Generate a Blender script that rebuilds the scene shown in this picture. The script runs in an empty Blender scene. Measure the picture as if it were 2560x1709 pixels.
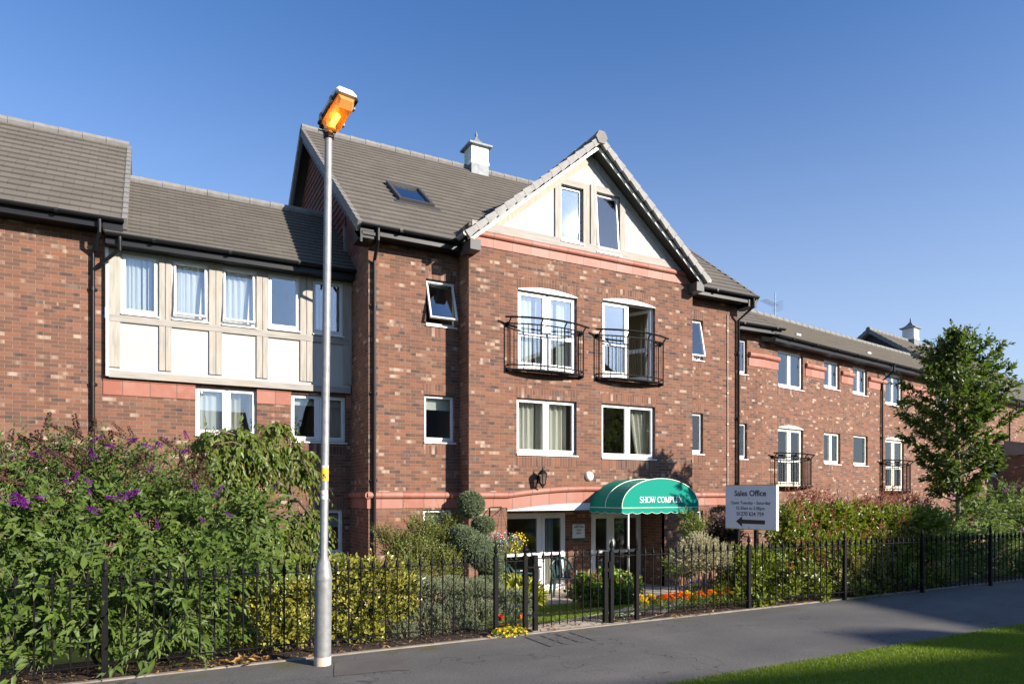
import bpy, bmesh, math, random
import numpy as np
from mathutils import Vector, Matrix, Euler
R = math.radians
scene = bpy.context.scene
col = scene.collection

# ---------------------------------------------------------------- camera, sky, sun, exposure
FPX, HOR = 1706.7, 1234.0
ALPHA = math.atan(FPX / 3220.0)
CA, SA = math.cos(ALPHA), math.sin(ALPHA)
EYE = 1.5
cam = bpy.data.cameras.new('camera')
cam.lens = 24; cam.sensor_width = 36; cam.sensor_fit = 'HORIZONTAL'
cam.shift_y = (HOR - 854.5) / 2560.0
cam.clip_start = 0.05; cam.clip_end = 3000
camo = bpy.data.objects.new('camera', cam); col.objects.link(camo)
camo.location = (0, 0, EYE); camo.rotation_euler = (R(90), 0, -ALPHA)
scene.camera = camo
LU, LZ = -0.66, -0.47                       # light travel per metre of +y
ldir = Vector((LU, 1.0, LZ)).normalized()
ELEV = math.asin(-ldir.z)
AZ = math.atan2(-ldir.x, -ldir.y)           # azimuth of the sun measured from +y towards +x
world = bpy.data.worlds.new('World'); scene.world = world; world.use_nodes = True
wn = world.node_tree; wn.nodes.clear()
sky = wn.nodes.new('ShaderNodeTexSky'); sky.sky_type = 'NISHITA'; sky.sun_disc = False
sky.sun_elevation = ELEV; sky.sun_rotation = AZ
sky.altitude = 0; sky.air_density = 1.0; sky.dust_density = 0.6; sky.ozone_density = 8.0
EXPO, SKYS = 1.0, 0.108
bg = wn.nodes.new('ShaderNodeBackground'); bg.inputs[1].default_value = SKYS
wo = wn.nodes.new('ShaderNodeOutputWorld')
# pale summer haze thickening towards the horizon, by the height of the view direction above it
wtc = wn.nodes.new('ShaderNodeTexCoord'); wsx = wn.nodes.new('ShaderNodeSeparateXYZ'); wn.links.new(wtc.outputs['Generated'], wsx.inputs[0])
def wm(op, x, y=None):
    n = wn.nodes.new('ShaderNodeMath'); n.operation = op; n.use_clamp = True
    for i, q in enumerate((x, y)):
        if q is None: continue
        if isinstance(q, (int, float)): n.inputs[i].default_value = q
        else: wn.links.new(q, n.inputs[i])
    return n.outputs[0]
wf = wm('MULTIPLY', wm('POWER', wm('SUBTRACT', 1.0, wm('DIVIDE', wsx.outputs[2], 0.6)), 1.6), 0.78)
wx = wn.nodes.new('ShaderNodeMix'); wx.data_type = 'RGBA'; wn.links.new(wf, wx.inputs[0]); wn.links.new(sky.outputs[0], wx.inputs[6])
wx.inputs[7].default_value = (*[q/(2**EXPO*SKYS) for q in (.78, .84, .92)], 1)
wn.links.new(wx.outputs[2], bg.inputs[0]); wn.links.new(bg.outputs[0], wo.inputs[0])
sl = bpy.data.lights.new('sun', 'SUN'); sl.energy = 4.9; sl.angle = R(0.5); sl.color = (1.0, 0.925, 0.82)
so = bpy.data.objects.new('sun', sl); col.objects.link(so)
so.rotation_euler = ldir.to_track_quat('-Z', 'Y').to_euler(); so.location = (20, -30, 30)
scene.view_settings.view_transform = 'Standard'
try: scene.view_settings.look = 'None'
except Exception: pass
scene.view_settings.gamma = 1.0
scene.view_settings.exposure = EXPO

# ---------------------------------------------------------------- measuring helpers: a picture ray cut with a real vertical plane
class Frame:
    def __init__(s, o=(0, 0), th=0.0):
        s.o = o; s.th = th; s.e = (math.cos(th), math.sin(th)); s.n = (-math.sin(th), math.cos(th))
    def place(s, ob): ob.location = (s.o[0], s.o[1], 0); ob.rotation_euler = (0, 0, s.th)
    def w(s, x, y): return (s.o[0] + s.e[0]*x + s.n[0]*y, s.o[1] + s.e[1]*x + s.n[1]*y)
F0 = Frame()
F2 = Frame((16.45, 14.8), R(9.2))
def hit(px, py, d, fr=F0):
    """plane at depth d of frame -> (along, z)"""
    X = (px - 1280) / FPX; k = (HOR - py) / FPX
    dx, dy = X*CA + SA, -X*SA + CA
    num = d - ((-fr.o[0])*fr.n[0] + (-fr.o[1])*fr.n[1])
    t = num / (dx*fr.n[0] + dy*fr.n[1])
    s = (dx*t - fr.o[0])*fr.e[0] + (dy*t - fr.o[1])*fr.e[1]
    return s, EYE + k*t
def U(px, d, fr=F0): return hit(px, HOR, d, fr)[0]
def Zp(px, py, d, fr=F0): return hit(px, py, d, fr)[1]
def RECT(fr, d, xl, yt, xr, yb):
    s0, z1 = hit(xl, yt, d, fr); z0 = Zp(xl, yb, d, fr); s1 = U(xr, d, fr)
    return (s0, s1, z0, z1)
def onground(px, py, z):
    t = (z - EYE) / ((HOR - py) / FPX); X = (px - 1280) / FPX
    return ((X*CA + SA)*t, (-X*SA + CA)*t)
def atdepth(px, v):                       # (u) where the picture column meets y = v
    return U(px, v)

# ---------------------------------------------------------------- materials
def nodes(name):
    m = bpy.data.materials.new(name); m.use_nodes = True
    return m, m.node_tree.nodes, m.node_tree.links, m.node_tree.nodes['Principled BSDF']
def N(ns, t, **kw):
    n = ns.new('ShaderNode' + t)
    for k, v in kw.items(): setattr(n, k, v)
    return n
def ramp(ns, stops, interp='LINEAR'):
    r = ns.new('ShaderNodeValToRGB'); r.color_ramp.interpolation = interp
    e = r.color_ramp.elements
    while len(e) < len(stops): e.new(0.5)
    for i, (p, c) in enumerate(stops):
        e[i].position = p; e[i].color = (*c, 1) if len(c) == 3 else c
    return r
def mth(ns, ls, op, a, b=None, c=None, clamp=False):
    n = ns.new('ShaderNodeMath'); n.operation = op; n.use_clamp = clamp
    for i, x in enumerate((a, b, c)):
        if x is None: continue
        if isinstance(x, (int, float)): n.inputs[i].default_value = x
        else: ls.new(x, n.inputs[i])
    return n.outputs[0]
def mixc(ns, ls, f, a, b, bt='MIX'):
    n = ns.new('ShaderNodeMix'); n.data_type = 'RGBA'; n.blend_type = bt
    for i, x in ((0, f), (6, a), (7, b)):
        if isinstance(x, (int, float)): n.inputs[i].default_value = x
        elif isinstance(x, tuple): n.inputs[i].default_value = (*x, 1)
        else: ls.new(x, n.inputs[i])
    return n.outputs[2]
def noise(ns, ls, vec, scale, detail=3, rough=0.5):
    n = ns.new('ShaderNodeTexNoise'); n.inputs['Scale'].default_value = scale
    n.inputs['Detail'].default_value = detail; n.inputs['Roughness'].default_value = rough
    if vec is not None: ls.new(vec, n.inputs['Vector'])
    return n.outputs[0]
def bump(ns, ls, h, strength, dist, b):
    n = ns.new('ShaderNodeBump'); n.inputs['Strength'].default_value = strength; n.inputs['Distance'].default_value = dist
    ls.new(h, n.inputs['Height']); ls.new(n.outputs[0], b.inputs['Normal'])
def simple(name, c, rough=0.5, metal=0.0, var=0.0, vscale=6, bmp=0.0, spec=0.5):
    m, ns, ls, b = nodes(name)
    b.inputs['Roughness'].default_value = rough; b.inputs['Metallic'].default_value = metal
    b.inputs['Specular IOR Level'].default_value = spec
    if var > 0:
        tc = N(ns, 'TexCoord'); f = noise(ns, ls, tc.outputs['Object'], vscale, 4)
        lo = tuple(max(0, x*(1-var)) for x in c); hi = tuple(min(1, x*(1+var)) for x in c)
        r = ramp(ns, [(0.3, lo), (0.7, hi)]); ls.new(f, r.inputs[0]); ls.new(r.outputs[0], b.inputs['Base Color'])
        if bmp: bump(ns, ls, noise(ns, ls, tc.outputs['Object'], vscale*6, 3), bmp, 0.01, b)
    else: b.inputs['Base Color'].default_value = (*c, 1)
    return m
def brick_vec(ns, ls, swap=False):
    tc = N(ns, 'TexCoord'); s = N(ns, 'SeparateXYZ'); ls.new(tc.outputs['Object'], s.inputs[0])
    nn = N(ns, 'SeparateXYZ'); ls.new(tc.outputs['Normal'], nn.inputs[0])
    side = mth(ns, ls, 'GREATER_THAN', mth(ns, ls, 'ABSOLUTE', nn.outputs[0]), 0.6)
    mix = N(ns, 'Mix'); ls.new(side, mix.inputs[0]); ls.new(s.outputs[0], mix.inputs[2]); ls.new(s.outputs[1], mix.inputs[3])
    c = N(ns, 'CombineXYZ')
    if swap: ls.new(s.outputs[2], c.inputs[0]); ls.new(mix.outputs[0], c.inputs[1])
    else: ls.new(mix.outputs[0], c.inputs[0]); ls.new(s.outputs[2], c.inputs[1])
    return tc, c.outputs[0]
BW, BH = 0.2325, 0.0714
def brick_mat(name, soldier=False, red=0.0):
    m, ns, ls, b = nodes(name)
    tc, v = brick_vec(ns, ls, soldier)
    def bt(shift):
        t = N(ns, 'TexBrick'); t.offset = 0.0 if soldier else 0.5; t.squash = 1
        t.inputs['Scale'].default_value = 1; t.inputs['Mortar Size'].default_value = 0.0045; t.inputs['Mortar Smooth'].default_value = 0.25
        t.inputs['Brick Width'].default_value = BW; t.inputs['Row Height'].default_value = BH
        t.inputs['Color1'].default_value = (0, 0, 0, 1); t.inputs['Color2'].default_value = (1, 1, 1, 1); t.inputs['Mortar'].default_value = (0.5, 0.5, 0.5, 1)
        ad = N(ns, 'VectorMath'); ad.operation = 'ADD'; ls.new(v, ad.inputs[0]); ad.inputs[1].default_value = shift
        ls.new(ad.outputs[0], t.inputs['Vector']); return t
    t1 = bt((0, 0, 0))
    bs = N(ns, 'SeparateXYZ'); ls.new(v, bs.inputs[0]); row = mth(ns, ls, 'FLOOR', mth(ns, ls, 'DIVIDE', bs.outputs[1], BH))
    even = mth(ns, ls, 'LESS_THAN', mth(ns, ls, 'FLOORED_MODULO', row, 2.0), 0.5)
    colm = mth(ns, ls, 'FLOOR', mth(ns, ls, 'ADD', mth(ns, ls, 'DIVIDE', bs.outputs[0], BW), mth(ns, ls, 'MULTIPLY', even, 0.0 if soldier else 0.5)))
    cb = N(ns, 'CombineXYZ'); ls.new(row, cb.inputs[0]); ls.new(colm, cb.inputs[1])
    wno = N(ns, 'TexWhiteNoise'); wno.noise_dimensions = '2D'; ls.new(cb.outputs[0], wno.inputs['Vector'])
    wsp = N(ns, 'SeparateColor'); ls.new(wno.outputs['Color'], wsp.inputs[0])
    base = ramp(ns, [(0.0, (0.086, 0.046, 0.033)), (0.3, (0.118, 0.056, 0.037)), (0.55, (0.155, 0.066, 0.039)), (0.8, (0.200, 0.079, 0.042)), (1.0, (0.182, 0.096, 0.063))])
    ls.new(wsp.outputs[0], base.inputs[0])
    fine = noise(ns, ls, v, 60, 3)
    sv = N(ns, 'SeparateXYZ'); ls.new(v, sv.inputs[0]); cv = N(ns, 'CombineXYZ'); ls.new(mth(ns, ls, 'MULTIPLY', sv.outputs[0], 1.0 if not soldier else .35), cv.inputs[0])
    ls.new(mth(ns, ls, 'MULTIPLY', mth(ns, ls, 'FLOOR', mth(ns, ls, 'DIVIDE', sv.outputs[1], BH)), 1.37), cv.inputs[1]); med = noise(ns, ls, cv.outputs[0], 5.5, 1.2)
    med = mth(ns, ls, 'ADD', med, mth(ns, ls, 'MULTIPLY', mth(ns, ls, 'SUBTRACT', noise(ns, ls, v, 34, 2), .5), .16))
    c = mixc(ns, ls, mth(ns, ls, 'MULTIPLY', fine, 0.35), base.outputs[0], (0.30, 0.16, 0.105))
    # cream fire marks on part of some bricks, charcoal smudges on others
    cream = mth(ns, ls, 'MULTIPLY', mth(ns, ls, 'GREATER_THAN', wsp.outputs[1], 0.845), mth(ns, ls, 'MULTIPLY', mth(ns, ls, 'SUBTRACT', med, 0.45), 5.0, clamp=True), clamp=True)
    c = mixc(ns, ls, cream, c, (0.40, 0.295, 0.22))
    dark = mth(ns, ls, 'MULTIPLY', mth(ns, ls, 'GREATER_THAN', wsp.outputs[2], 0.83), mth(ns, ls, 'MULTIPLY', mth(ns, ls, 'SUBTRACT', med, 0.42), 5.0, clamp=True), clamp=True)
    c = mixc(ns, ls, mth(ns, ls, 'MULTIPLY', dark, 0.85), c, (0.052, 0.043, 0.042))
    big = noise(ns, ls, v, 0.6, 3)
    c = mixc(ns, ls, mth(ns, ls, 'MULTIPLY', mth(ns, ls, 'SUBTRACT', big, 0.35), 0.5, clamp=True), c, (0.15, 0.078, 0.056))
    c = mixc(ns, ls, mth(ns, ls, 'MULTIPLY', t1.outputs[1], 0.9), c, (0.27, 0.205, 0.17))
    sm_ = N(ns, 'Mapping'); sm_.inputs['Scale'].default_value = (1.6, .16, 1); ls.new(v, sm_.inputs[0]); stk = noise(ns, ls, sm_.outputs[0], 1.3, 5, .6)
    c = mixc(ns, ls, mth(ns, ls, 'MULTIPLY', mth(ns, ls, 'SUBTRACT', stk, .48), 1.9, clamp=True), c, mixc(ns, ls, 1.0, c, (.70, .68, .68), 'MULTIPLY'))
    ls.new(c, b.inputs['Base Color']); b.inputs['Roughness'].default_value = 0.88; b.inputs['Specular IOR Level'].default_value = 0.25
    h = mth(ns, ls, 'ADD', mth(ns, ls, 'MULTIPLY', mth(ns, ls, 'SUBTRACT', 1.0, t1.outputs[1]), 1.0), mth(ns, ls, 'MULTIPLY', fine, 0.5))
    h = mth(ns, ls, 'ADD', h, mth(ns, ls, 'MULTIPLY', wsp.outputs[1], 0.35))
    bump(ns, ls, h, 0.7, 0.008, b)
    return m
def roof_mat(name, z0, dzc, tile=0.33, hung=False):
    m, ns, ls, b = nodes(name)
    tc = N(ns, 'TexCoord'); s = N(ns, 'SeparateXYZ'); ls.new(tc.outputs['Object'], s.inputs[0])
    nn = N(ns, 'SeparateXYZ'); ls.new(tc.outputs['Normal'], nn.inputs[0])
    side = mth(ns, ls, 'GREATER_THAN', mth(ns, ls, 'ABSOLUTE', nn.outputs[0]), 0.3)
    mix = N(ns, 'Mix'); ls.new(side, mix.inputs[0]); ls.new(s.outputs[0], mix.inputs[2]); ls.new(s.outputs[1], mix.inputs[3])
    zz = mth(ns, ls, 'DIVIDE', mth(ns, ls, 'SUBTRACT', s.outputs[2], z0 - 0.004), dzc)
    c = N(ns, 'CombineXYZ'); ls.new(mix.outputs[0], c.inputs[0]); ls.new(zz, c.inputs[1])
    t = N(ns, 'TexBrick'); t.offset = 0.5
    t.inputs['Scale'].default_value = 1; t.inputs['Brick Width'].default_value = tile; t.inputs['Row Height'].default_value = 1.0
    t.inputs['Mortar Size'].default_value = 0.004; t.inputs['Mortar Smooth'].default_value = 0
    t.inputs['Color1'].default_value = (0, 0, 0, 1); t.inputs['Color2'].default_value = (1, 1, 1, 1); t.inputs['Mortar'].default_value = (0.5, 0.5, 0.5, 1)
    ls.new(c.outputs[0], t.inputs['Vector'])
    if hung: r = ramp(ns, [(0, (0.11, 0.042, 0.030)), (0.5, (0.17, 0.062, 0.042)), (1, (0.20, 0.085, 0.058))])
    else: r = ramp(ns, [(0, (0.128, 0.113, 0.096)), (0.5, (0.139, 0.123, 0.104)), (1, (0.152, 0.134, 0.114))])
    ls.new(t.outputs[0], r.inputs[0])
    f = noise(ns, ls, tc.outputs['Object'], 1.1, 5, 0.6)
    cc = mixc(ns, ls, mth(ns, ls, 'MULTIPLY', mth(ns, ls, 'SUBTRACT', f, 0.38), 1.3, clamp=True), r.outputs[0], tuple(x*0.72 for x in ((0.145, 0.13, 0.11) if not hung else (0.13, 0.05, 0.035))))
    g = noise(ns, ls, tc.outputs['Object'], 9, 4, 0.7)
    if not hung: cc = mixc(ns, ls, mth(ns, ls, 'MULTIPLY', mth(ns, ls, 'SUBTRACT', g, 0.62), 3.0, clamp=True), cc, (0.165, 0.155, 0.11))
    jm = N(ns, 'TexBrick'); jm.offset = 0.5
    for k, vv in (('Scale', 1), ('Brick Width', tile), ('Row Height', 50.0), ('Mortar Size', 0.006), ('Mortar Smooth', 0)): jm.inputs[k].default_value = vv
    fl = mth(ns, ls, 'FLOOR', zz); odd = mth(ns, ls, 'MULTIPLY', mth(ns, ls, 'MODULO', mth(ns, ls, 'ADD', fl, 1000), 2), tile*0.5)
    c2 = N(ns, 'CombineXYZ'); ls.new(mth(ns, ls, 'ADD', mix.outputs[0], odd), c2.inputs[0]); c2.inputs[1].default_value = 25
    ls.new(c2.outputs[0], jm.inputs['Vector'])
    cc = mixc(ns, ls, mth(ns, ls, 'MULTIPLY', jm.outputs[1], 0.5), cc, (0.05, 0.045, 0.04))
    ls.new(cc, b.inputs['Base Color']); b.inputs['Roughness'].default_value = 0.85; b.inputs['Specular IOR Level'].default_value = 0.25
    bump(ns, ls, noise(ns, ls, tc.outputs['Object'], 40, 3), 0.35, 0.006, b)
    return m
def wood_mat(name, c1, c2, vert=True):
    m, ns, ls, b = nodes(name)
    tc = N(ns, 'TexCoord'); mp = N(ns, 'Mapping'); ls.new(tc.outputs['Object'], mp.inputs[0])
    mp.inputs['Scale'].default_value = (14, 14, 1.2) if vert else (1.2, 14, 14)
    f = noise(ns, ls, mp.outputs[0], 1.6, 6, 0.65); r = ramp(ns, [(0.25, c1), (0.55, c2), (0.8, tuple(x*1.12 for x in c2))]); ls.new(f, r.inputs[0])
    f2 = noise(ns, ls, tc.outputs['Object'], 1.7, 4)
    c = mixc(ns, ls, mth(ns, ls, 'MULTIPLY', mth(ns, ls, 'SUBTRACT', f2, 0.5), 3.0, clamp=True), r.outputs[0], (0.35, 0.29, 0.22))
    ls.new(c, b.inputs['Base Color']); b.inputs['Roughness'].default_value = 0.75
    bump(ns, ls, f, 0.35, 0.006, b); return m
def terracotta_mat():
    m, ns, ls, b = nodes('terracotta')
    tc, v = brick_vec(ns, ls)
    s = N(ns, 'SeparateXYZ'); ls.new(v, s.inputs[0]); c = N(ns, 'CombineXYZ'); ls.new(s.outputs[0], c.inputs[0]); c.inputs[1].default_value = 5
    t = N(ns, 'TexBrick'); t.offset = 0
    for k, vv in (('Scale', 1), ('Brick Width', 0.47), ('Row Height', 10.0), ('Mortar Size', 0.008), ('Mortar Smooth', 0.1)): t.inputs[k].default_value = vv
    t.inputs['Color1'].default_value = (0, 0, 0, 1); t.inputs['Color2'].default_value = (1, 1, 1, 1); t.inputs['Mortar'].default_value = (.5, .5, .5, 1)
    ls.new(c.outputs[0], t.inputs['Vector'])
    r = ramp(ns, [(0, (0.27, 0.085, 0.050)), (0.5, (0.31, 0.115, 0.075)), (1, (0.32, 0.145, 0.105))]); ls.new(t.outputs[0], r.inputs[0])
    f = noise(ns, ls, tc.outputs['Object'], 3.5, 5, 0.6)
    cc = mixc(ns, ls, mth(ns, ls, 'MULTIPLY', mth(ns, ls, 'SUBTRACT', f, 0.48), 2.5, clamp=True), r.outputs[0], (0.34, 0.175, 0.13))
    cc = mixc(ns, ls, t.outputs[1], cc, (0.14, 0.075, 0.055)); ls.new(cc, b.inputs['Base Color'])
    b.inputs['Roughness'].default_value = 0.6; bump(ns, ls, mth(ns, ls, 'SUBTRACT', 1.0, t.outputs[1]), 0.6, 0.008, b)
    return m
def render_mat():
    m, ns, ls, b = nodes('white_render')
    tc = N(ns, 'TexCoord'); f = noise(ns, ls, tc.outputs['Object'], 0.9, 5, 0.6); r = ramp(ns, [(0.35, (0.42, 0.405, 0.375)), (0.7, (0.475, 0.462, 0.44))]); ls.new(f, r.inputs[0])
    mp = N(ns, 'Mapping'); mp.inputs['Scale'].default_value = (5, 5, .5); ls.new(tc.outputs['Object'], mp.inputs[0]); sk = noise(ns, ls, mp.outputs[0], 1.2, 5, .65)
    cg = mixc(ns, ls, mth(ns, ls, 'MULTIPLY', mth(ns, ls, 'SUBTRACT', sk, .52), 1.6, clamp=True), r.outputs[0], (.34, .325, .29))
    ls.new(cg, b.inputs['Base Color']); b.inputs['Roughness'].default_value = 0.9
    bump(ns, ls, noise(ns, ls, tc.outputs['Object'], 90, 2), 0.25, 0.004, b); return m
def glass_mat(name, refl=0.16, tint=(0.92, 0.95, 0.95)):
    m, ns, ls, b = nodes(name); ns.remove(b); out = [n for n in ns if n.type == 'OUTPUT_MATERIAL'][0]
    tr = N(ns, 'BsdfTransparent'); tr.inputs[0].default_value = (*tint, 1)
    gl = N(ns, 'BsdfGlossy'); gl.inputs['Roughness'].default_value = 0.01; gl.inputs[0].default_value = (0.95, 0.97, 1, 1)
    fr = N(ns, 'Fresnel'); fr.inputs[0].default_value = 1.5
    tc = N(ns, 'TexCoord'); bp = N(ns, 'Bump'); bp.inputs['Strength'].default_value = 0.02; bp.inputs['Distance'].default_value = 0.02
    ls.new(noise(ns, ls, tc.outputs['Object'], 2.2, 1), bp.inputs['Height']); ls.new(bp.outputs[0], gl.inputs['Normal'])
    f = mth(ns, ls, 'ADD', mth(ns, ls, 'MULTIPLY', fr.outputs[0], 1.6), refl - 0.06, clamp=True)
    mx = N(ns, 'MixShader'); ls.new(f, mx.inputs[0]); ls.new(tr.outputs[0], mx.inputs[1]); ls.new(gl.outputs[0], mx.inputs[2]); ls.new(mx.outputs[0], out.inputs[0])
    return m
def cloth_mat(name, c, trans=0.35):
    m, ns, ls, b = nodes(name); out = [n for n in ns if n.type == 'OUTPUT_MATERIAL'][0]
    b.inputs['Base Color'].default_value = (*c, 1); b.inputs['Roughness'].default_value = 0.9
    t = N(ns, 'BsdfTranslucent'); t.inputs[0].default_value = (*c, 1)
    mx = N(ns, 'MixShader'); mx.inputs[0].default_value = trans
    ls.new(b.outputs[0], mx.inputs[1]); ls.new(t.outputs[0], mx.inputs[2]); ls.new(mx.outputs[0], out.inputs[0]); return m
def leaf_mat(name, cols, trans=0.3, rough=0.42, spec=0.5, back=None):
    m, ns, ls, b = nodes(name); out = [n for n in ns if n.type == 'OUTPUT_MATERIAL'][0]
    g = N(ns, 'NewGeometry'); k = len(cols)
    r = ramp(ns, [(i/max(1, k-1), c) for i, c in enumerate(cols)]); ls.new(g.outputs['Random Per Island'], r.inputs[0])
    tc = N(ns, 'TexCoord'); f = noise(ns, ls, tc.outputs['Object'], 25, 2)
    c = mixc(ns, ls, mth(ns, ls, 'MULTIPLY', f, 0.35), r.outputs[0], tuple(x*0.6 for x in cols[0]))
    if back: c = mixc(ns, ls, mth(ns, ls, 'MULTIPLY', g.outputs['Backfacing'], 0.55), c, back)
    ls.new(c, b.inputs['Base Color']); b.inputs['Roughness'].default_value = rough; b.inputs['Specular IOR Level'].default_value = spec
    t = N(ns, 'BsdfTranslucent'); tcol = mixc(ns, ls, 1.0, c, (1.25, 1.35, 0.55), 'MULTIPLY'); ls.new(tcol, t.inputs[0])
    mx = N(ns, 'MixShader'); mx.inputs[0].default_value = trans
    ls.new(b.outputs[0], mx.inputs[1]); ls.new(t.outputs[0], mx.inputs[2]); ls.new(mx.outputs[0], out.inputs[0]); return m
M = {}
M['brick'] = brick_mat('brick'); M['soldier'] = brick_mat('brick_on_end', True)
M['terracotta'] = terracotta_mat(); M['render'] = render_mat()
M['upvc'] = simple('white_upvc', (0.70, 0.70, 0.69), 0.35, var=0.03)
M['upvc_cream'] = simple('cream_upvc', (0.76, 0.74, 0.62), 0.4)
M['black'] = simple('black_plastic', (0.010, 0.010, 0.012), 0.42, spec=0.28)
M['iron'] = simple('black_iron', (0.007, 0.0066, 0.007), 0.6, spec=0.12, var=0.25, vscale=14, bmp=0.2)
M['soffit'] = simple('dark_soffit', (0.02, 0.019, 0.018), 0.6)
M['oak'] = wood_mat('weathered_oak', (0.22, 0.20, 0.172), (0.36, 0.33, 0.285)); M['oakh'] = wood_mat('weathered_oak_rail', (0.20, 0.185, 0.162), (0.33, 0.305, 0.27), False)
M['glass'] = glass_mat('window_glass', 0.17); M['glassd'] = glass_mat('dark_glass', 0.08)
M['net'] = cloth_mat('net_curtain', (0.82, 0.83, 0.82), 0.3); M['curtain'] = cloth_mat('cream_curtain', (0.70, 0.66, 0.55), 0.25)
M['blind'] = cloth_mat('roller_blind', (0.66, 0.66, 0.60), 0.3)
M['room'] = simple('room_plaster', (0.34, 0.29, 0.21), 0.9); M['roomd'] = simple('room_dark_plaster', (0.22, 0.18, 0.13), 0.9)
M['galv'] = simple('galvanised_steel', (0.25, 0.25, 0.248), 0.55, 0.35, var=0.16, vscale=18, bmp=0.12)
M['lead'] = simple('lead', (0.17, 0.185, 0.195), 0.55, var=0.3, vscale=8)
M['verge'] = simple('verge_tile', (0.19, 0.18, 0.168), 0.8, var=0.15, vscale=7, bmp=0.2)
M['vergelit'] = simple('sunlit_verge_tile', (0.265, 0.255, 0.24), 0.75, var=0.15, vscale=7, bmp=0.2); M['oakst'] = wood_mat('rust_stained_oak', (0.30, 0.25, 0.19), (0.43, 0.36, 0.28)); M['bark'] = simple('bark', (0.11, 0.085, 0.06), 0.9, var=0.35, vscale=20, bmp=0.6)  # gable verge: same tile as the others, sunlit brightness painted into its colour
M['stem'] = simple('green_stem', (0.13, 0.14, 0.06), 0.7)
M['stembrown'] = simple('brown_stem', (0.15, 0.10, 0.06), 0.8)

# ---------------------------------------------------------------- mesh builder
class MB:
    def __init__(s): s.v = []; s.f = []; s.m = []
    def poly(s, pts, mi=0):
        n = len(s.v); s.v += [tuple(p) for p in pts]; s.f.append(tuple(range(n, n+len(pts)))); s.m.append(mi)
    def box(s, x0, x1, y0, y1, z0, z1, mi=0):
        if x0 > x1: x0, x1 = x1, x0
        if y0 > y1: y0, y1 = y1, y0
        if z0 > z1: z0, z1 = z1, z0
        n = len(s.v)
        s.v += [(x0, y0, z0), (x1, y0, z0), (x1, y1, z0), (x0, y1, z0), (x0, y0, z1), (x1, y0, z1), (x1, y1, z1), (x0, y1, z1)]
        s.f += [tuple(n+i for i in q) for q in ((0, 3, 2, 1), (4, 5, 6, 7), (0, 1, 5, 4), (1, 2, 6, 5), (2, 3, 7, 6), (3, 0, 4, 7))]; s.m += [mi]*6
    def tbox(s, T, *a, mi=0):
        n = len(s.v); s.box(*a, mi=mi); s.v[n:] = [tuple(T @ Vector(p)) for p in s.v[n:]]
    def prism(s, pts, axis, lo, hi, mi=0):
        f = {'x': lambda a, b, c: (c, a, b), 'y': lambda a, b, c: (a, c, b), 'z': lambda a, b, c: (a, b, c)}[axis]
        n = len(s.v); k = len(pts)
        s.v += [f(a, b, lo) for a, b in pts] + [f(a, b, hi) for a, b in pts]
        s.f += [tuple(range(n+k-1, n-1, -1)), tuple(range(n+k, n+2*k))] + [(n+i, n+(i+1) % k, n+k+(i+1) % k, n+k+i) for i in range(k)]; s.m += [mi]*(k+2)
    def tube(s, pts, r, n=8, mi=0, cap=True):
        pts = [Vector(p) for p in pts]; rs = r if isinstance(r, (list, tuple)) else [r]*len(pts)
        up = None; b0 = len(s.v)
        for i, p in enumerate(pts):
            t = (pts[min(i+1, len(pts)-1)] - pts[max(i-1, 0)]).normalized()
            if up is None: up = Vector((0, 0, 1)) if abs(t.z) < 0.9 else Vector((1, 0, 0))
            a = (up - t*up.dot(t)).normalized(); up = a; bb = t.cross(a)
            for j in range(n):
                w = 2*math.pi*j/n + (math.pi/n if n == 4 else 0)
                s.v.append(tuple(p + (a*math.cos(w) + bb*math.sin(w))*rs[i]))
        for i in range(len(pts)-1):
            for j in range(n):
                q = b0 + i*n; s.f.append((q+j, q+(j+1) % n, q+n+(j+1) % n, q+n+j)); s.m.append(mi)
        if cap:
            s.f.append(tuple(b0+j for j in range(n-1, -1, -1))); s.f.append(tuple(b0+(len(pts)-1)*n+j for j in range(n))); s.m += [mi, mi]
    def lathe(s, prof, cx=0, cy=0, n=16, mi=0, sx=1, sy=1):
        b0 = len(s.v)
        for r, z in prof:
            for j in range(n):
                w = 2*math.pi*j/n; s.v.append((cx+r*sx*math.cos(w), cy+r*sy*math.sin(w), z))
        for i in range(len(prof)-1):
            for j in range(n):
                q = b0+i*n; s.f.append((q+j, q+(j+1) % n, q+n+(j+1) % n, q+n+j)); s.m.append(mi)
        s.f.append(tuple(b0+j for j in range(n-1, -1, -1))); s.f.append(tuple(b0+(len(prof)-1)*n+j for j in range(n))); s.m += [mi, mi]
    def mesh(s, name, mats, smooth=False):
        me = bpy.data.meshes.new(name); me.from_pydata(s.v, [], s.f)
        for m in (mats if isinstance(mats, (list, tuple)) else [mats]): me.materials.append(m)
        if any(s.m): me.polygons.foreach_set('material_index', s.m)
        bm = bmesh.new(); bm.from_mesh(me); bmesh.ops.recalc_face_normals(bm, faces=bm.faces); bm.to_mesh(me); bm.free()
        if smooth:
            me.polygons.foreach_set('use_smooth', [True]*len(me.polygons)); me.set_sharp_from_angle(angle=R(40))
        me.update(); return me
    def build(s, name, mats, parent=None, fr=None, smooth=False, loc=None, rz=None):
        o = bpy.data.objects.new(name, s.mesh(name, mats, smooth)); col.objects.link(o)
        if parent is not None: o.parent = parent
        if fr is not None: fr.place(o)
        if loc is not None: o.location = loc
        if rz is not None: o.rotation_euler = (0, 0, rz)
        return o
def tag(o, label=None, cat=None, group=None, kind=None):
    if label: o['label'] = label
    if cat: o['category'] = cat
    if group: o['group'] = group
    if kind: o['kind'] = kind
    return o
def thing(name, label, cat, loc=(0, 0, 0), rz=0, group=None):
    o = bpy.data.objects.new(name, None); col.objects.link(o); o.location = loc; o.rotation_euler = (0, 0, rz)
    return tag(o, label, cat, group)
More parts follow.
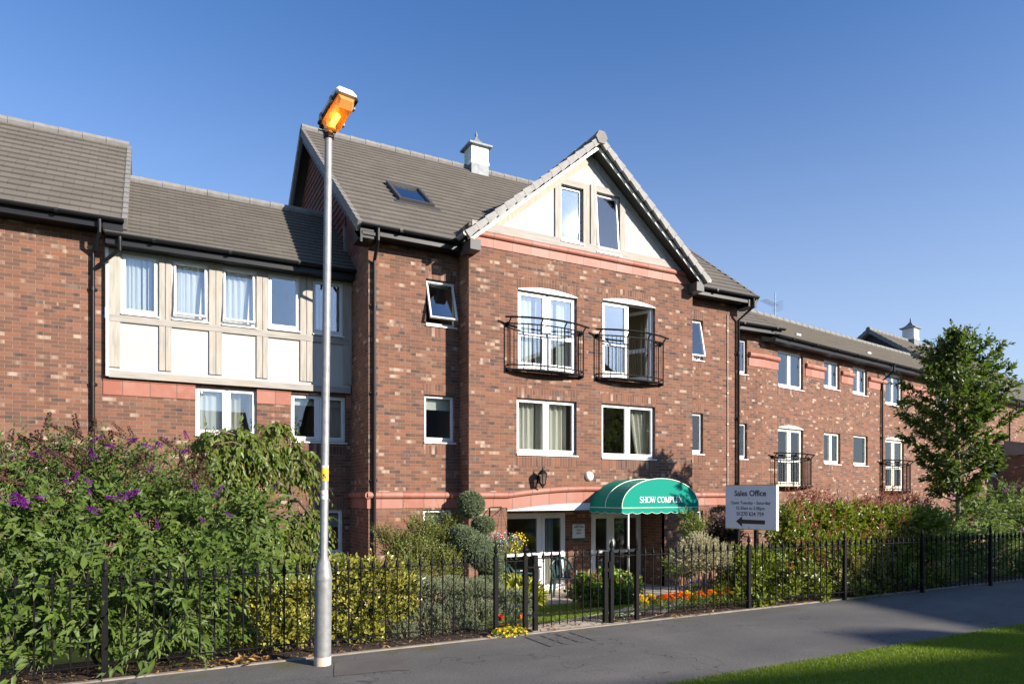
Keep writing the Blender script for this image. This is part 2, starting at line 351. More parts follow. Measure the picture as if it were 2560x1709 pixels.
def copy_tree(o, parent=None):
    c = o.copy(); col.objects.link(c)
    if parent is not None: c.parent = parent
    for ch in list(o.children): copy_tree(ch, c)
    return c
# ---------------------------------------------------------------- the building
VL, VR, VB, VG, V1 = 15.2, 13.8, 13.3, 12.95, 14.8
ZG = -0.82                                              # ground floor level
bld = thing('apartment_building', 'long red brick retirement block with grey tiled roofs, white gable and rows of white windows', 'building')
uL = U(262, VL); uM = U(921, VR); uB0 = U(1172, VB); uB1 = U(1731, VB); uR = U(1843, VR)
def wall(mb, x0, x1, z0, z1, y, holes, reveal=0.11, mi=0):
    xs = sorted({x0, x1, *[h[0] for h in holes], *[h[1] for h in holes]}); zs = sorted({z0, z1, *[h[2] for h in holes], *[h[3] for h in holes]})
    xs = [x for x in xs if x0-1e-6 <= x <= x1+1e-6]; zs = [z for z in zs if z0-1e-6 <= z <= z1+1e-6]
    for i in range(len(xs)-1):
        for j in range(len(zs)-1):
            cx, cz = (xs[i]+xs[i+1])/2, (zs[j]+zs[j+1])/2
            if any(h[0] < cx < h[1] and h[2] < cz < h[3] for h in holes): continue
            mb.poly([(xs[i], y, zs[j]), (xs[i+1], y, zs[j]), (xs[i+1], y, zs[j+1]), (xs[i], y, zs[j+1])], mi)
    for h in holes:
        a, b, c, d = h[:4]; a = max(a, x0)
        for p in (((a, c), (a, d)), ((b, d), (b, c)), ((a, d), (b, d)), ((b, c), (a, c))):
            (p0, q0), (p1, q1) = p
            mb.poly([(p0, y, q0), (p1, y, q1), (p1, y+reveal, q1), (p0, y+reveal, q0)], mi)
def soldier(mb, x0, x1, z, y, up=True, h=BW):
    if up: mb.box(x0-.02, x1+.02, y-.004, y+.03, z, z+h, 1)
    else: mb.box(x0-.02, x1+.02, y-.004, y+.03, z-h, z, 1)
def arcz(x, x0, x1, rise): c = (x0+x1)/2; h = (x1-x0)/2; return rise*(1-((x-c)/h)**2)
def frame_ring(mb, a, b, c, d, y0, y1, w, wb=None):
    wb = wb or w
    mb.box(a, a+w, y0, y1, c, d); mb.box(b-w, b, y0, y1, c, d); mb.box(a+w, b-w, y0, y1, d-w, d); mb.box(a+w, b-w, y0, y1, c, c+wb)
def drape(x0, x1, z0, z1, y, folds, amp, rng, gather=0):
    mb = MB(); n = folds*6; rows = 8; ph = rng.random()*6
    P = []
    for j in range(rows+1):
        t = j/rows; z = z0+(z1-z0)*t
        g = gather*math.sin(math.pi*min(1, t*1.05))*0 + gather*(1-t)**1.3
        for i in range(n+1):
            s = i/n; x = x0+(x1-x0)*(s*(1-abs(g)) + (abs(g) if g > 0 else 0))
            P.append((x, y+amp*(math.sin(2*math.pi*folds*s+ph+1.3*math.sin(5*s+ph)))*(0.6+0.4*t), z))
    b = len(mb.v); mb.v += P
    for j in range(rows):
        for i in range(n):
            q = b+j*(n+1)+i; mb.f.append((q, q+1, q+n+2, q+n+1)); mb.m.append(0)
    return mb
rngw = random.Random(5)
def window(fr, d, rect, panes=2, name='window', inner=None, sill=True, openp=(), dark=False, depth=0.08, blinds=None, door=False, mat='upvc', room=True, lift=0.22):
    """a window part with frame, sash, glass, sill, curtains and the room behind"""
    a, b, c, d1 = rect; y = d+depth
    W = 0.032 if panes > 1 else 0.022
    mb = MB(); frame_ring(mb, a, b, c, d1, y, y+.06, W, 0.05)
    pw = (b-a)/panes
    for k in range(1, panes): mb.box(a+pw*k-.03, a+pw*k+.03, y+.002, y+.058, c+.05, d1-W)
    o = mb.build(name, M[mat], bld, fr)
    if sill: 
        s = MB(); s.prism([(y+.02, c-.001), (d-.035, c-.02), (d-.035, c-.045), (y+.02, c-.045)], 'x', a-.01, b+.03); s.build('sill', M[mat], o)
    for k in range(panes):
        p0 = a+pw*k+(W if k == 0 else .03); p1 = a+pw*(k+1)-(W if k == panes-1 else .03); q0, q1 = c+.05, d1-W
        opn = k in openp
        sm = MB(); sw = (0.044 if panes > 1 else 0.034) if not door else 0.07
        e = 0.004; frame_ring(sm, p0+e, p1-e, q0+e, q1-e, y-.012, y+.045, sw, sw+(.05 if door else 0))
        gl = MB(); gl.box(p0+sw, p1-sw, y+.012, y+.02, q0+sw, q1-sw)
        if door:
            zm = q0+(q1-q0)*.44; sm.box(p0+sw, p1-sw, y-.011, y+.044, zm-.05, zm+.05)
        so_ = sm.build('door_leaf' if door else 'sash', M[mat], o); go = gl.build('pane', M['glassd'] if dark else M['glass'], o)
        if opn:
            for q in (so_, go):
                if door: T = Matrix.Translation((p1, y+.03, 0)) @ Matrix.Rotation(R(-62), 4, 'Z') @ Matrix.Translation((-p1, -y-.03, 0))
                else: T = Matrix.Translation((0, y, q1)) @ Matrix.Rotation(math.atan(-lift/(q1-q0)), 4, 'X') @ Matrix.Translation((0, -y, -q1))
                q.data.transform(T)
    yb = y+.12
    if inner:
        for it in inner:
            kind, f0, f1 = it[0], it[1], it[2]; g = it[3] if len(it) > 3 else 0
            x0, x1 = a+(b-a)*f0, a+(b-a)*f1
            if kind == 'net': drape(x0, x1, c-.02, d1, yb+.02, max(3, int((x1-x0)*9)), .018, rngw).build('net_curtain', M['net'], o, None, True)
            elif kind == 'curtain': drape(x0, x1, c-.02, d1, yb+.08, max(2, int(abs(x1-x0)*8)), .035, rngw, g).build('curtain', M['curtain'], o, None, True)
            elif kind == 'blind':
                bb = MB(); bb.box(x0, x1, yb+.01, yb+.015, d1-(d1-c)*g, d1-.03); bb.build('blind', M['blind'], o)
            elif kind == 'slats':
                bb = MB(); n = max(2, int((x1-x0)/.085))
                for i in range(n):
                    xx = x0+(x1-x0)*(i+.5)/n; T = Matrix.Translation((xx, yb+.04, 0)) @ Matrix.Rotation(R(42), 4, 'Z'); bb.tbox(T, -.044, .044, -.001, .001, c, d1-.03)
                bb.build('blind', M['net'], o)
            elif kind == 'vblind':
                bb = MB(); n = int((d1-c)/.05)
                for i in range(n): bb.box(x0, x1, yb+.02, yb+.045, c+i*.05, c+i*.05+.004)
                bb.build('blind', M['blind'], o)
    if room:
        rm = MB(); m_ = .22; x0, x1, y0, y1, z0, z1 = a-m_, b+m_, y+.07, y+2.3, c-.35 if not door else c-.02, d1+.22
        for q in ([(x0, y1, z0), (x1, y1, z0), (x1, y1, z1), (x0, y1, z1)], [(x0, y0, z0), (x0, y1, z0), (x0, y1, z1), (x0, y0, z1)], [(x1, y0, z0), (x1, y1, z0), (x1, y1, z1), (x1, y0, z1)],
                  [(x0, y0, z1), (x1, y0, z1), (x1, y1, z1), (x0, y1, z1)], [(x0, y0, z0), (x1, y0, z0), (x1, y1, z0), (x0, y1, z0)]): rm.poly(q)
        # the inside face of the outer wall round the frame
        for q in ((x0, a, z0, z1), (b, x1, z0, z1), (a, b, d1, z1), (a, b, z0, c)): rm.poly([(q[0], y0, q[2]), (q[1], y0, q[2]), (q[1], y0, q[3]), (q[0], y0, q[3])])
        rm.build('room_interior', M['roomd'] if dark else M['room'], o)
    return o
def courses(mb, ext, p0, z0, p1, z1, n, ax='x', th=0.036, under=True):
    """stepped tile courses from eave (p0,z0) to ridge (p1,z1); ext(t)->(a0,a1) along the slope"""
    L = math.hypot(p1-p0, z1-z0); nx, nz = -(z1-z0)/L, abs(p1-p0)/L
    sg = 1 if p1 > p0 else -1; nx = nx*1.0 if True else nx
    nx = -(z1-z0)/L*sg
    m = (lambda a, p, z: (a, p, z)) if ax == 'x' else (lambda a, p, z: (p, a, z))
    for i in range(n):
        t0, t1 = i/n, (i+1)/n
        a0, a1 = ext(t0); b0, b1 = ext(t1)
        pa, za = p0+(p1-p0)*t0, z0+(z1-z0)*t0; pb, zb = p0+(p1-p0)*t1, z0+(z1-z0)*t1
        h0 = th*1.25; h1 = th*.25
        A = m(a0, pa+nx*h0, za+nz*h0); B = m(a1, pa+nx*h0, za+nz*h0); Cc = m(b1, pb+nx*h1, zb+nz*h1); D = m(b0, pb+nx*h1, zb+nz*h1)
        mb.poly([A, B, Cc, D]); mb.poly([m(a0, pa, za), m(a1, pa, za), B, A])
        mb.poly([m(a0, pa, za), A, D, m(b0, pb, zb)]); mb.poly([m(a1, pa, za), B, Cc, m(b1, pb, zb)])
    if under:
        a0, a1 = ext(0); b0, b1 = ext(1); k = 0.05
        mb.poly([m(a0, p0-nx*k, z0-nz*k), m(a1, p0-nx*k, z0-nz*k), m(b1, p1-nx*k, z1-nz*k), m(b0, p1-nx*k, z1-nz*k)])
def ridge(mb, pts0, pts1, r=0.11, seg=0.45):
    a, b = Vector(pts0), Vector(pts1); L = (b-a).length; n = max(1, round(L/seg)); d = (b-a)/n
    for i in range(n): mb.tube([a+d*i, a+d*(i+.5), a+d*(i+.985)], [r*1.07, r, r*.97], 8)
def vergestrip(mb, x, p0, z0, p1, z1, w=0.09, h=0.16, seg=0.29, ax='x'):
    """stepped verge units up a rake in the plane across 'ax'"""
    L = math.hypot(p1-p0, z1-z0); n = max(1, round(L/seg)); dp, dz = (p1-p0)/n, (z1-z0)/n; nx, nz = -(z1-z0)/L, (p1-p0)/L
    if nz < 0: nx, nz = -nx, -nz
    for i in range(n):
        pa, za, pb, zb = p0+dp*i, z0+dz*i, p0+dp*(i+1.02), z0+dz*(i+1.02)
        q = [(pa+nx*.055, za+nz*.055), (pb+nx*.03, zb+nz*.03), (pb-nx*(h-.03), zb-nz*(h-.03)), (pa-nx*h, za-nz*h)]
        mb.prism(q, ax, x-w/2, x+w/2)
def gutter(fr, x0, x1, y, z, name='gutter', soff=None):
    mb = MB(); n = 10; r = .062
    for k in range(n):
        w0, w1 = math.pi+math.pi*k/n, math.pi+math.pi*(k+1)/n
        mb.poly([(x0, y+r*math.cos(w0), z+r*math.sin(w0)), (x1, y+r*math.cos(w0), z+r*math.sin(w0)), (x1, y+r*math.cos(w1), z+r*math.sin(w1)), (x0, y+r*math.cos(w1), z+r*math.sin(w1))])
    for xe in (x0, x1): mb.poly([(xe, y+r*math.cos(math.pi+math.pi*k/n), z+r*math.sin(math.pi+math.pi*k/n)) for k in range(n+1)])
    k = x0+.8
    while k < x1-.2:
        mb.box(k-.03, k+.03, y-r-.007, y+r, z-r-.007, z-r+.02); mb.box(k-.03, k+.03, y-r-.007, y-r+.004, z-r, z+.004); k += 1.35
    g = mb.build(name, M['black'], bld, fr)
    return g
def fascia(fr, x0, x1, y, z, ywall, h=.17):
    mb = MB(); mb.box(x0, x1, y, y+.02, z-h, z-.004); mb.box(x0, x1, y+.02, ywall, z-h+.012, z-h+.024)
    return mb.build('fascia', M['black'], bld, fr)
def pipe(fr, pts, name='downpipe'):
    mb = MB(); mb.tube(pts, .036, 10)
    z = pts[-1][2]+1.0
    x, y = pts[-1][0], pts[-1][1]
    while z < pts[-2][2]-.2:
        mb.tube([(x, y, z-.035), (x, y, z+.035)], .044, 10); mb.box(x-.075, x+.075, y+.02, y+.07, z-.02, z+.02); z += 1.8
    return mb.build(name, M['black'], bld, fr, True)

# ---- measured openings
GW = RECT
bay = dict(d1=GW(F0, VB, 1295, 721, 1442.5, 921), d2=GW(F0, VB, 1506.7, 748, 1637.7, 943), w1=GW(F0, VB, 1292, 993, 1441.6, 1132), w2=GW(F0, VB, 1504.6, 1007, 1638, 1141.6))
rec = dict(a=GW(F0, VR, 1065, 695.5, 1138.6, 809), b=GW(F0, VR, 1061, 985, 1136, 1102), c=GW(F0, VR, 1058, 1273, 1131, 1372))
uw = U(1758, VR)
rec.update(d=(uw-.78, uw, Zp(1731, 897, VR), Zp(1731, 797.6, VR)), e=(uw-.78, uw, Zp(1731, 1132, VR), Zp(1731, 1031, VR)), f=(uw-.78, uw, Zp(1731, 1350, VR), Zp(1731, 1275, VR)))
lnk = dict(a=GW(F0, VL, 489, 964.5, 642, 1084), b=GW(F0, VL, 727.6, 982.6, 864, 1100), c=GW(F0, VL, 520, 1272, 616, 1398), d=GW(F0, VL, 770, 1273, 857, 1388))
u1 = U(1868, V1)
w1 = dict(a=(u1-.95, u1, Zp(1851, 933, V1), Zp(1851, 847, V1)), b=(u1-.95, u1, Zp(1851, 1145, V1), Zp(1851, 1057, V1)))
w2 = dict(a=GW(F2, 0, 1945, 872, 2008, 964), b=GW(F2, 0, 2060, 897, 2099, 967), c=GW(F2, 0, 2132, 914, 2168, 982), d=GW(F2, 0, 2213, 930, 2256, 1008),
          e=GW(F2, 0, 1945, 1067, 2008, 1217), f=GW(F2, 0, 2060, 1079, 2101, 1157), g=GW(F2, 0, 2133.6, 1086.5, 2169.5, 1161), h=GW(F2, 0, 2213, 1096, 2260, 1225),
          i=GW(F2, 0, 2466, 1135, 2508, 1188), j=GW(F2, 0, 2335, 950, 2375, 1018), k=GW(F2, 0, 2065, 1262, 2105, 1320), l=GW(F2, 0, 2190, 1262, 2230, 1312))
# porch opening in the bay
po = (U(1267.5, VB), 2*((uB0+uB1)/2)-U(1267.5, VB), ZG, Zp(1267.5, 1275, VB)); PR = .155
# ---- walls
zLe, zKe, zMe = Zp(314.6, 553, VL-.45), 6.35, 6.86
mb = MB(); wall(mb, -10, uL, -1.2, zLe-.1, VL, [])
mb.build('wall', [M['brick'], M['soldier']], bld)
mb = MB(); zOak = Zp(291, 945, VL)
wall(mb, uL, uM, -1.2, zOak+.05, VL, list(lnk.values()))
soldier(mb, lnk['b'][0], lnk['b'][1], lnk['b'][2]-.045, VL, False); soldier(mb, lnk['d'][0], lnk['d'][1], lnk['d'][3], VL); soldier(mb, lnk['c'][0], lnk['c'][1], lnk['c'][3], VL)
mb.build('wall', [M['brick'], M['soldier']], bld)
# right end gable of the left block, seen as a sliver
mb = MB(); rV, rZ = 18.2, 9.55
mb.poly([(uL, VL, zKe-.1), (uL, VL, zLe-.1), (uL, rV, rZ-.15), (uL, 2*rV-VL, zLe-.1), (uL, 2*rV-VL, zKe-.1)])
mb.build('gable_wall', M['brick'], bld)
# main block: left return, front recess walls, right return
mM = (9.98+EYE); vM = 19.2; vMb = 2*vM-VR
mb = MB()
wall(mb, uM, uB0, -1.2, zMe-.1, VR, [rec['a'], rec['b'], rec['c']])
for k in 'abc':
    soldier(mb, *rec[k][:2], rec[k][3], VR); soldier(mb, *rec[k][:2], rec[k][2]-.045, VR, False)
wall(mb, uB1-.9, uR, -1.2, zMe-.1, VR, [rec['d'], rec['e'], rec['f']])
for k in 'def': soldier(mb, *rec[k][:2], rec[k][3], VR); soldier(mb, *rec[k][:2], rec[k][2]-.045, VR, False)
mb.poly([(uM, VR, -1.2), (uM, VL+.4, -1.2), (uM, VL+.4, zMe-.1), (uM, VR, zMe-.1)])
mb.poly([(uR, VR, -1.2), (uR, vMb, -1.2), (uR, vMb, zMe-.1), (uR, vM, mM-.15), (uR, VR, zMe-.1)])
mb.poly([(-10, 2*rV-VL, -1.2), (uR, 2*rV-VL, -1.2), (uR, 2*rV-VL, 6.2), (-10, 2*rV-VL, 6.2)])
mb.build('wall', [M['brick'], M['soldier']], bld)
mb = MB(); vt = VL+.4                                    # tile-hung gable above the lower roof
mb.poly([(uM, vt, 5.6), (uM, vMb, 5.6), (uM, vMb, zMe-.1), (uM, vM, mM-.15), (uM, vt, zMe-.1+(vt-VR)*.79)])
mb.poly([(uM, VR, zMe-.1), (uM, vt, zMe-.1), (uM, vt, zMe-.1+(vt-VR)*.79)])
nT = 34
for i in range(nT):
    z0 = 5.6+i*.17; 
    ylo = vt if z0 < zMe+.9 else vM-(mM-.15-z0)/.79
    if z0 > mM-.5: break
    ylo = max(vt, vM-(mM-.25-z0-.17)/.79); yhi = min(vMb, vM+(mM-.25-z0-.17)/.79)
    if yhi > ylo: mb.prism([(uM-.035, z0), (uM-.001, z0), (uM-.001, z0+.19), (uM-.012, z0+.19)], 'y', ylo, yhi)
mb.build('tile_hanging', roof_mat('hung_tile', 5.6, .17, .17, True), bld)
mb = MB(); mb.box(uM-.06, uM, vt-.05, vt+.03, 5.3, zMe+.75); mb.build('flashing', M['lead'], bld)
# bay front
holes = [bay['d1'], bay['d2'], bay['w1'], bay['w2'], (po[0], po[1], po[2], po[3]+PR)]
zBt = 5.33+EYE
mb = MB(); wall(mb, uB0, uB1, -1.2, zBt, VB, holes, .1)
for q in (uB0, uB1): mb.poly([(q, VB, -1.2), (q, VR+.02, -1.2), (q, VR+.02, 7.3), (q, VB, 7.3)])
def spandrel(mb, h, rise, y, z):
    n = 14; a, b = h[0], h[1]
    for i in range(n):
        xa, xb = a+(b-a)*i/n, a+(b-a)*(i+1)/n
        mb.poly([(xa, y, z+arcz(xa, a, b, rise)), (xb, y, z+arcz(xb, a, b, rise)), (xb, y, z+rise), (xa, y, z+rise)])
        mb.poly([(xa, y, z+arcz(xa, a, b, rise)), (xb, y, z+arcz(xb, a, b, rise)), (xb, y+.15, z+arcz(xb, a, b, rise)), (xa, y+.15, z+arcz(xa, a, b, rise))])
def archpanel(h, z, rise, y0, y1, name='arch_panel', parent=None, fr=None, mat='upvc'):
    m2 = MB(); n = 18; a, b = h[0], h[1]
    pts = [(a+(b-a)*i/n, z+arcz(a+(b-a)*i/n, a, b, rise)) for i in range(n+1)]
    m2.prism([(b, z-.012), (a, z-.012)]+pts, 'y', y0, y1); return m2.build(name, M[mat], parent or bld, fr)
def archsold(mb, h, rise, y, z, hh=BW):
    n = 15; a, b = h[0]-.02, h[1]+.02
    for i in range(n):
        xa, xb = a+(b-a)*i/n, a+(b-a)*(i+1)/n; za, zb = z+max(0, arcz(xa, h[0], h[1], rise)), z+max(0, arcz(xb, h[0], h[1], rise))
        mb.poly([(xa, y-.004, za), (xb, y-.004, zb), (xb, y-.004, zb+hh), (xa, y-.004, za+hh)], 1)
for k in ('w1', 'w2'): soldier(mb, *bay[k][:2], bay[k][3], VB); soldier(mb, *bay[k][:2], bay[k][2]-.045, VB, False)
AR = .09
for k in ('d1', 'd2'): archsold(mb, bay[k], AR, VB, bay[k][3])
spandrel(mb, po, PR, VB, po[3])
mb.build('bay_wall', [M['brick'], M['soldier']], bld)
for k in ('d1', 'd2'): archpanel(bay[k], bay[k][3], AR, VB-.02, VB+.03)
archpanel(po, po[3], PR, VB-.012, VB+.05, 'porch_arch_panel')
# porch inside
VD = 14.1
mb = MB()
pL = GW(F0, VD, 1267, 1283, 1413, 1474); pD = (U(1478, VD), U(1602, VD), ZG, Zp(1478, 1283, VD))
pL = (po[0]-.02, pL[1], ZG, pL[3])
wall(mb, po[0]-.3, po[1]+.3, -1.2, po[3]+.3, VD, [pL, pD], .06)
for q in (po[0], po[1]): mb.poly([(q, VB, -1.2), (q, VD, -1.2), (q, VD, po[3]+.2), (q, VB, po[3]+.2)])
mb.build('porch_wall', [M['brick'], M['soldier']], bld)
mb = MB(); mb.poly([(po[0], VB+.05, po[3]+.003), (po[1], VB+.05, po[3]+.003), (po[1], VD, po[3]+.003), (po[0], VD, po[3]+.003)]); mb.build('porch_soffit', M['upvc'], bld)
# terracotta string courses
def string(fr, x0, x1, y, zb, zt, zm, name='string_course', ends=()):
    mb = MB(); mb.box(x0, x1, y-.018, y+.02, zb, zt)
    r = (zm-zt)/2; n = 8; pr = [(y+.02, zm)]+[(y-.02-r*math.sin(math.pi*i/n)*.9, zt+r+r*math.cos(math.pi*i/n)) for i in range(n+1)]+[(y+.02, zt)]
    mb.prism(pr, 'x', x0-.0, x1+.0); return mb.build(name, M['terracotta'], bld, fr, True)
sb, st, sm = EYE-.30, EYE-.10, EYE+.045
string(F0, uM-.03, uB0, VR, sb, st, sm); string(F0, uB1, uR+.03, VR, sb, st, sm)
string(F0, uB0-.03, po[0], VB, sb, st, sm); string(F0, po[1], uB1+.03, VB, sb, st, sm)
mb = MB()                                                # return of the string round the corners
for q, d0, d1 in ((uM, VR, VL), (uB0, VB, VR)):
    mb.box(q-.018, q+.02, d0, d1, sb, st)
    pr = [(q+.02, sm)]+[(q-.02-.07*math.sin(math.pi*i/8)*.9, st+.07+.07*math.cos(math.pi*i/8)) for i in range(9)]+[(q+.02, st)]
    mb.prism(pr, 'y', d0-.05, d1)
mb.build('string_course', M['terracotta'], bld, None, True)
mb = MB(); n = 20                                        # arched part over the porch
for i in range(n):
    xa, xb = po[0]+(po[1]-po[0])*i/n, po[0]+(po[1]-po[0])*(i+1)/n; za, zb = arcz(xa, po[0], po[1], PR), arcz(xb, po[0], po[1], PR)
    z0a = max(sb, po[3])
    for lo, hi, dy in ((po[3]-EYE+EYE, st, .018),):
        b0 = len(mb.v)
        mb.v += [(xa, VB-dy, po[3]+za+.004), (xb, VB-dy, po[3]+zb+.004), (xb, VB-dy, st+zb), (xa, VB-dy, st+za)]; mb.f.append((b0, b0+1, b0+2, b0+3)); mb.m.append(0)
mb.tube([(po[0]+(po[1]-po[0])*i/n, VB-.025, st+.07+arcz(po[0]+(po[1]-po[0])*i/n, po[0], po[1], PR)) for i in range(n+1)], .068, 10)
mb.build('string_course', M['terracotta'], bld, None, True)
string(F0, uB0-.03, uB1+.03, VB, zBt, zBt+.19, zBt+.325)
za = Zp(258, 985, VL); zb_ = Zp(258, 950, VL); zc = Zp(258, 936, VL)
string(F0, U(258, VL), lnk['a'][0], VL, za, zb_, zOak-.03); string(F0, lnk['a'][1], lnk['b'][0], VL, za, zb_, zOak-.03); string(F0, lnk['b'][1], uM, VL, za, zb_, zOak-.03)
zs0, zs1, zs2 = Zp(2014, 939, 14.95), Zp(2014, 919, 14.95), Zp(2014, 908, 14.95)
zs0, zs1, zs2 = [hit(2014, y, 0, F2)[1] for y in (939, 920, 907)]
string(F0, U(1872, V1), 16.47, V1, zs0, zs1, zs2)
string(F2, 0, w2['a'][0], 0, zs0, zs1, zs2); string(F2, w2['a'][1]+.12, w2['b'][0], 0, zs0, zs1, zs2); string(F2, w2['b'][1]+.1, w2['c'][0], 0, zs0, zs1, zs2)
string(F2, w2['c'][1]+.1, w2['d'][0], 0, zs0, zs1, zs2); string(F2, w2['d'][1]+.1, w2['j'][0], 0, zs0, zs1, zs2); string(F2, w2['j'][1]+.1, 16.5, 0, zs0, zs1, zs2)
# right wing walls
zWe = 4.77+EYE
mb = MB(); wall(mb, uR, 16.45, -1.2, 6.4, V1, [w1['a'], w1['b']])
for k in 'ab': soldier(mb, *w1[k][:2], w1[k][3], V1); soldier(mb, *w1[k][:2], w1[k][2]-.045, V1, False)
mb.build('wall', [M['brick'], M['soldier']], bld)
mb = MB(); wall(mb, 0, 31.5, -1.2, zWe-.1, 0, list(w2.values()))
for k in 'abcdfgijkl': soldier(mb, *w2[k][:2], w2[k][2]-.045, 0, False)
for k in 'fgikl': soldier(mb, *w2[k][:2], w2[k][3], 0)
for k in 'eh': archsold(mb, w2[k], AR, 0, w2[k][3])
mb.poly([(31.5, 0, -1.2), (31.5, 10, -1.2), (31.5, 10, zWe), (31.5, 0, zWe)])
mb.poly([(0, 10, -1.2), (31.5, 10, -1.2), (31.5, 10, zWe), (0, 10, zWe)])
mb.build('wall', [M['brick'], M['soldier']], bld, F2)
for k in 'eh': archpanel(w2[k], w2[k][3], AR, -.02, .03, fr=F2, mat='upvc_cream')

# ---- oak framed storey of the link and the white gable
yo = VL-.10
oakw = [GW(F0, yo, *q) for q in ((304.6, 633, 394.7, 780), (432, 649, 520, 794), (556, 665, 640, 808), (672, 683, 748, 818), (783, 699, 857, 831))]
mb = MB(); zt = zKe-.16; wall(mb, U(268, yo), uM-.02, zOak+.05, zt, yo+.035, oakw, .12); mb.build('render_panel', M['render'], bld)
mb = MB(); x0o, x1o = U(272, yo), uM-.03
for a, b in ((272, 301), (398, 413), (414.5, 429), (523, 539), (540.5, 555.6), (641.7, 656), (657.5, 670.5), (751, 766), (767.5, 781.6), (858, 879)):
    mb.box(U(a, yo), U(b, yo), yo, yo+.06, zOak+.2, zt)
zr0, zr1 = Zp(291, 803, yo), Zp(291, 786, yo)
mb2 = MB(); mb2.box(x0o+.02, x1o-.04, yo-.008, yo+.05, zr0, zr1); mb2.box(x0o, x1o, yo-.012, yo+.05, zOak, Zp(291, 926, yo))
mb.build('oak_post', M['oak'], bld); mb2.build('oak_rail', M['oakh'], bld)
mb = MB(); mb.box(x0o-.05, x0o, yo-.02, VL, zOak+.02, zt); mb.build('corner_trim', M['upvc'], bld)
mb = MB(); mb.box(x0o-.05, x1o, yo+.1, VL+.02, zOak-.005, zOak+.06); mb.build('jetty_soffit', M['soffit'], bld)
ow_in = [[('net', .02, .42), ('slats', .4, 1)], [('net', 0, 1), ('slats', .0, 1)], [('net', 0, 1)], None, [('slats', 0, .98)]]
for i, q in enumerate(oakw): window(F0, yo, q, 1, inner=ow_in[i], openp=(0,) if i in (1, 2) else (), depth=.05, lift=.13)
window(F0, VL, lnk['a'], 2, inner=[('net', 0, .5), ('curtain', .55, .75), ('curtain', .88, 1)])
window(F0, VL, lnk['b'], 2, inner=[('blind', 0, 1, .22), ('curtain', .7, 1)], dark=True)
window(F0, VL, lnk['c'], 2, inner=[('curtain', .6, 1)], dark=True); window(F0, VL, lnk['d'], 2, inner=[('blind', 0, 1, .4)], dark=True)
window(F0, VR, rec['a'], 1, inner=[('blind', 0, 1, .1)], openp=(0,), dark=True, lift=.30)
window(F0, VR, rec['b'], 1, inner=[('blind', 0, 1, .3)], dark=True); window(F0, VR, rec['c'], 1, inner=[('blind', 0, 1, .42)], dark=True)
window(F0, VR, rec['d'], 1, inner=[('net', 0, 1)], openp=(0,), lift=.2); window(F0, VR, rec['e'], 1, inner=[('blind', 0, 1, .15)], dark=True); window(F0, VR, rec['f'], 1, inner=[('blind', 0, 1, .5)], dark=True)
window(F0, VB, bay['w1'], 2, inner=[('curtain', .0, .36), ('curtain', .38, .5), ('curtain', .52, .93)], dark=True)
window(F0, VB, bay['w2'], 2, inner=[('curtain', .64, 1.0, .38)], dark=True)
window(F0, VB, bay['d1'], 2, 'balcony_door', inner=[('net', .02, .3), ('net', .36, .66), ('net', .72, .98)], door=True, sill=False)
window(F0, VB, bay['d2'], 2, 'balcony_door', inner=[('net', .02, .1)], door=True, sill=False, openp=(1,))
window(F0, V1, w1['a'], 1, inner=[('net', 0, .5)]); window(F0, V1, w1['b'], 1, dark=True, inner=[('net', .5, .9)])
window(F2, 0, w2['a'], 2, inner=[('net', .05, .4), ('net', .8, 1)])
window(F2, 0, w2['b'], 2, inner=[('net', .0, .4)]); window(F2, 0, w2['c'], 2, inner=[('net', .6, 1)]); window(F2, 0, w2['d'], 2, inner=[('net', .0, .3), ('net', .7, 1)])
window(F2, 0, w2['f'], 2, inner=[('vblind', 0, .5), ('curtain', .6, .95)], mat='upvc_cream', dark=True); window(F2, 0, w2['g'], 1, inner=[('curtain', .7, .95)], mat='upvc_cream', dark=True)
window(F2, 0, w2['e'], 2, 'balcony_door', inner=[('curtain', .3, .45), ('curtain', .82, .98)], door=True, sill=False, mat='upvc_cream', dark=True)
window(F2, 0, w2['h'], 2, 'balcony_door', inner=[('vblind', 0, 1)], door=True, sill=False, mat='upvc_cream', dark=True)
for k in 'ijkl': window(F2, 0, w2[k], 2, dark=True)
# brick pilaster stops beside the upper right windows are part of the string, timber heads of the gable below
vg = VB-.03
gu = (uB0+uB1)/2; gzr = 9.68; gh0, gh1 = 5.776, 12.49; gz0 = 5.39+EYE
zp0 = zBt+.325
gws = [GW(F0, vg, 1403, 459, 1458.5, 598), GW(F0, vg, 1491.6, 479, 1550, 626)]
slope = (gzr-gz0)/(gu-gh0)
mb = MB(); zb = zp0+.002
def rk(x): return gzr-.22-abs(x-gu)*slope
xs = sorted({uB0, uB1, gu, gws[0][0], gws[0][1], gws[1][0], gws[1][1]})
for a, b in zip(xs[:-1], xs[1:]):
    h = next((g for g in gws if g[0]-1e-6 <= a and b <= g[1]+1e-6), None)
    if h:
        mb.poly([(a, vg+.03, h[3]), (b, vg+.03, h[3]), (b, vg+.03, rk(b)), (a, vg+.03, rk(a))]); mb.poly([(a, vg+.03, zb), (b, vg+.03, zb), (b, vg+.03, h[2]), (a, vg+.03, h[2])])
    else: mb.poly([(a, vg+.03, zb), (b, vg+.03, zb), (b, vg+.03, max(zb+.01, rk(b))), (a, vg+.03, max(zb+.01, rk(a)))])
mb.build('render_panel', M['render'], bld)
ok = MB(); oh = MB()
oh.box(uB0+.06, uB1-.06, vg-.012, vg+.03, zp0+.001, zp0+.19)
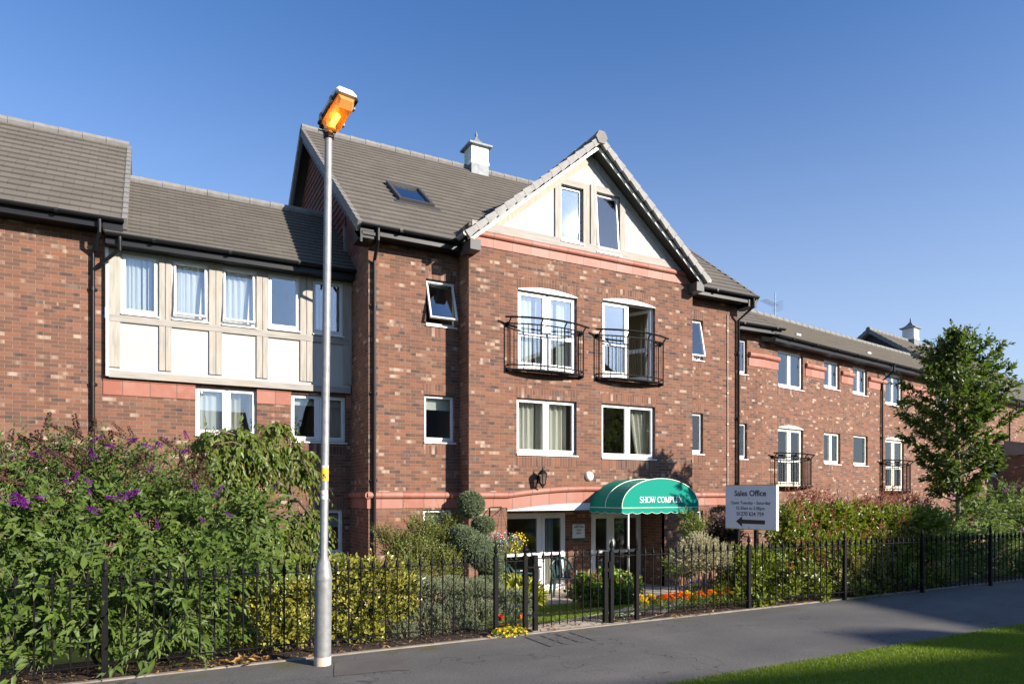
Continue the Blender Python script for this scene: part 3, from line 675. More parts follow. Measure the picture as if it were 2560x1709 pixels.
for g in gws:
    ok.box(g[0]-.16, g[0], vg-.004, vg+.03, zp0+.19, g[3]+.14); ok.box(g[1], g[1]+.16, vg-.004, vg+.03, zp0+.19, g[3]+.14)
    oh.box(g[0], g[1], vg-.004, vg+.03, g[3], g[3]+.14); oh.box(g[0], g[1], vg-.004, vg+.03, zp0+.19, g[2]-.03)
    for p in ((g[0], g[0]), (g[1], g[1])): ok.poly([(p[0], vg, g[2]), (p[0], vg+.16, g[2]), (p[0], vg+.16, g[3]), (p[0], vg, g[3])])
    ok.poly([(g[0], vg, g[3]), (g[1], vg, g[3]), (g[1], vg+.16, g[3]), (g[0], vg+.16, g[3])])
for sgn in (-1, 1):                                      # raking timbers
    x0_, x1_ = gu+sgn*.1, gu+sgn*2.86
    q = [(x0_, rk(x0_)), (x1_, rk(x1_)), (x1_-sgn*.20, rk(x1_)-.0), (x0_, rk(x0_)-.17)]
    rkm = MB(); rkm.prism(q, 'y', vg-.008, vg+.028); rkm.build('oak_rafter', M['oakst'] if sgn < 0 else M['oak'], bld)
ok.build('oak_post', M['oak'], bld); oh.build('oak_rail', M['oakh'], bld)
window(F0, vg, gws[0], 1, inner=[('net', 0, .25)], depth=.09); window(F0, vg, gws[1], 1, inner=[('net', 0, 1)], openp=(0,), depth=.09, lift=.10)

# ---- roofs
def rp(name='roof', **k): return k
mb = MB(); eL = VL-.45; uv = U(314.6, eL)-.05
courses(mb, lambda t: (-10.5, uv), eL, zLe, rV, rZ, 16); courses(mb, lambda t: (-10.5, uv), 2*rV-eL, zLe, rV, rZ, 16)
rfL = mb.build('roof', roof_mat('tile_left', zLe, (rZ-zLe)/16), bld)
mb = MB(); ridge(mb, (-10.5, rV, rZ+.02), (uv+.03, rV, rZ+.02)); mb.build('ridge_tiles', M['verge'], rfL)
for q in ((uv+.03, eL, zLe, rV, rZ), (uv+.03, 2*rV-eL, zLe, rV, rZ)): mb = MB(); vergestrip(mb, *q); mb.build('verge', M['verge'], rfL)
kV, kZ = 17.25, 8.4
mb = MB(); courses(mb, lambda t: (uL+.02, uM-.02), eL, zKe, kV, kZ, 17); courses(mb, lambda t: (uL+.02, uM-.02), 2*kV-eL, zKe, kV, kZ, 17)
rfK = mb.build('roof', roof_mat('tile_link', zKe, (kZ-zKe)/17), bld)
mb = MB(); ridge(mb, (uL+.1, kV, kZ+.02), (uM-.05, kV, kZ+.02)); mb.build('ridge_tiles', M['verge'], rfK)
eM = 13.35; um0, um1 = U(900, eM)+.03, U(1897, eM)-.05; mZ = mM
mb = MB(); courses(mb, lambda t: (um0, um1), eM, zMe, vM, mZ, 24); courses(mb, lambda t: (um0, um1), 2*vM-eM, zMe, vM, mZ, 24)
rfM = mb.build('roof', roof_mat('tile_main', zMe, (mZ-zMe)/24), bld)
mb = MB(); ridge(mb, (um0-.05, vM, mZ+.02), (um1+.05, vM, mZ+.02)); mb.build('ridge_tiles', M['verge'], rfM)
for q in ((um0-.03, eM), (um0-.03, 2*vM-eM), (um1+.03, eM), (um1+.03, 2*vM-eM)): mb = MB(); vergestrip(mb, q[0], q[1], zMe, vM, mZ); mb.build('verge', M['verge'], rfM)
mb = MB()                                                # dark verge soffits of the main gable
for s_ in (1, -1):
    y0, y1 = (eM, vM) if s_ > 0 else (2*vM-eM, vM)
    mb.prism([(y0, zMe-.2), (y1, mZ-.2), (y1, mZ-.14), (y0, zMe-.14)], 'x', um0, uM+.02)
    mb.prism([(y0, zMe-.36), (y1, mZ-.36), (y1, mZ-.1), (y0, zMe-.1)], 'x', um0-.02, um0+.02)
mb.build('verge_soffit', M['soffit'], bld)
# gable over the bay
mb = MB(); nG = 14
def vback(z): return eM+(z-zMe)/((mZ-zMe)/(vM-eM))
for p0 in (gh0, gh1):
    courses(mb, lambda t: (VG, vback(gz0+(gzr-gz0)*t)+.25), p0, gz0, gu, gzr, nG, 'y')
rfG = mb.build('gable_roof', roof_mat('tile_gable', gz0, (gzr-gz0)/nG), bld)
mb = MB(); ridge(mb, (gu, VG-.05, gzr+.02), (gu, vback(gzr)+.2, gzr+.02), .12); mb.build('ridge_tiles', M['verge'], rfG)
for q in (gh0, gh1): mb = MB(); vergestrip(mb, VG-.02, q, gz0, gu, gzr, .1, .11, .29, 'y'); mb.build('verge', M['vergelit'], rfG)
mb = MB(); mb.lathe([(0, 0), (.16, .0), (.16, .13), (.0, .13)], n=6)
T = Matrix.Translation((gu, VG-.1, gzr-.01)) @ Matrix.Rotation(R(-90), 4, 'X'); mb.v = [tuple(T @ Vector(p)) for p in mb.v]; mb.build('ridge_end', M['verge'], rfG)
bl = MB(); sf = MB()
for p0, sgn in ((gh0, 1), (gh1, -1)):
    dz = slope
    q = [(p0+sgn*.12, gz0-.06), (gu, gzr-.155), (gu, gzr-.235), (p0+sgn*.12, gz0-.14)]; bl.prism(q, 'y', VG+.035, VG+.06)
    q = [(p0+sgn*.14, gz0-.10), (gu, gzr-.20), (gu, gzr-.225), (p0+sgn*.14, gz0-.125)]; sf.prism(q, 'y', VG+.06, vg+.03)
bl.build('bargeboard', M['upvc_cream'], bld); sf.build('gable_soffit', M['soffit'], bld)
M['greyp'] = simple('grey_plastic', (.075, .072, .07), .6)
for x in (gh0+.12, gh1-.36): mb = MB(); mb.box(x, x+.24, VG+.02, VB+.2, gz0-.28, gz0-.06); mb.build('eaves_box', M['greyp'], bld)
for x, s_ in ((gh0, 1), (gh1, -1)): mb = MB(); mb.tube([(x-.02*s_, VG-.04, gz0+.0), (x-.02*s_, VG+.3, gz0)], .05, 10); mb.build('gutter_end', M['galv'], bld)
# right wing roofs
mb = MB(); z1e = 6.46
courses(mb, lambda t: (uR-.1, 16.85-1.9*t), V1-.45, z1e, 17.0, z1e+1.9, 12)
mb.poly([(16.85, V1-.45, z1e+.03), (16.85, 19, z1e+.03), (14.95, 17.0, z1e+1.93)])
rf1 = mb.build('roof', roof_mat('tile_wing_front', z1e, 1.9/12), bld)
mb = MB(); zw1 = 6.78+EYE; courses(mb, lambda t: (.1 if t < .02 else -2.5*min(1, t*1.5), 17.2), -.45, zWe, 3.0, zw1, 16); courses(mb, lambda t: (-2.5, 17.2), 6.45, zWe, 3.0, zw1, 16)
rf2 = mb.build('roof', roof_mat('tile_wing', zWe, (zw1-zWe)/16), bld, F2)
mb = MB(); ridge(mb, (-2.5, 3.0, zw1+.02), (17.2, 3.0, zw1+.02)); mb.build('ridge_tiles', M['verge'], rf2)
z3e, z3r, s30, s31 = 4.55+EYE, 8.47+EYE, 17.3, 32
mb = MB(); courses(mb, lambda t: (s30, s31), -.45, z3e, 5.0, z3r, 20); courses(mb, lambda t: (s30, s31), 10.45, z3e, 5.0, z3r, 20)
rf3 = mb.build('roof', roof_mat('tile_far', z3e, (z3r-z3e)/20), bld, F2)
mb = MB(); ridge(mb, (s30-.05, 5, z3r+.02), (s31, 5, z3r+.02)); mb.build('ridge_tiles', M['verge'], rf3)
for q in (-.45, 10.45): mb = MB(); vergestrip(mb, s30-.03, q, z3e, 5, z3r); mb.build('verge', M['verge'], rf3)
mb = MB(); mb.poly([(s30+.3, -.02, z3e-.6), (s30+.3, 10, z3e-.6), (s30+.3, 10, z3e), (s30+.3, 5, z3r-.15), (s30+.3, -.02, z3e)]); mb.build('gable_cladding', simple('dark_cladding', (.035, .036, .04), .7), bld, F2)
mb = MB()
for px, py in ((1980, 828), (2157, 873)):
    s_, z_ = hit(px, py, .6, F2); mb.box(s_-.13, s_+.13, .35, .62, zWe+.42, zWe+.55)
mb.build('roof_vent', M['upvc'], rf2)
# gutters, fascias, pipes
gutter(F0, -10.4, uv+.02, eL-.02, zLe+.01); fascia(F0, -10.4, uv, eL+.05, zLe, VL)
gutter(F0, uL+.03, uM+.05, eL-.02, zKe+.01); fascia(F0, uL+.03, uM+.02, eL+.05, zKe, yo+.1)
gutter(F0, um0, gh0+.1, eM-.02, zMe+.01); fascia(F0, um0, gh0+.3, eM+.05, zMe, VR)
gutter(F0, gh1-.15, um1, eM-.02, zMe+.01); fascia(F0, gh1-.3, um1, eM+.05, zMe, VR)
gutter(F0, uR, 16.9, V1-.47, z1e+.01); fascia(F0, uR, 16.85, V1-.4, z1e, V1)
gutter(F2, .1, 17.6, -.47, zWe+.01); fascia(F2, .1, 17.3, -.4, zWe, 0)
gutter(F2, s30, s31, -.47, z3e+.01); fascia(F2, s30, s31, -.4, z3e, 0)
for q in ((um0-.02, uM, eM+.03, VR+.1, zMe-.26, zMe-.02), (um1, um1-.3, eM+.03, VR+.1, zMe-.26, zMe-.02), (uv-.32, uv, eL+.03, VL+.1, zLe-.24, zLe-.02)): mb = MB(); mb.box(*q); mb.build('eaves_box', M['black'], bld)
def drop(fr, px, d, zt, yo_, px2=None):
    x = U(px, d-.06, fr); xt = x if px2 is None else px2
    pipe(fr, [(xt, yo_, zt), (xt, yo_, zt-.22), (x, d-.06, zt-.52), (x, d-.06, ZG-.2)])
drop(F0, 232, VL, zLe-.05, eL-.02, U(249, eL)); drop(F0, 936, VR, zMe-.05, eM-.02, U(945, eM)); drop(F0, 1846, VR, zMe-.05, eM-.02, uR+.12)
drop(F2, 2206, 0, zWe-.05, -.47); drop(F2, 2408, 0, zWe-.05, -.47); drop(F2, 2524, 0, z3e-.05, -.47)
xg = U(300, eL); xp = U(232, VL-.06)
mb = MB(); mb.tube([(xg, eL-.02, zKe-.04), (xg, eL-.02, zKe-.28), (xp+.1, VL-.1, zKe-.52), (xp, VL-.06, zKe-.62)], .036, 10); mb.build('downpipe', M['black'], bld, None, True)
mb = MB(); xq = U(1819, VR-.02); mb.tube([(xq, VR-.02, ZG), (xq, VR-.02, zMe-.45)], .013, 6)
for z in np.arange(0, 6, .85): mb.box(xq-.03, xq+.03, VR-.035, VR, z, z+.03)
mb.build('conduit', simple('cream_conduit', (.55, .42, .32), .6), bld)
# skylight on the main roof
def onroof(px, py):
    X = (px-1280)/FPX; k = (HOR-py)/FPX; sl = (mZ-zMe)/(vM-eM); dy = -X*SA+CA; dx = X*CA+SA
    t = (zMe-EYE-sl*eM)/(k-sl*dy); return dx*t, dy*t
q = [onroof(*p) for p in ((998, 506), (1084.5, 523), (1046, 479), (964, 463.6))]
xa, xb = (q[0][0]+q[3][0])/2, (q[1][0]+q[2][0])/2; ya, yb_ = (q[0][1]+q[1][1])/2, (q[2][1]+q[3][1])/2
sl = (mZ-zMe)/(vM-eM); an = math.atan(sl); Ls = (yb_-ya)/math.cos(an)
Tm = Matrix.Translation((xa, ya, zMe+sl*(ya-eM))) @ Matrix.Rotation(an, 4, 'X'); wx = xb-xa
mb = MB()
for a in ((0, .07, 0, Ls), (wx-.07, wx, 0, Ls), (.07, wx-.07, Ls-.08, Ls), (.07, wx-.07, 0, .07)): mb.tbox(Tm, a[0], a[1], a[2], a[3], -.05, .11)
mb.tbox(Tm, -.12, wx+.12, -.16, -.002, .0, .045)
sk = mb.build('skylight', simple('grey_aluminium', (.055, .052, .05), .5), rfM)
mb = MB(); mb.tbox(Tm, .07, wx-.07, .07, Ls-.08, .05, .06); mb.build('pane', M['glass'], sk)
mb = MB(); mb.tbox(Tm, .07, wx-.07, .07, Ls-.08, -.03, .0); mb.build('blind', M['blind'], sk)
# cupolas
def cupola(x, y, z, w, fr, parent, name='cupola'):
    mb = MB(); h = w/2; H = w*1.18
    mb.box(-h*1.0, h*1.0, -h, h, w*.16, H); mb.box(-h*1.07, h*1.07, -h*1.07, h*1.07, w*.14, w*.32)
    for sx in (0, 1, 2, 3):
        T = Matrix.Rotation(R(90*sx), 4, 'Z')
        for i in range(7): 
            zz = w*.40+i*w*.095; mb.tbox(T @ Matrix.Translation((0, -h-.004, zz)) @ Matrix.Rotation(R(-25), 4, 'X'), -h*.72, h*.72, -.012, .012, -.005, w*.11)
    o = mb.build(name, M['upvc'], parent, None, loc=(x, y, z))
    m2 = MB(); prof = [(h*1.36, H-.02), (h*1.36, H+.035), (h*1.22, H+.05), (h*.92, H+w*.14), (h*.58, H+w*.28), (h*.30, H+w*.47), (h*.12, H+w*.62), (h*.05, H+w*.70)]
    m2.lathe([(r*1.4142, zz) for r, zz in prof], n=4); T = Matrix.Rotation(R(45), 4, 'Z'); m2.v = [tuple(T @ Vector(p)) for p in m2.v]
    rr = m2.build('cupola_roof', M['lead'], o)
    m3 = MB(); m3.lathe([(.02, H+w*.66), (.048*w/.55, H+w*.75), (.040*w/.55, H+w*.83), (.010, H+w*1.0)], n=8); m3.build('finial', M['lead'], o, None, True)
    m4 = MB(); m4.box(-h*1.03, h*1.03, -h*1.03, h*1.03, -w*.7, w*.14); m4.build('lead_apron', M['lead'], o)
    return o
xc = U(1180.6, 18.85)+.28; cupola(xc, vM-.03, mZ+.0, .56, F0, rfM)
Xs = hit(2275, 860, 5.0, F2)[0]; cupola(Xs, 4.97, z3r, .62, F2, rf3)
# television aerial on the right wing ridge
s_, z_ = hit(1938, 782, 3.0, F2); wx_, wy_ = F2.w(s_, 3.0)
ae = thing('tv_aerial', 'thin metal television aerial standing on the ridge of the right wing roof', 'aerial', (wx_, wy_, zw1))
mb = MB(); mb.tube([(0, 0, -.1), (0, 0, 1.02)], .02, 6); mb.build('pole', M['galv'], ae)
mb = MB(); mb.tube([(-.75, -.1, .62), (.22, .05, .52)], .012, 5)
for i in range(9):
    t = i/9; c = Vector((-.75, -.1, .62)).lerp(Vector((.1, .03, .53)), t); mb.tube([c+Vector((-.03, .16, 0)), c-Vector((-.03, .16, 0))], .006, 4)
for dz in (-.16, -.08, 0, .08, .16): mb.tube([(.2, -.22, .53+dz), (.2, .3, .53+dz)], .006, 4)
mb.build('aerial_array', M['galv'], ae)
# balconies
def balcony(fr, d, xa, xb, zb, zt, bow=.20, base=.10):
    def yy(x): t = (x-(xa+xb)/2)/((xb-xa)/2); return d-base-bow*(1-t*t)
    n = 14; xs = [xa+(xb-xa)*i/n for i in range(n+1)]
    mb = MB()
    up = [(x, yy(x), zb) for x in xs]
    for i in range(n): mb.poly([up[i], up[i+1], (xs[i+1], d-.01, zb), (xs[i], d-.01, zb)]); 
    mb.tube([(x, yy(x), zb) for x in xs], .022, 6); mb.tube([(xa, d+.02, zb-.02), (xa, yy(xa), zb-.02)], .022, 6); mb.tube([(xb, d+.02, zb-.02), (xb, yy(xb), zb-.02)], .022, 6)
    for zq in (zt, zb+.10):
        mb.tube([(xa-.02, d+.02, zq)]+[(x, yy(x), zq) for x in xs]+[(xb+.02, d+.02, zq)], .016, 6)
    for x in (xa, xb): mb.tube([(x, d+.01, zt), (x, d-.05, zt)], .05, 8); mb.tube([(x, d+.01, zb), (x, d-.05, zb)], .045, 8)
    o = mb.build('balcony', M['iron'], bld, fr, True)
    hb = MB(); hp = [(x, yy(x)-.10, zt+.12) for x in [xa-.12]+xs[1:-1]+[xb+.12]]; hb.tube(hp, .023, 8)
    ps = [xa, xa+(xb-xa)*.36, xa+(xb-xa)*.68, xb]
    hb.build('handrail', M['iron'], o, None, True)
    for x in ps:
        p = MB(); p.tube([(x, yy(x), zb-.03), (x, yy(x), zt), (x, yy(x)-.02, zt+.04), (x, yy(x)-.08, zt+.09), (x, yy(x)-.10, zt+.115)], .017, 6); p.build('post', M['iron'], o, None, True)
    for i in range(1, 19):
        x = xa+(xb-xa)*i/19
        if min(abs(x-q) for q in ps) < .03: continue
        p = MB(); p.tube([(x, yy(x), zb+.1), (x, yy(x), zt)], .0075, 5); p.build('baluster', M['iron'], o)
    return o
def bal(fr, d, pl, pr, yt, yb):
    dd = d-.16; s0, z1 = hit(pl, yt, dd, fr); z0 = Zp(pl, yb, dd, fr); return balcony(fr, d, s0, U(pr, dd, fr), z0, z1)
bal(F0, VB, 1276, 1462, 806, 921); bal(F0, VB, 1501, 1662, 836, 943)
bal(F2, 0, 1941, 2032, 1141, 1216); bal(F2, 0, 2211, 2280, 1157, 1228)
# porch doors: window-wall on the left and the entrance door on the right
def leaf(a, b, c, d, y, mid=.52, name='pane', w=.075, par=None):
    mb = MB(); frame_ring(mb, a, b, c, d, y, y+.06, w, w+.03); zm = c+(d-c)*.48; mb.box(a+w, b-w, y+.002, y+.058, zm-.035, zm+.035)
    o = mb.build('door_leaf', M['upvc'], par or bld); g = MB(); g.box(a+w, b-w, y+.03, y+.036, c+w+.03, d-w); g.build('pane', M['glassd'], o); return o
xm = U(1404, VD)
sx = [pL[0], U(1400, VD)-.32, pL[1]]; sx[1] = U(1352, VD)
mb = MB(); frame_ring(mb, pL[0], pL[1], pL[2], pL[3], VD+.005, VD+.075, .05); mb.box(sx[1]-.03, sx[1]+.03, VD+.006, VD+.074, pL[2], pL[3]); pf = mb.build('porch_glazing', M['upvc'], bld)
leaf(pL[0]+.05, sx[1]-.03, pL[2]+.03, pL[3]-.05, VD-.01, par=pf); leaf(sx[1]+.03, pL[1]-.05, pL[2]+.03, pL[3]-.05, VD-.01, par=pf)
drape(sx[1]+.1, pL[1]-.25, pL[2]+.1, pL[3]-.1, VD+.2, 4, .04, rngw, .3).build('curtain', M['curtain'], pf, None, True)
mb = MB(); frame_ring(mb, pD[0], pD[1], pD[2], pD[3], VD+.005, VD+.075, .05); xd = pD[0]+(pD[1]-pD[0])*.38; mb.box(xd-.03, xd+.03, VD+.006, VD+.074, pD[2], pD[3]); df = mb.build('entrance_door', M['upvc'], bld)
leaf(pD[0]+.05, xd-.03, pD[2]+.03, pD[3]-.05, VD-.01, par=df); leaf(xd+.03, pD[1]-.05, pD[2]+.03, pD[3]-.05, VD-.01, par=df)
mb = MB(); mb.tube([(xd+.09, VD-.05, ZG+1.0), (xd+.09, VD-.05, ZG+1.15)], .012, 6); mb.build('door_handle', M['galv'], df)
mb = MB()
for q in ([(po[0]-.3, VD+2.5, ZG-.1), (po[1]+.3, VD+2.5, ZG-.1), (po[1]+.3, VD+2.5, 2), (po[0]-.3, VD+2.5, 2)], [(po[0]-.3, VD+.1, ZG-.02), (po[1]+.3, VD+.1, ZG-.02), (po[1]+.3, VD+2.5, ZG-.02), (po[0]-.3, VD+2.5, ZG-.02)],
          [(po[0]-.3, VD+.1, ZG), (po[0]-.3, VD+2.5, ZG), (po[0]-.3, VD+2.5, 2), (po[0]-.3, VD+.1, 2)], [(po[1]+.3, VD+.1, ZG), (po[1]+.3, VD+2.5, ZG), (po[1]+.3, VD+2.5, 2), (po[1]+.3, VD+.1, 2)], [(po[0]-.3, VD+.1, 1.9), (po[1]+.3, VD+.1, 1.9), (po[1]+.3, VD+2.5, 1.9), (po[0]-.3, VD+2.5, 1.9)]): mb.poly(q)
mb.build('room_interior', M['roomd'], bld)
# far block beyond the right wing
fb = thing('brick_outbuilding', 'low dark brick wing with flat grey roof edge at the right border behind the tree', 'building')
s0 = U(2531, -.6, F2)
mb = MB(); mb.box(s0, s0+5, -3.0, -.02, -1.2, hit(2545, 1135, -1, F2)[1]-.0); mb.build('wall', M['brick'], fb, F2)
zf = hit(2545, 1135, -1, F2)[1]; mb = MB(); mb.prism([(-3.2, zf+.003), (-.3, zf+.003), (-.3, zf+.7), (-3.2, zf+.2)], 'x', s0-.15, s0+5.2); mb.build('roof', M['verge'], fb, F2)
# ---------------------------------------------------------------- ground, path, lawn, patio
def G(v): return 0.0 if v < 6.75 else (-.82 if v > 11.6 else -.82*(v-6.75)/(11.6-6.75))
VF = 6.5                                                 # fence line
def ground_mat(name, c1, c2, s1=3, s2=60, b_=.4, extra=None):
    m, ns, ls, b = nodes(name); tc = N(ns, 'TexCoord')
    r = ramp(ns, [(.35, c1), (.65, c2)]); f = noise(ns, ls, tc.outputs['Object'], s1, 6, .6); ls.new(f, r.inputs[0]); c = r.outputs[0]
    g = noise(ns, ls, tc.outputs['Object'], s2, 3, .7)
    c = mixc(ns, ls, mth(ns, ls, 'MULTIPLY', g, .6), c, tuple(x*1.5 for x in c2))
    if extra:
        h = noise(ns, ls, tc.outputs['Object'], extra[0], 4, .6)
        c = mixc(ns, ls, mth(ns, ls, 'MULTIPLY', mth(ns, ls, 'SUBTRACT', h, extra[1]), 6, clamp=True), c, extra[2])
    ls.new(c, b.inputs['Base Color']); b.inputs['Roughness'].default_value = .92; b.inputs['Specular IOR Level'].default_value = .2
    bump(ns, ls, g, b_, .02, b); return m
def asphalt():
    m, ns, ls, b = nodes('asphalt'); tc = N(ns, 'TexCoord'); o = tc.outputs['Object']
    f = noise(ns, ls, o, 1.2, 6, .62); r = ramp(ns, [(.3, (.11, .102, .094)), (.55, (.150, .138, .126)), (.75, (.19, .172, .155))]); ls.new(f, r.inputs[0])
    v = N(ns, 'TexVoronoi'); v.inputs['Scale'].default_value = 130; ls.new(o, v.inputs['Vector'])
    c = mixc(ns, ls, mth(ns, ls, 'MULTIPLY', mth(ns, ls, 'LESS_THAN', v.outputs[0], .26), .5), r.outputs[0], (.21, .195, .178))
    g = noise(ns, ls, o, 260, 2, .6); c = mixc(ns, ls, mth(ns, ls, 'MULTIPLY', g, .5), c, (.10, .092, .085))
    g2 = noise(ns, ls, o, 55, 4, .75); c = mixc(ns, ls, mth(ns, ls, 'MULTIPLY', mth(ns, ls, 'SUBTRACT', g2, .50), 5.0, clamp=True), c, (.055, .050, .046))
    c = mixc(ns, ls, mth(ns, ls, 'MULTIPLY', mth(ns, ls, 'SUBTRACT', noise(ns, ls, o, 38, 4, .8), .56), 6.0, clamp=True), c, (.25, .23, .205))
    g3 = noise(ns, ls, o, .55, 4, .6); c = mixc(ns, ls, mth(ns, ls, 'MULTIPLY', mth(ns, ls, 'SUBTRACT', g3, .48), 2.5, clamp=True), c, (.095, .088, .082))
    vc = N(ns, 'TexVoronoi'); vc.feature = 'DISTANCE_TO_EDGE'; vc.inputs['Scale'].default_value = .45
    wv_ = N(ns, 'VectorMath'); wv_.operation = 'ADD'; ls.new(o, wv_.inputs[0]); wn_ = N(ns, 'TexNoise'); wn_.inputs['Scale'].default_value = 3; ls.new(o, wn_.inputs['Vector']); ls.new(wn_.outputs[1], wv_.inputs[1]); ls.new(wv_.outputs[0], vc.inputs['Vector'])
    c = mixc(ns, ls, mth(ns, ls, 'MULTIPLY', mth(ns, ls, 'LESS_THAN', vc.outputs[0], .004), .55), c, (.035, .032, .03))
    mp = N(ns, 'Mapping'); mp.inputs['Scale'].default_value = (.5, 2.2, 1); ls.new(o, mp.inputs[0]); st = noise(ns, ls, mp.outputs[0], 1.4, 5, .65)
    c = mixc(ns, ls, mth(ns, ls, 'MULTIPLY', mth(ns, ls, 'SUBTRACT', st, .52), 2.2, clamp=True), c, (.185, .165, .146))
    s = N(ns, 'SeparateXYZ'); ls.new(o, s.inputs[0])                # moss along the garden edge
    ed = mth(ns, ls, 'MULTIPLY', mth(ns, ls, 'SUBTRACT', s.outputs[1], 6.02), 5.0, clamp=True)
    mo = mth(ns, ls, 'MULTIPLY', ed, mth(ns, ls, 'MULTIPLY', mth(ns, ls, 'SUBTRACT', noise(ns, ls, o, 2.3, 5, .7), .50), 6.0, clamp=True))
    c = mixc(ns, ls, mth(ns, ls, 'MULTIPLY', mo, .8), c, (.10, .095, .02))
    ls.new(c, b.inputs['Base Color']); b.inputs['Roughness'].default_value = .9; b.inputs['Specular IOR Level'].default_value = .22
    bump(ns, ls, mth(ns, ls, 'ADD', v.outputs[0], g), .45, .006, b); return m
M['asphalt'] = asphalt()
M['lawn'] = ground_mat('lawn_turf', (.08, .13, .013), (.13, .185, .022), 2, 90, .5)
M['turf'] = ground_mat('far_turf', (.05, .08, .02), (.08, .11, .03), .3, 40, .3)
M['mulch'] = ground_mat('bark_mulch', (.035, .024, .017), (.075, .05, .035), 9, 120, 1.0, (45, .60, (.20, .14, .095)))
M['paving'] = ground_mat('buff_paving', (.34, .275, .205), (.42, .345, .26), 2.5, 70, .25)
def sheet(name, pts, mat, kind='structure', n=None):
    mb = MB(); mb.poly(pts); o = mb.build(name, M[mat]); return tag(o, kind=kind)
mb = MB(); S_ = 900
for x0, x1, y0, y1 in ((-S_, S_, -S_, 4.05), (-S_, -40, 4.05, S_), (80, S_, 4.05, S_), (-40, 80, 30, S_)): mb.poly([(x0, y0, -.86 if y0 > 3 else -.03), (x1, y0, -.86 if y0 > 3 else -.03), (x1, y1, -.86 if y0 > 3 else -.03), (x0, y1, -.86 if y0 > 3 else -.03)])
tag(mb.build('ground', M['turf']), kind='structure')
sheet('road', [(-200, -7.5, -.02), (200, -7.5, -.02), (200, .6, -.02), (-200, .6, -.02)], 'asphalt')
sheet('pavement', [(-60, 4.0, 0), (90, 4.0, 0), (90, 6.36, 0), (-60, 6.36, 0)], 'asphalt')
mb = MB(); mb.box(-60, 90, .45, .6, -.1, .06); tag(mb.build('kerb', M['paving']), kind='structure')
M['edging'] = simple('edging_stone', (.24, .20, .16), .9, var=.3, vscale=5)
mb = MB(); mb.box(-60, 90, 6.36, 6.41, -.1, .012); mb.box(-60, 90, 4.09, 4.13, -.1, .014); tag(mb.build('edging', M['edging']), kind='structure')
# verge of grass on the near side, slightly domed
def strip(name, mat, x0, x1, ys, zf, nx=1):
    mb = MB()
    xs = np.linspace(x0, x1, nx+1)
    for i in range(nx):
        for a, b in zip(ys[:-1], ys[1:]): mb.poly([(xs[i], a, zf(a)), (xs[i+1], a, zf(a)), (xs[i+1], b, zf(b)), (xs[i], b, zf(b))])
    return tag(mb.build(name, M[mat], smooth=True), kind='structure')
def ZV(v): return .018+.03*math.sin(max(0, min(1, (4.09-v)/3.4))*math.pi)
strip('grass_verge', 'lawn', -60, 90, list(np.linspace(.6, 4.09, 9)), ZV)
gys = [6.41, 6.75]+list(np.linspace(7.2, 11.6, 9))+[16]
strip('flower_bed', 'mulch', -14, 44, gys, lambda v: G(v)-.004)
# path from the gate, patio and lawn
gA, gB = onground(1338, 1576, 0), onground(1512, 1560, 0)
def gz(x, v, e): return (x, v, G(v)+e)
def poly_strip(name, mat, L, Rr, e, kind='structure'):
    mb = MB()
    for i in range(len(L)-1):
        (a, va), (b, vb) = L[i], L[i+1]; (c, vc), (d, vd) = Rr[i], Rr[i+1]
        n = 6
        for k in range(n):
            t0, t1 = k/n, (k+1)/n; f = lambda p, q, t: p+(q-p)*t
            mb.poly([gz(f(a, b, t0), f(va, vb, t0), e), gz(f(c, d, t0), f(vc, vd, t0), e), gz(f(c, d, t1), f(vc, vd, t1), e), gz(f(a, b, t1), f(va, vb, t1), e)])
    return tag(mb.build(name, M[mat]), kind=kind)
def ong(px, py):
    v = 8.0
    for _ in range(40): v = .5*v+.5*onground(px, py, G(v))[1]
    return onground(px, py, G(v))
g0, g1 = gA[0]-.05, gB[0]+.02
PL_ = [(g0, 6.38), (g0+.02, 6.8), ong(1345, 1562), ong(1430, 1546), ong(1520, 1529), ong(1590, 1513), ong(1640, 1500)]
PR_ = [(g1, 6.38), (g1+.12, 6.8), ong(1530, 1562), ong(1600, 1550), ong(1660, 1536), ong(1690, 1518), ong(1705, 1502)]
poly_strip('garden_path', 'paving', PL_, PR_, .006)
poly_strip('patio', 'paving', [(5.7, 12.25), (5.7, 14.1)], [(12.2, 12.25), (12.2, 14.1)], .004)
mb = MB(); xs_ = np.linspace(3.4, 9.6, 25); ys_ = np.linspace(7.25, 12.25, 21)
def in_path(x, y):
    for (a, b), (e, f) in zip(zip(PL_[:-1], PR_[:-1]), zip(PL_[1:], PR_[1:])): pass
    k = [p for p in PL_]; 
    for (xa, ya), (xb, yb) in zip(k[:-1], k[1:]):
        if ya <= y <= yb or yb <= y <= ya: return x > xa+(xb-xa)*((y-ya)/((yb-ya) or 1e-6))
    return y < k[-1][1]
lawn_ok = lambda x, y: (not in_path(x, y)) and x > 3.5+(y-7.25)*.42
for y0, y1 in zip(ys_[:-1], ys_[1:]):
    for x0, x1 in zip(xs_[:-1], xs_[1:]):
        mb.poly([gz(x0, y0, .002), gz(x1, y0, .002), gz(x1, y1, .002), gz(x0, y1, .002)]) if x0 > 3.4+(y0-7.25)*.42 else None
tag(mb.build('garden_lawn', M['lawn']), kind='structure')
poly_strip('garden_lawn', 'lawn', [(-12, 9.0), (-12, 13.5)], [(1.6, 9.0), (1.6, 13.5)], .003)
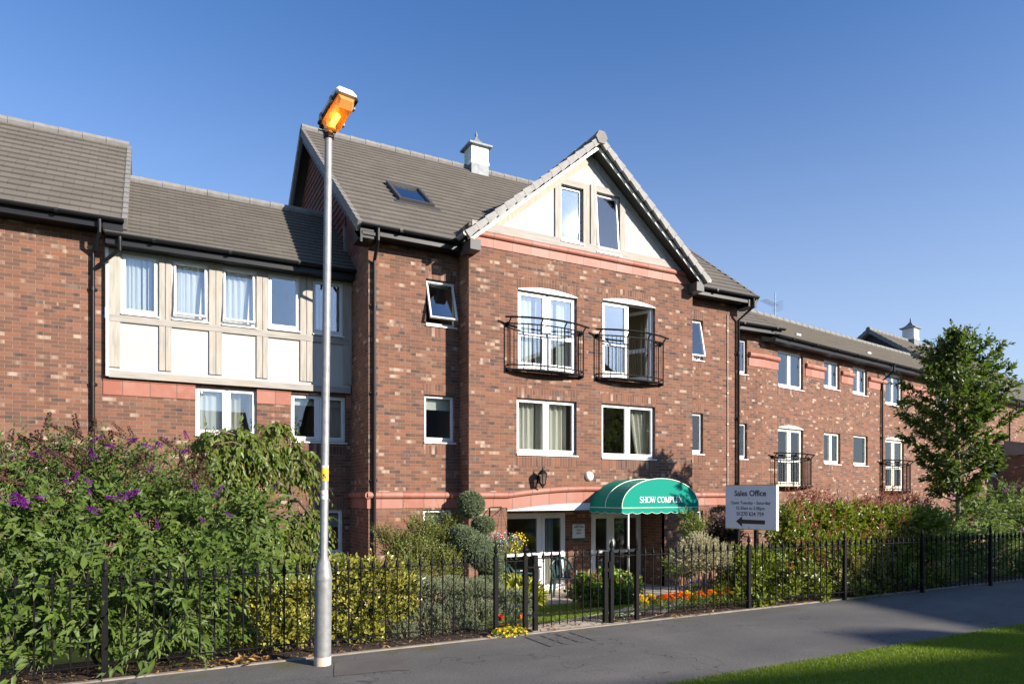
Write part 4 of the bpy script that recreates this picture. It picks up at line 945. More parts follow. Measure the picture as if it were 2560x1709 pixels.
# pavement patch marks near the gate
px0 = onground(1350, 1605, 0); mb = MB()
c0 = onground(1402, 1597, 0)
for i in range(4):
    mb.box(c0[0]-.28, c0[0]+.28, c0[1]-.24+i*.16, c0[1]-.215+i*.16, .002, .005)
for i in range(4): mb.box(c0[0]-.28+i*.18, c0[0]-.255+i*.18, c0[1]-.24, c0[1]+.26, .0021, .0052)
tag(mb.build('pavement_patch', simple('worn_patch', (.075, .07, .066), .9)), kind='structure')
e0 = onground(850, 1640, 0); mb = MB()
pts = [onground(*p, 0) for p in ((835, 1690), (990, 1675), (1028, 1676), (995, 1639), (836, 1656))]
mb.poly([(x, y, .004) for x, y in pts]); tag(mb.build('pavement_patch', ground_mat('asphalt_patch', (.085, .075, .067), (.12, .106, .094), 3, 200, .4)), kind='structure')

# ---------------------------------------------------------------- railings and gate
def pale_mesh(h, knob=True):
    mb = MB(); mb.tube([(0, 0, .045), (0, 0, h-.13)], .0075, 6); me = mb.mesh('pale', M['iron'])
    m2 = MB(); m2.lathe([(.009, h-.145), (.013, h-.135), (.011, h-.125), (.007, h-.118), (.021, h-.098), (.015, h-.065), (.003, h-.02), (.0045, h-.014), (.001, h)], n=6)
    return me, m2.mesh('finial', M['iron'], True)
HF = .89; ZT, ZB = .775, .115
pm, fm = pale_mesh(HF)
def add_pale(parent, x, y, z=0):
    o = bpy.data.objects.new('pale', pm); col.objects.link(o); o.parent = parent; o.location = (x, y, z)
    f = bpy.data.objects.new('finial', fm); col.objects.link(f); f.parent = o
def add_post(parent, x, y, z=0, h=.83, w=.022, fin=True, ball=False, name='post'):
    mb = MB(); mb.box(-w, w, -w, w, -.1, h)
    if fin: mb.lathe([(.017, h), (.023, h+.01), (.012, h+.025), (.012, h+.035), (.026, h+.055), (.017, h+.095), (.004, h+.14), (.001, h+.16)], n=8)
    o = mb.build(name, M['iron'], parent, loc=(x, y, z)); return o
def rail(parent, pts, z):
    mb = MB()
    for a, b in zip(pts[:-1], pts[1:]):
        d = Vector((b[0]-a[0], b[1]-a[1], 0)); L = d.length; an = math.atan2(d.y, d.x)
        mb.tbox(Matrix.Translation((a[0], a[1], z)) @ Matrix.Rotation(an, 4, 'Z'), 0, L, -.014, .014, -.004, .004)
    return mb.build('rail', M['iron'], parent)
def lineat(poly, x):
    for (x0, y0), (x1, y1) in zip(poly[:-1], poly[1:]):
        if x0 <= x <= x1: return y0+(y1-y0)*(x-x0)/(x1-x0)
    return poly[-1][1]
fl = [(-1.6, 6.42), (.83, 6.55), (3.4, 6.52)]
xg1 = U(1338, 6.5); xg2 = U(1515, 6.5); xgp = U(1313, 6.5); xp0 = U(1240, 6.5)
FLp = [(-1.75, 6.40), (-.35, 6.47), (.83, 6.53), (xgp, 6.5)]
rf = thing('railing_fence', 'black iron spiked railings in front of the purple flowering bush, left of the gate', 'fence')
posts = [U(262, 6.46), U(808, 6.52), xp0, xgp]
rail(rf, FLp, ZT); rail(rf, FLp, ZB)
for x in posts: add_post(rf, x, lineat(FLp, x))
sp = (posts[1]-posts[0])/19
def pales(parent, poly, posts, sp):
    ends = [poly[0][0]]+posts+[poly[-1][0]]
    for a, b in zip(ends[:-1], ends[1:]):
        n = round((b-a)/sp)
        if b-a < sp*.8: continue
        for i in range(1, n): x = a+(b-a)*i/n; add_pale(parent, x, lineat(poly, x))
pales(rf, FLp, posts, .117)
xr = [U(1590, 6.5), U(1872, 6.42), U(2109, 6.36), U(2306, 6.27), U(2476, 6.2)]
FRp = [(xg2+.06, 6.5), (U(1872, 6.42), 6.42), (U(2476, 6.2), 6.2), (U(2476, 6.2)+2.6, 6.12)]
rg = thing('railing_fence', 'black iron spiked railings in front of the hedge and marigolds, right of the gate', 'fence')
rail(rg, FRp, ZT); rail(rg, FRp, ZB)
for x in [xg2+.075]+xr: add_post(rg, x, lineat(FRp, x))
pales(rg, FRp, [xg2+.075]+xr, .117)
gt = thing('garden_gate', 'black iron spiked garden gate across the paved path to the entrance', 'gate')
gw = [xg1, xg2-.01]
for x in gw: add_post(gt, x, 6.5, .03, .80, .024, False, name='gate_stile')
rail(gt, [(gw[0], 6.5), (gw[1], 6.5)], ZT+.02); rail(gt, [(gw[0], 6.5), (gw[1], 6.5)], ZB+.06)
n = 9
for i in range(1, n): add_pale(gt, gw[0]+(gw[1]-gw[0])*i/n, 6.5, .0)
mb = MB(); mb.box(gw[1]-.04, gw[1]+.10, 6.465, 6.48, .60, .64); mb.box(gw[1]+.03, gw[1]+.045, 6.46, 6.485, .52, .72); mb.build('latch', M['iron'], gt)
for z in (.18, .70):
    mb = MB(); mb.tube([(xgp+.02, 6.48, z), (gw[0]+.06, 6.48, z)], .011, 6); mb.tube([(gw[0]-.03, 6.48, z-.03), (gw[0]-.03, 6.48, z+.04)], .014, 6); mb.build('hinge', M['iron'], gt)

# ---------------------------------------------------------------- lettering
def text(name, body, size, mat, parent, loc, rot, bold=0.0, sx=1.0, ext=.001, align='CENTER'):
    cu = bpy.data.curves.new(name, 'FONT'); cu.body = body; cu.size = size; cu.align_x = align; cu.align_y = 'CENTER'; cu.offset = bold; cu.extrude = ext
    cu.materials.append(mat); tmp = bpy.data.objects.new(name, cu); col.objects.link(tmp); dg = bpy.context.evaluated_depsgraph_get()
    me = bpy.data.meshes.new_from_object(tmp.evaluated_get(dg)); bpy.data.objects.remove(tmp)
    o = bpy.data.objects.new(name, me); col.objects.link(o); o.parent = parent; o.location = loc; o.rotation_euler = rot; o.scale = (sx, 1, 1); return o
M['ink'] = simple('dark_ink', (.03, .028, .03), .6)

# ---------------------------------------------------------------- street lamp
lx, ly = onground(806, 1660, 0)
lp = thing('street_lamp', 'galvanised street lamp column with its amber light on, at the edge of the pavement', 'street lamp', (lx, ly, 0))
lean = .055
def cx(z): return lean*z/4.7*CA, -lean*z/4.7*SA
mb = MB()
def ctube(zr, n=20):
    pts, rr = [], []
    for r, z in zr: pts.append((*cx(z), z)); rr.append(r)
    mb.tube(pts, rr, n)
rb = .0735
ctube([(rb, -.1), (rb, .75)]); o_col = mb.build('base_compartment', M['galv'], lp, None, True)
mb = MB(); ctube([(rb+.004, .745), (rb+.004, .77), (rb, .79), (.055, .90), (.0345, .955), (.0345, 3.0), (.0325, 4.72)]); mb.build('column', M['galv'], lp, None, True)
mb = MB(); ctube([(rb+.001, 0), (rb+.001, .075)]); mb.build('foot_stain', simple('stained_foot', (.55, .47, .36), .7, var=.2, vscale=12), lp, None, True)
face = math.atan2(-ly, -lx)                              # heading from the column to the viewer
def wrap(r, z0, z1, a0, a1, n=10):
    m_ = MB(); ox, oy = cx((z0+z1)/2)
    for i in range(n):
        p, q = a0+(a1-a0)*i/n, a0+(a1-a0)*(i+1)/n
        m_.poly([(ox+r*math.cos(p), oy+r*math.sin(p), z0), (ox+r*math.cos(q), oy+r*math.sin(q), z0), (ox+r*math.cos(q), oy+r*math.sin(q), z1), (ox+r*math.cos(p), oy+r*math.sin(p), z1)])
    return m_
def zl(y): return EYE+(HOR-y)/FPX*(lx*SA+ly*CA)
fa = face+.15
wrap(.0357, zl(1201), zl(1169), fa-1.0, fa+.95).build('number_plate', simple('yellow_plate', (.80, .52, .02), .5), lp, None, True)
wrap(.0357, zl(1169)+.0005, zl(1163), fa-1.0, fa+.95).build('plate_top', M['upvc'], lp, None, True)
oxx, oyy = cx(1.6)
zc5 = zl(1191)
t5 = text('plate_number', '5', .058, M['ink'], lp, (oxx+(.0366)*math.cos(face), oyy+(.0366)*math.sin(face), zc5), (R(90), 0, face+R(90)), .0022)
for v_ in t5.data.vertices:                              # bend the figure round the column
    v_.co.z = (.0362)*(math.cos(v_.co.x/(.0362))-1)+(.0004 if v_.co.z > 0 else 0)
wrap(.0352, zl(1247), zl(1225), face-1.1, face+1.0).build('sticker', M['upvc'], lp, None, True)
ms = MB(); ringp = []
for i in range(15):
    w = math.pi*(1.05+.95*i/14); a_ = fa-.1+ .9*math.cos(w); z_ = zl(1226)+.042*math.sin(w)
    ringp.append((oxx+.0360*math.cos(a_), oyy+.0360*math.sin(a_), z_))
ms.tube(ringp, .0018, 5); ms.build('sticker_ring', simple('sign_red', (.55, .03, .03), .5), lp)
# lantern: tilted amber prism bowl under a pale canopy, reaching out over the pavement
zt_ = 4.70; bx_, by_ = cx(zt_)
La = Matrix.Translation((bx_, by_, zt_)) @ Matrix.Rotation(R(-80), 4, 'Z') @ Matrix.Rotation(R(-13), 4, 'Y') @ Matrix.Diagonal((.84, .84, .84, 1))
def loft(secs, mi=0):
    m_ = MB(); k = len(secs[0]); 
    for s_ in secs: m_.v += [tuple(La @ Vector(p)) for p in s_]
    for i in range(len(secs)-1):
        for j in range(k): m_.f.append((i*k+j, i*k+(j+1) % k, (i+1)*k+(j+1) % k, (i+1)*k+j)); m_.m.append(0)
    m_.f += [tuple(range(k-1, -1, -1)), tuple(range((len(secs)-1)*k, len(secs)*k))]; m_.m += [0, 0]; return m_
def sec(x, w, z0, z1, wt): return [(x, -w, z0), (x, -w*1.0, (z0+z1)/2), (x, -wt, z1), (x, wt, z1), (x, w, (z0+z1)/2), (x, w, z0)]
M['canopy'] = simple('pale_grey_canopy', (.62, .61, .60), .45, var=.05)
can = loft([sec(-.02, .085, .045, .10, .06), sec(.02, .112, .045, .15, .075), sec(.36, .112, .045, .16, .08), sec(.47, .108, .045, .135, .07), sec(.50, .095, .045, .085, .06)]); can.build('canopy', M['canopy'], lp)
m_, ns, ls, b = nodes('amber_bowl'); out = [n for n in ns if n.type == 'OUTPUT_MATERIAL'][0]
b.inputs['Base Color'].default_value = (.72, .40, .13, 1); b.inputs['Roughness'].default_value = .12; b.inputs['Coat Weight'].default_value = .6; b.inputs['Emission Color'].default_value = (1.0, .42, .05, 1); b.inputs['Emission Strength'].default_value = .10
tr = N(ns, 'BsdfTransparent'); tr.inputs[0].default_value = (1, .74, .40, 1); mx = N(ns, 'MixShader'); mx.inputs[0].default_value = .45
ls.new(b.outputs[0], mx.inputs[1]); ls.new(tr.outputs[0], mx.inputs[2]); ls.new(mx.outputs[0], out.inputs[0]); M['amber'] = m_
def secb(x, w, z0): return [(x, -w*.72, z0), (x, -w, z0+.04), (x, -w, .04), (x, w, .04), (x, w, z0+.04), (x, w*.72, z0)]
bowl = loft([secb(.02, .07, -.005), secb(.07, .095, -.055), secb(.40, .098, -.05), secb(.465, .085, .0)]); bowl.build('lamp_bowl', M['amber'], lp, None, False)
m_, ns, ls, b = nodes('sodium_glow'); b.inputs['Emission Color'].default_value = (1.0, .50, .08, 1); b.inputs['Emission Strength'].default_value = 9; M['glow'] = m_
tb = MB(); tb.tube([tuple(La @ Vector((.10, .0, -.005))), tuple(La @ Vector((.24, 0, -.005)))], .024, 10); tb.build('lamp_tube', M['glow'], lp, None, True)
rfl = loft([[(.05, -.09, .042), (.05, .09, .042), (.05, .06, .09), (.05, -.06, .09)], [(.45, -.09, .042), (.45, .09, .042), (.45, .06, .09), (.45, -.06, .09)]]); rfl.build('reflector', simple('reflector', (.8, .66, .45), .25, .5), lp)
rimm = MB()
for sg in (-1, 1): rimm.tbox(La, -.0, .48, sg*.108-.010, sg*.108+.010, .022, .05)
rimm.tbox(La, -.03, 0, -.09, .09, .01, .05); rimm.build('lantern_rim', M['black'], lp)
for xq in (.10, .36):
    for sg in (-1, 1): cb = MB(); cb.tbox(La, xq-.02, xq+.02, sg*.122-.008, sg*.122+.008, .01, .075); cb.build('clip', M['galv'], lp)
sg_ = MB(); sg_.tube([(bx_, by_, zt_-.06), (bx_, by_, zt_+.03)], [.034, .036], 14); sg_.tbox(La, -.05, .07, -.05, .05, -.02, .06); sg_.build('spigot', M['canopy'], lp, None, False)
cl = MB(); cl.lathe([(.045, zt_-.075), (.047, zt_-.05), (.045, zt_-.035)], bx_, by_, 14); cl.tube([(bx_-.09, by_, zt_-.02), (bx_, by_, zt_-.02)], .007, 6); cl.build('collar', M['black'], lp)

# ---------------------------------------------------------------- sales board
sA, sB = (7.80, 7.72), (7.87, 6.82)                      # left and right end of the board in plan
dx_, dy_ = sB[0]-sA[0], sB[1]-sA[1]; sw = math.hypot(dx_, dy_); san = math.atan2(dy_, dx_)
sg = thing('sales_board', 'white Sales Office board with opening hours and a left arrow, standing above the hedge', 'sign', (sA[0], sA[1], 0), san)
zt1, zb1 = EYE+(1234-1210)/FPX*9.67, EYE-(1327-1234)/FPX*9.67
mb = MB(); mb.box(0, sw, .0, .055, zb1+.012, zt1-.012); mb.build('panel', simple('board_white', (.74, .73, .76), .5, var=.03), sg)
mb = MB(); mb.box(-.004, sw+.004, -.003, .058, zt1-.012, zt1); mb.box(-.004, sw+.004, -.003, .058, zb1, zb1+.012); mb.build('yellow_edge', simple('yellow_trim', (.50, .42, .10), .5), sg)
for x in (.16, sw*.55): mb = MB(); mb.box(x-.025, x+.025, .06, .11, -.3, zt1-.05); mb.build('post', M['iron'], sg)
hb_ = zt1-zb1; rot = (R(90), 0, 0)
def sgt(body, f, size, bold=0, sx=1): return text('lettering', body, size, M['ink'], sg, (sw*.5, -.0015, zt1-hb_*f), rot, bold, sx)
sgt('Sales Office', .195, .118, .0024, 1.02); sgt('Open Tuesday - Saturday', .405, .066, .0003, 1.04); sgt('10.30am to 5.00pm', .525, .066, .0003, 1.0); sgt('01270 624 759', .655, .080, .0010, 1.0)
mb = MB(); za_ = zt1-hb_*.825; x0, x1 = sw*.22, sw*.79; mb.prism([(x0, za_), (x0+.11, za_+.075), (x0+.11, za_+.03), (x1, za_+.03), (x1, za_-.03), (x0+.11, za_-.03), (x0+.11, za_-.075)], 'y', -.003, -.0005); mb.build('arrow', simple('arrow_brown', (.05, .025, .022), .6), sg)
for f in (.30, .62, .96): mb = MB(); mb.lathe([(.007, 0), (.007, .004)], n=8); T = Matrix.Translation((sw*.48, -.001, zt1-hb_*f)) @ Matrix.Rotation(R(90), 4, 'X'); mb.v = [tuple(T @ Vector(p)) for p in mb.v]; mb.build('screw', M['galv'], sg)

# ---------------------------------------------------------------- entrance awning
av = 12.05; ax0, ax1 = U(1554.5, av), U(1746, av); az0, az1 = Zp(1554.5, 1269, av), Zp(1668, 1196, av); avb = VB-.03; azv = Zp(1554.5, 1281, av)
aw = thing('entrance_awning', 'green barrel awning lettered SHOW COMPLEX over the entrance door', 'awning')
m_, ns, ls, b = nodes('green_vinyl'); out = [n for n in ns if n.type == 'OUTPUT_MATERIAL'][0]
b.inputs['Base Color'].default_value = (.0, .27, .195, 1); b.inputs['Roughness'].default_value = .5; b.inputs['Specular IOR Level'].default_value = .12; b.inputs['Coat Weight'].default_value = .0; b.inputs['Coat Roughness'].default_value = .12
t_ = N(ns, 'BsdfTranslucent'); t_.inputs[0].default_value = (.0, .30, .19, 1); mx = N(ns, 'MixShader'); mx.inputs[0].default_value = .15; ls.new(b.outputs[0], mx.inputs[1]); ls.new(t_.outputs[0], mx.inputs[2]); ls.new(mx.outputs[0], out.inputs[0]); M['awn'] = m_
M['awnedge'] = simple('awning_piping', (.75, .72, .60), .6)
acx, ar, ah = (ax0+ax1)/2, (ax1-ax0)/2, az1-az0
def ap(t, v): w = math.pi*(1-t); return (acx+ar*math.cos(w), v, az0+ah*math.sin(w)**.92)
mb = MB(); nA = 24
for j in range(nA):
    for k in range(9):
        va, vb = av+(avb-av)*k/9, av+(avb-av)*(k+1)/9
        mb.poly([ap(j/nA, va), ap((j+1)/nA, va), ap((j+1)/nA, vb), ap(j/nA, vb)])
mb.poly([ap(j/nA, av) for j in range(nA+1)])
mb.build('hood', M['awn'], aw, None, True)
mb = MB(); ns_ = 10
def scal(a, b, f, nsc):
    n = nsc*8
    for i in range(n):
        t0, t1 = i/n, (i+1)/n; d0, d1 = .10+.036*abs(math.sin(math.pi*nsc*t0)), .10+.036*abs(math.sin(math.pi*nsc*t1))
        p, q = f(t0), f(t1); mb.poly([(p[0], p[1], az0), (q[0], q[1], az0), (q[0], q[1], az0-d1), (p[0], p[1], az0-d0)])
scal(0, 1, lambda t: (ax0+(ax1-ax0)*t, av-.004), 8); scal(0, 1, lambda t: (ax0-.003, avb+(av-avb)*t), 4); scal(0, 1, lambda t: (ax1+.003, avb+(av-avb)*t), 4)
mb.build('valance', M['awn'], aw)
mb = MB()
for v in (av-.006, av+(avb-av)*.5): mb.tube([Vector(ap(j/nA, v))+Vector((0, 0, .004)) for j in range(nA+1)], .010, 5)
mb.tube([(ax0, av-.006, az0), (ax1, av-.006, az0)], .008, 5); mb.tube([(ax0-.005, av, az0), (ax0-.005, avb, az0)], .008, 5)
def edge(f, nsc):
    n = nsc*8; mb.tube([(f(i/n)[0], f(i/n)[1], az0-.10-.036*abs(math.sin(math.pi*nsc*i/n))) for i in range(n+1)], .005, 4)
edge(lambda t: (ax0+(ax1-ax0)*t, av-.005), 8); edge(lambda t: (ax0-.004, avb+(av-avb)*t), 4)
mb.build('piping', M['awnedge'], aw, None, True)
for x in (U(1570.5, av+.05), U(1726, av+.05)):
    mb = MB(); mb.tube([(x, av+.05, G(av)-.05), (x, av+.05, az0)], .024, 10); mb.build('post', M['upvc'], aw, None, True)
# serif letters drawn from strokes
def serif(ch):
    S, V, H = [], [], []
    w = .70
    def st(x0, y0, x1, y1, t=.13): S.append((x0, y0, x1, y1, t))
    def foot(x, y, l=.28): st(x-l/2, y, x+l/2, y, .05)
    if ch == 'H':
        for x in (.14, .66): st(x, 0, x, 1); foot(x, .025); foot(x, .975)
        st(.14, .5, .66, .5, .06); w = .80
    elif ch == 'L': st(.14, 0, .14, 1); foot(.14, .975); foot(.14, .025); st(.14, .03, .58, .03, .06); st(.58, .03, .60, .22, .05); w = .64
    elif ch == 'E':
        st(.14, 0, .14, 1); foot(.14, .975); foot(.14, .025)
        for y, l in ((.03, .58), (.5, .48), (.97, .56)): st(.14, y, l, y, .06)
        st(.58, .03, .6, .2, .05); st(.56, .97, .57, .82, .05); st(.48, .42, .48, .58, .05); w = .66
    elif ch == 'M':
        st(.12, 0, .14, 1, .06); foot(.12, .025, .2); foot(.12, .975, .2); st(.14, 1, .46, .03); st(.46, .03, .78, 1, .06); st(.80, 0, .80, 1); foot(.80, .025); foot(.82, .975, .2); w = .94
    elif ch == 'W': st(.06, 1, .30, .02); st(.30, .02, .50, .9, .06); st(.46, .98, .70, .02); st(.70, .02, .92, 1, .06); foot(.08, .975, .22); foot(.48, .975, .22); foot(.90, .975, .2); w = .98
    elif ch == 'X': st(.06, 1, .64, 0); st(.62, 1, .08, 0, .06); foot(.08, .975, .24); foot(.62, .975, .22); foot(.08, .025, .22); foot(.62, .025, .24); w = .72
    elif ch == 'P':
        st(.14, 0, .14, 1); foot(.14, .025); foot(.14, .975, .22); w = .62
        for i in range(10): a, b = math.pi*(.5-i/10), math.pi*(.5-(i+1)/10); st(.26+.28*math.cos(a), .735+.24*math.sin(a), .26+.28*math.cos(b), .735+.24*math.sin(b), .05+.09*math.sin(math.pi*(i+.5)/10))
        st(.14, .975, .27, .975, .05); st(.14, .495, .27, .495, .05)
    elif ch in 'OC':
        w = .78; n = 22
        for i in range(n):
            a, b = 2*math.pi*i/n, 2*math.pi*(i+1)/n
            if ch == 'C' and (a < .55 or b > 2*math.pi-.62): continue
            st(.39+.34*math.cos(a), .5+.49*math.sin(a), .39+.34*math.cos(b), .5+.49*math.sin(b), .05+.09*abs(math.cos((a+b)/2)))
        if ch == 'C': st(.66, .74, .68, .95, .05); w = .74
    elif ch == 'S':
        w = .56; n = 20; P = []
        for i in range(n+1):
            t = i/n
            if t < .5: a = math.radians(40+(270-40)*t*2); P.append((.28+.20*math.cos(a), .745+.235*math.sin(a)))
            else: a = math.radians(90-(t-.5)*2*230); P.append((.28+.23*math.cos(a), .255+.255*math.sin(a)))
        for i in range(n): st(*P[i], *P[i+1], .07+.07*math.exp(-((i-n/2)/4)**2))
        st(.47, .82, .47, .98, .05); st(.06, .02, .06, .2, .05)
    return S, w
mb = MB(); cxp = 0; strokes = []
for ch in 'SHOW COMPLEX':
    if ch == ' ': cxp += .30; continue
    S, w = serif(ch); strokes += [(a+cxp, b, c+cxp, d, t) for a, b, c, d, t in S]; cxp += w+.03
tw = U(1706, av)-U(1599, av); kx = tw/cxp; kz = .128; tx0 = U(1599, av); tz0 = Zp(1600, 1255.5, av)
for i, (a, b, c, d, t) in enumerate(strokes):
    p, q = Vector((a*kx, b*kz)), Vector((c*kx, d*kz)); dd = (q-p); L = dd.length or 1e-4; nn_ = Vector((-dd.y, dd.x))/L*t*kx*.52; ex = dd/L*.002; y_ = av-.006-.00002*i
    mb.poly([(tx0+v_.x, y_, tz0+v_.y) for v_ in (p-ex+nn_, q+ex+nn_, q+ex-nn_, p-ex-nn_)])
mb.build('lettering', simple('white_lettering', (.8, .8, .8), .5), aw)

# ---------------------------------------------------------------- wall lamp, round light, notice, chairs, ashtray
def wallthing(px, py, d): return hit(px, py, d)
x, z = wallthing(1346, 1195, VB)
wl = thing('wall_lantern', 'small black coach lantern on the brick wall above the porch arch', 'lantern', (x, VB, z))
mb = MB(); mb.tube([(0, 0, -.02), (0, -.03, -.02), (0, -.10, -.13), (0, -.16, -.17), (0, -.17, -.13)], .011, 6); mb.lathe([(.05, -.005), (.05, .005)], n=10); mb.box(-.03, .03, -.012, 0, -.09, .05); mb.build('bracket', M['iron'], wl)
mb = MB(); mb.lathe([(.035, -.13), (.06, -.115), (.05, -.105)], 0, -.15, 6); mb.lathe([(.10, .07), (.095, .085), (.05, .13), (.02, .15), (.012, .19), (.0, .20)], 0, -.15, 6)
for i in range(6): a = math.pi*i/3; mb.tube([(.055*math.cos(a), -.15+.055*math.sin(a), -.11), (.085*math.cos(a), -.15+.085*math.sin(a), .08)], .008, 4)
mb.build('cage', M['iron'], wl); wl.scale = (1.25, 1.25, 1.25)
mb = MB(); mb.lathe([(.048, -.105), (.078, .075)], 0, -.15, 6); mb.build('lamp_glass', M['glass'], wl)
x, z = wallthing(1472, 1190, VB)
rl = thing('round_light', 'round white bulkhead light on the brick wall above the awning', 'light', (x, VB, z))
mb = MB(); prof = [(.0, .085), (.06, .08), (.095, .06), (.108, .03), (.108, .0)]; mb.lathe(prof, n=24); T = Matrix.Rotation(R(90), 4, 'X'); mb.v = [tuple(T @ Vector(p)) for p in mb.v]; mb.build('diffuser', simple('opal_plastic', (.80, .77, .68), .35), rl, None, True)
mb = MB(); mb.lathe([(.113, .0), (.113, .022)], n=24); mb.v = [tuple(T @ Vector(p)) for p in mb.v]; mb.build('base_ring', M['upvc'], rl)
a, b, c, d = GW(F0, VD, 1431, 1310, 1461, 1351)
pq = thing('wall_notice', 'white notice with green foot on the brick pier beside the entrance door', 'sign', (a, VD, c))
w, h = b-a, d-c
mb = MB(); mb.box(0, w, -.016, -.001, h*.16, h); mb.build('notice_panel', simple('notice_white', (.72, .74, .76), .4), pq)
mb = MB(); mb.box(0, w, -.017, -.001, 0, h*.16); mb.build('green_foot', simple('notice_green', (.01, .10, .06), .4), pq)
for body, f, s_, bo in (('Welcome to', .93, .05, 0), ('Beatty Court', .85, .075, .002), ('House Manager', .68, .042, 0), ('Entrance', .62, .042, 0), ('Please ring', .50, .042, 0), ('for attention', .44, .042, 0)):
    text('lettering', body, s_, M['ink'], pq, (w/2, -.0175, h*f), (R(90), 0, 0), bo*.5, .72)
M['chairg'] = simple('dark_green_plastic', (.010, .042, .036), .45)
def chair(label, x, v, rz):
    t = thing('garden_chair', label, 'chair', (x, v, G(v)+.004), rz, 'green plastic garden chairs on the patio')
    mb = MB(); n = 8                                     # seat
    for i in range(n):
        for j in range(4):
            f = lambda a, b: ((-.22+.44*a/n)*(1-.0*b), -.21+.42*b/4, .40-.02*math.sin(math.pi*a/n)-.012*(b/4))
            mb.poly([f(i, j), f(i+1, j), f(i+1, j+1), f(i, j+1)])
    mb.tube([(-.23, -.22, .395), (.23, -.22, .395)], .014, 6); mb.tube([(-.23, .22, .385), (.23, .22, .385)], .014, 6)
    mb.tube([(-.23, -.22, .395), (-.23, .22, .385)], .014, 6); mb.tube([(.23, -.22, .395), (.23, .22, .385)], .014, 6); mb.build('seat', M['chairg'], t, None, True)
    mb = MB(); arc = []
    for i in range(17):
        w = math.pi*i/16; arc.append((-.25*math.cos(w), .24+.06*math.sin(w)+.06*math.sin(w), .58+.24*math.sin(w)))
    mb.tube(arc, .026, 6)
    for k in range(5):
        q = (k-2)/2; mb.tube([(.16*q, .22, .40), (.18*q, .27, .60), (.165*q, .345, .80-.05*q*q)], [.034, .028, .024], 4)
    mb.build('backrest', M['chairg'], t, None, True)
    for sx in (-1, 1):
        mb = MB(); mb.tube([(sx*.25, .24, .58), (sx*.27, .0, .60), (sx*.265, -.2, .585), (sx*.25, -.235, .5), (sx*.235, -.225, .40)], .020, 6); mb.build('armrest', M['chairg'], t, None, True)
        for sy in (-1, 1): mb = MB(); mb.tube([(sx*.225, sy*.21, .40), (sx*.265, sy*.26 if sy < 0 else .29, 0)], [.036, .026], 6); mb.build('leg', M['chairg'], t, None, True)
    return t
cx_, cv_ = onground(1408, 1488, ZG); chair('green plastic garden chair standing beside the brick pier under the notice', cx_, 13.35 if cv_ > 13.4 else cv_, R(-22))
cx_, cv_ = onground(1300, 1497, ZG); chair('green plastic garden chair half hidden by the gate post at the left of the porch', cx_-.05, 13.3 if cv_ > 13.4 else cv_, R(95))
x, v = U(1508, 12.6), 12.6
ab = thing('ashtray_post', 'grey ashtray bin on a white post beside the entrance door', 'ashtray', (x, v, G(v)))
mb = MB(); mb.tube([(0, 0, 0), (0, 0, .62)], .035, 10); mb.lathe([(.11, 0), (.11, .02)], n=12); mb.build('post', M['upvc'], ab, None, True)
mb = MB(); mb.lathe([(.05, .60), (.095, .66), (.10, .74), (.07, .76)], n=14); mb.lathe([(.12, .80), (.115, .83), (.05, .87), (.02, .88)], n=14)
for a in range(3): w = a*2.1; mb.tube([(.07*math.cos(w), .07*math.sin(w), .75), (.085*math.cos(w), .085*math.sin(w), .82)], .01, 5)
mb.build('bin', simple('grey_metal', (.10, .105, .11), .4, .4), ab, None, True)
# ---------------------------------------------------------------- planting tools
def np_mesh(name, V, polys_idx, sizes, mat):
    me = bpy.data.meshes.new(name); me.vertices.add(len(V)); me.vertices.foreach_set('co', np.asarray(V, np.float32).ravel())
    me.loops.add(len(polys_idx)); me.loops.foreach_set('vertex_index', np.asarray(polys_idx, np.int32))
    me.polygons.add(len(sizes)); st = np.concatenate(([0], np.cumsum(sizes)[:-1])).astype(np.int32); me.polygons.foreach_set('loop_start', st); me.polygons.foreach_set('loop_total', np.asarray(sizes, np.int32))
    me.materials.append(mat); me.update(calc_edges=True); me.validate(); return me
def norm(a): return a/np.maximum(1e-9, np.linalg.norm(a, axis=-1, keepdims=True))
def leaf_geo(C, D, Nn, L, W, fold=.25, droop=.25, big=False):
    """arrays of leaves: base points, directions, face normals"""
    D = norm(D); S = norm(np.cross(D, Nn)); Nn = np.cross(S, D); L = L[:, None]; W = W[:, None]
    if big: T = [(0, 0), (.3, -1), (.3, 0), (.3, 1), (.66, -.72), (.66, 0), (.66, .72), (1, 0)]; F = [(0, 2, 1), (0, 3, 2), (1, 2, 5, 4), (2, 3, 6, 5), (4, 5, 7), (5, 6, 7)]
    else: T = [(0, 0), (.45, -1), (1, 0), (.45, 1)]; F = [(0, 2, 1), (0, 3, 2)]
    P = []
    for t, s in T:
        p = C + D*L*t + S*W*s*.5 + Nn*(abs(s)*fold*W*.5) ; p = p.copy(); p[:, 2] -= (droop*t*t*L)[:, 0]; P.append(p)
    V = np.stack(P, 1).reshape(-1, 3); n = len(C); k = len(T)
    idx = np.concatenate([np.array(f) for f in F]); sz = np.array([len(f) for f in F])
    I = (idx[None, :] + (np.arange(n)*k)[:, None]).ravel(); return V, I, np.tile(sz, n)
def leaves(name, mat, parent, C, D, Nn, L, W, **k):
    V, I, sz = leaf_geo(C, D, Nn, L, W, **k); o = bpy.data.objects.new(name, np_mesh(name, V, I, sz, mat)); col.objects.link(o); o.parent = parent; return o
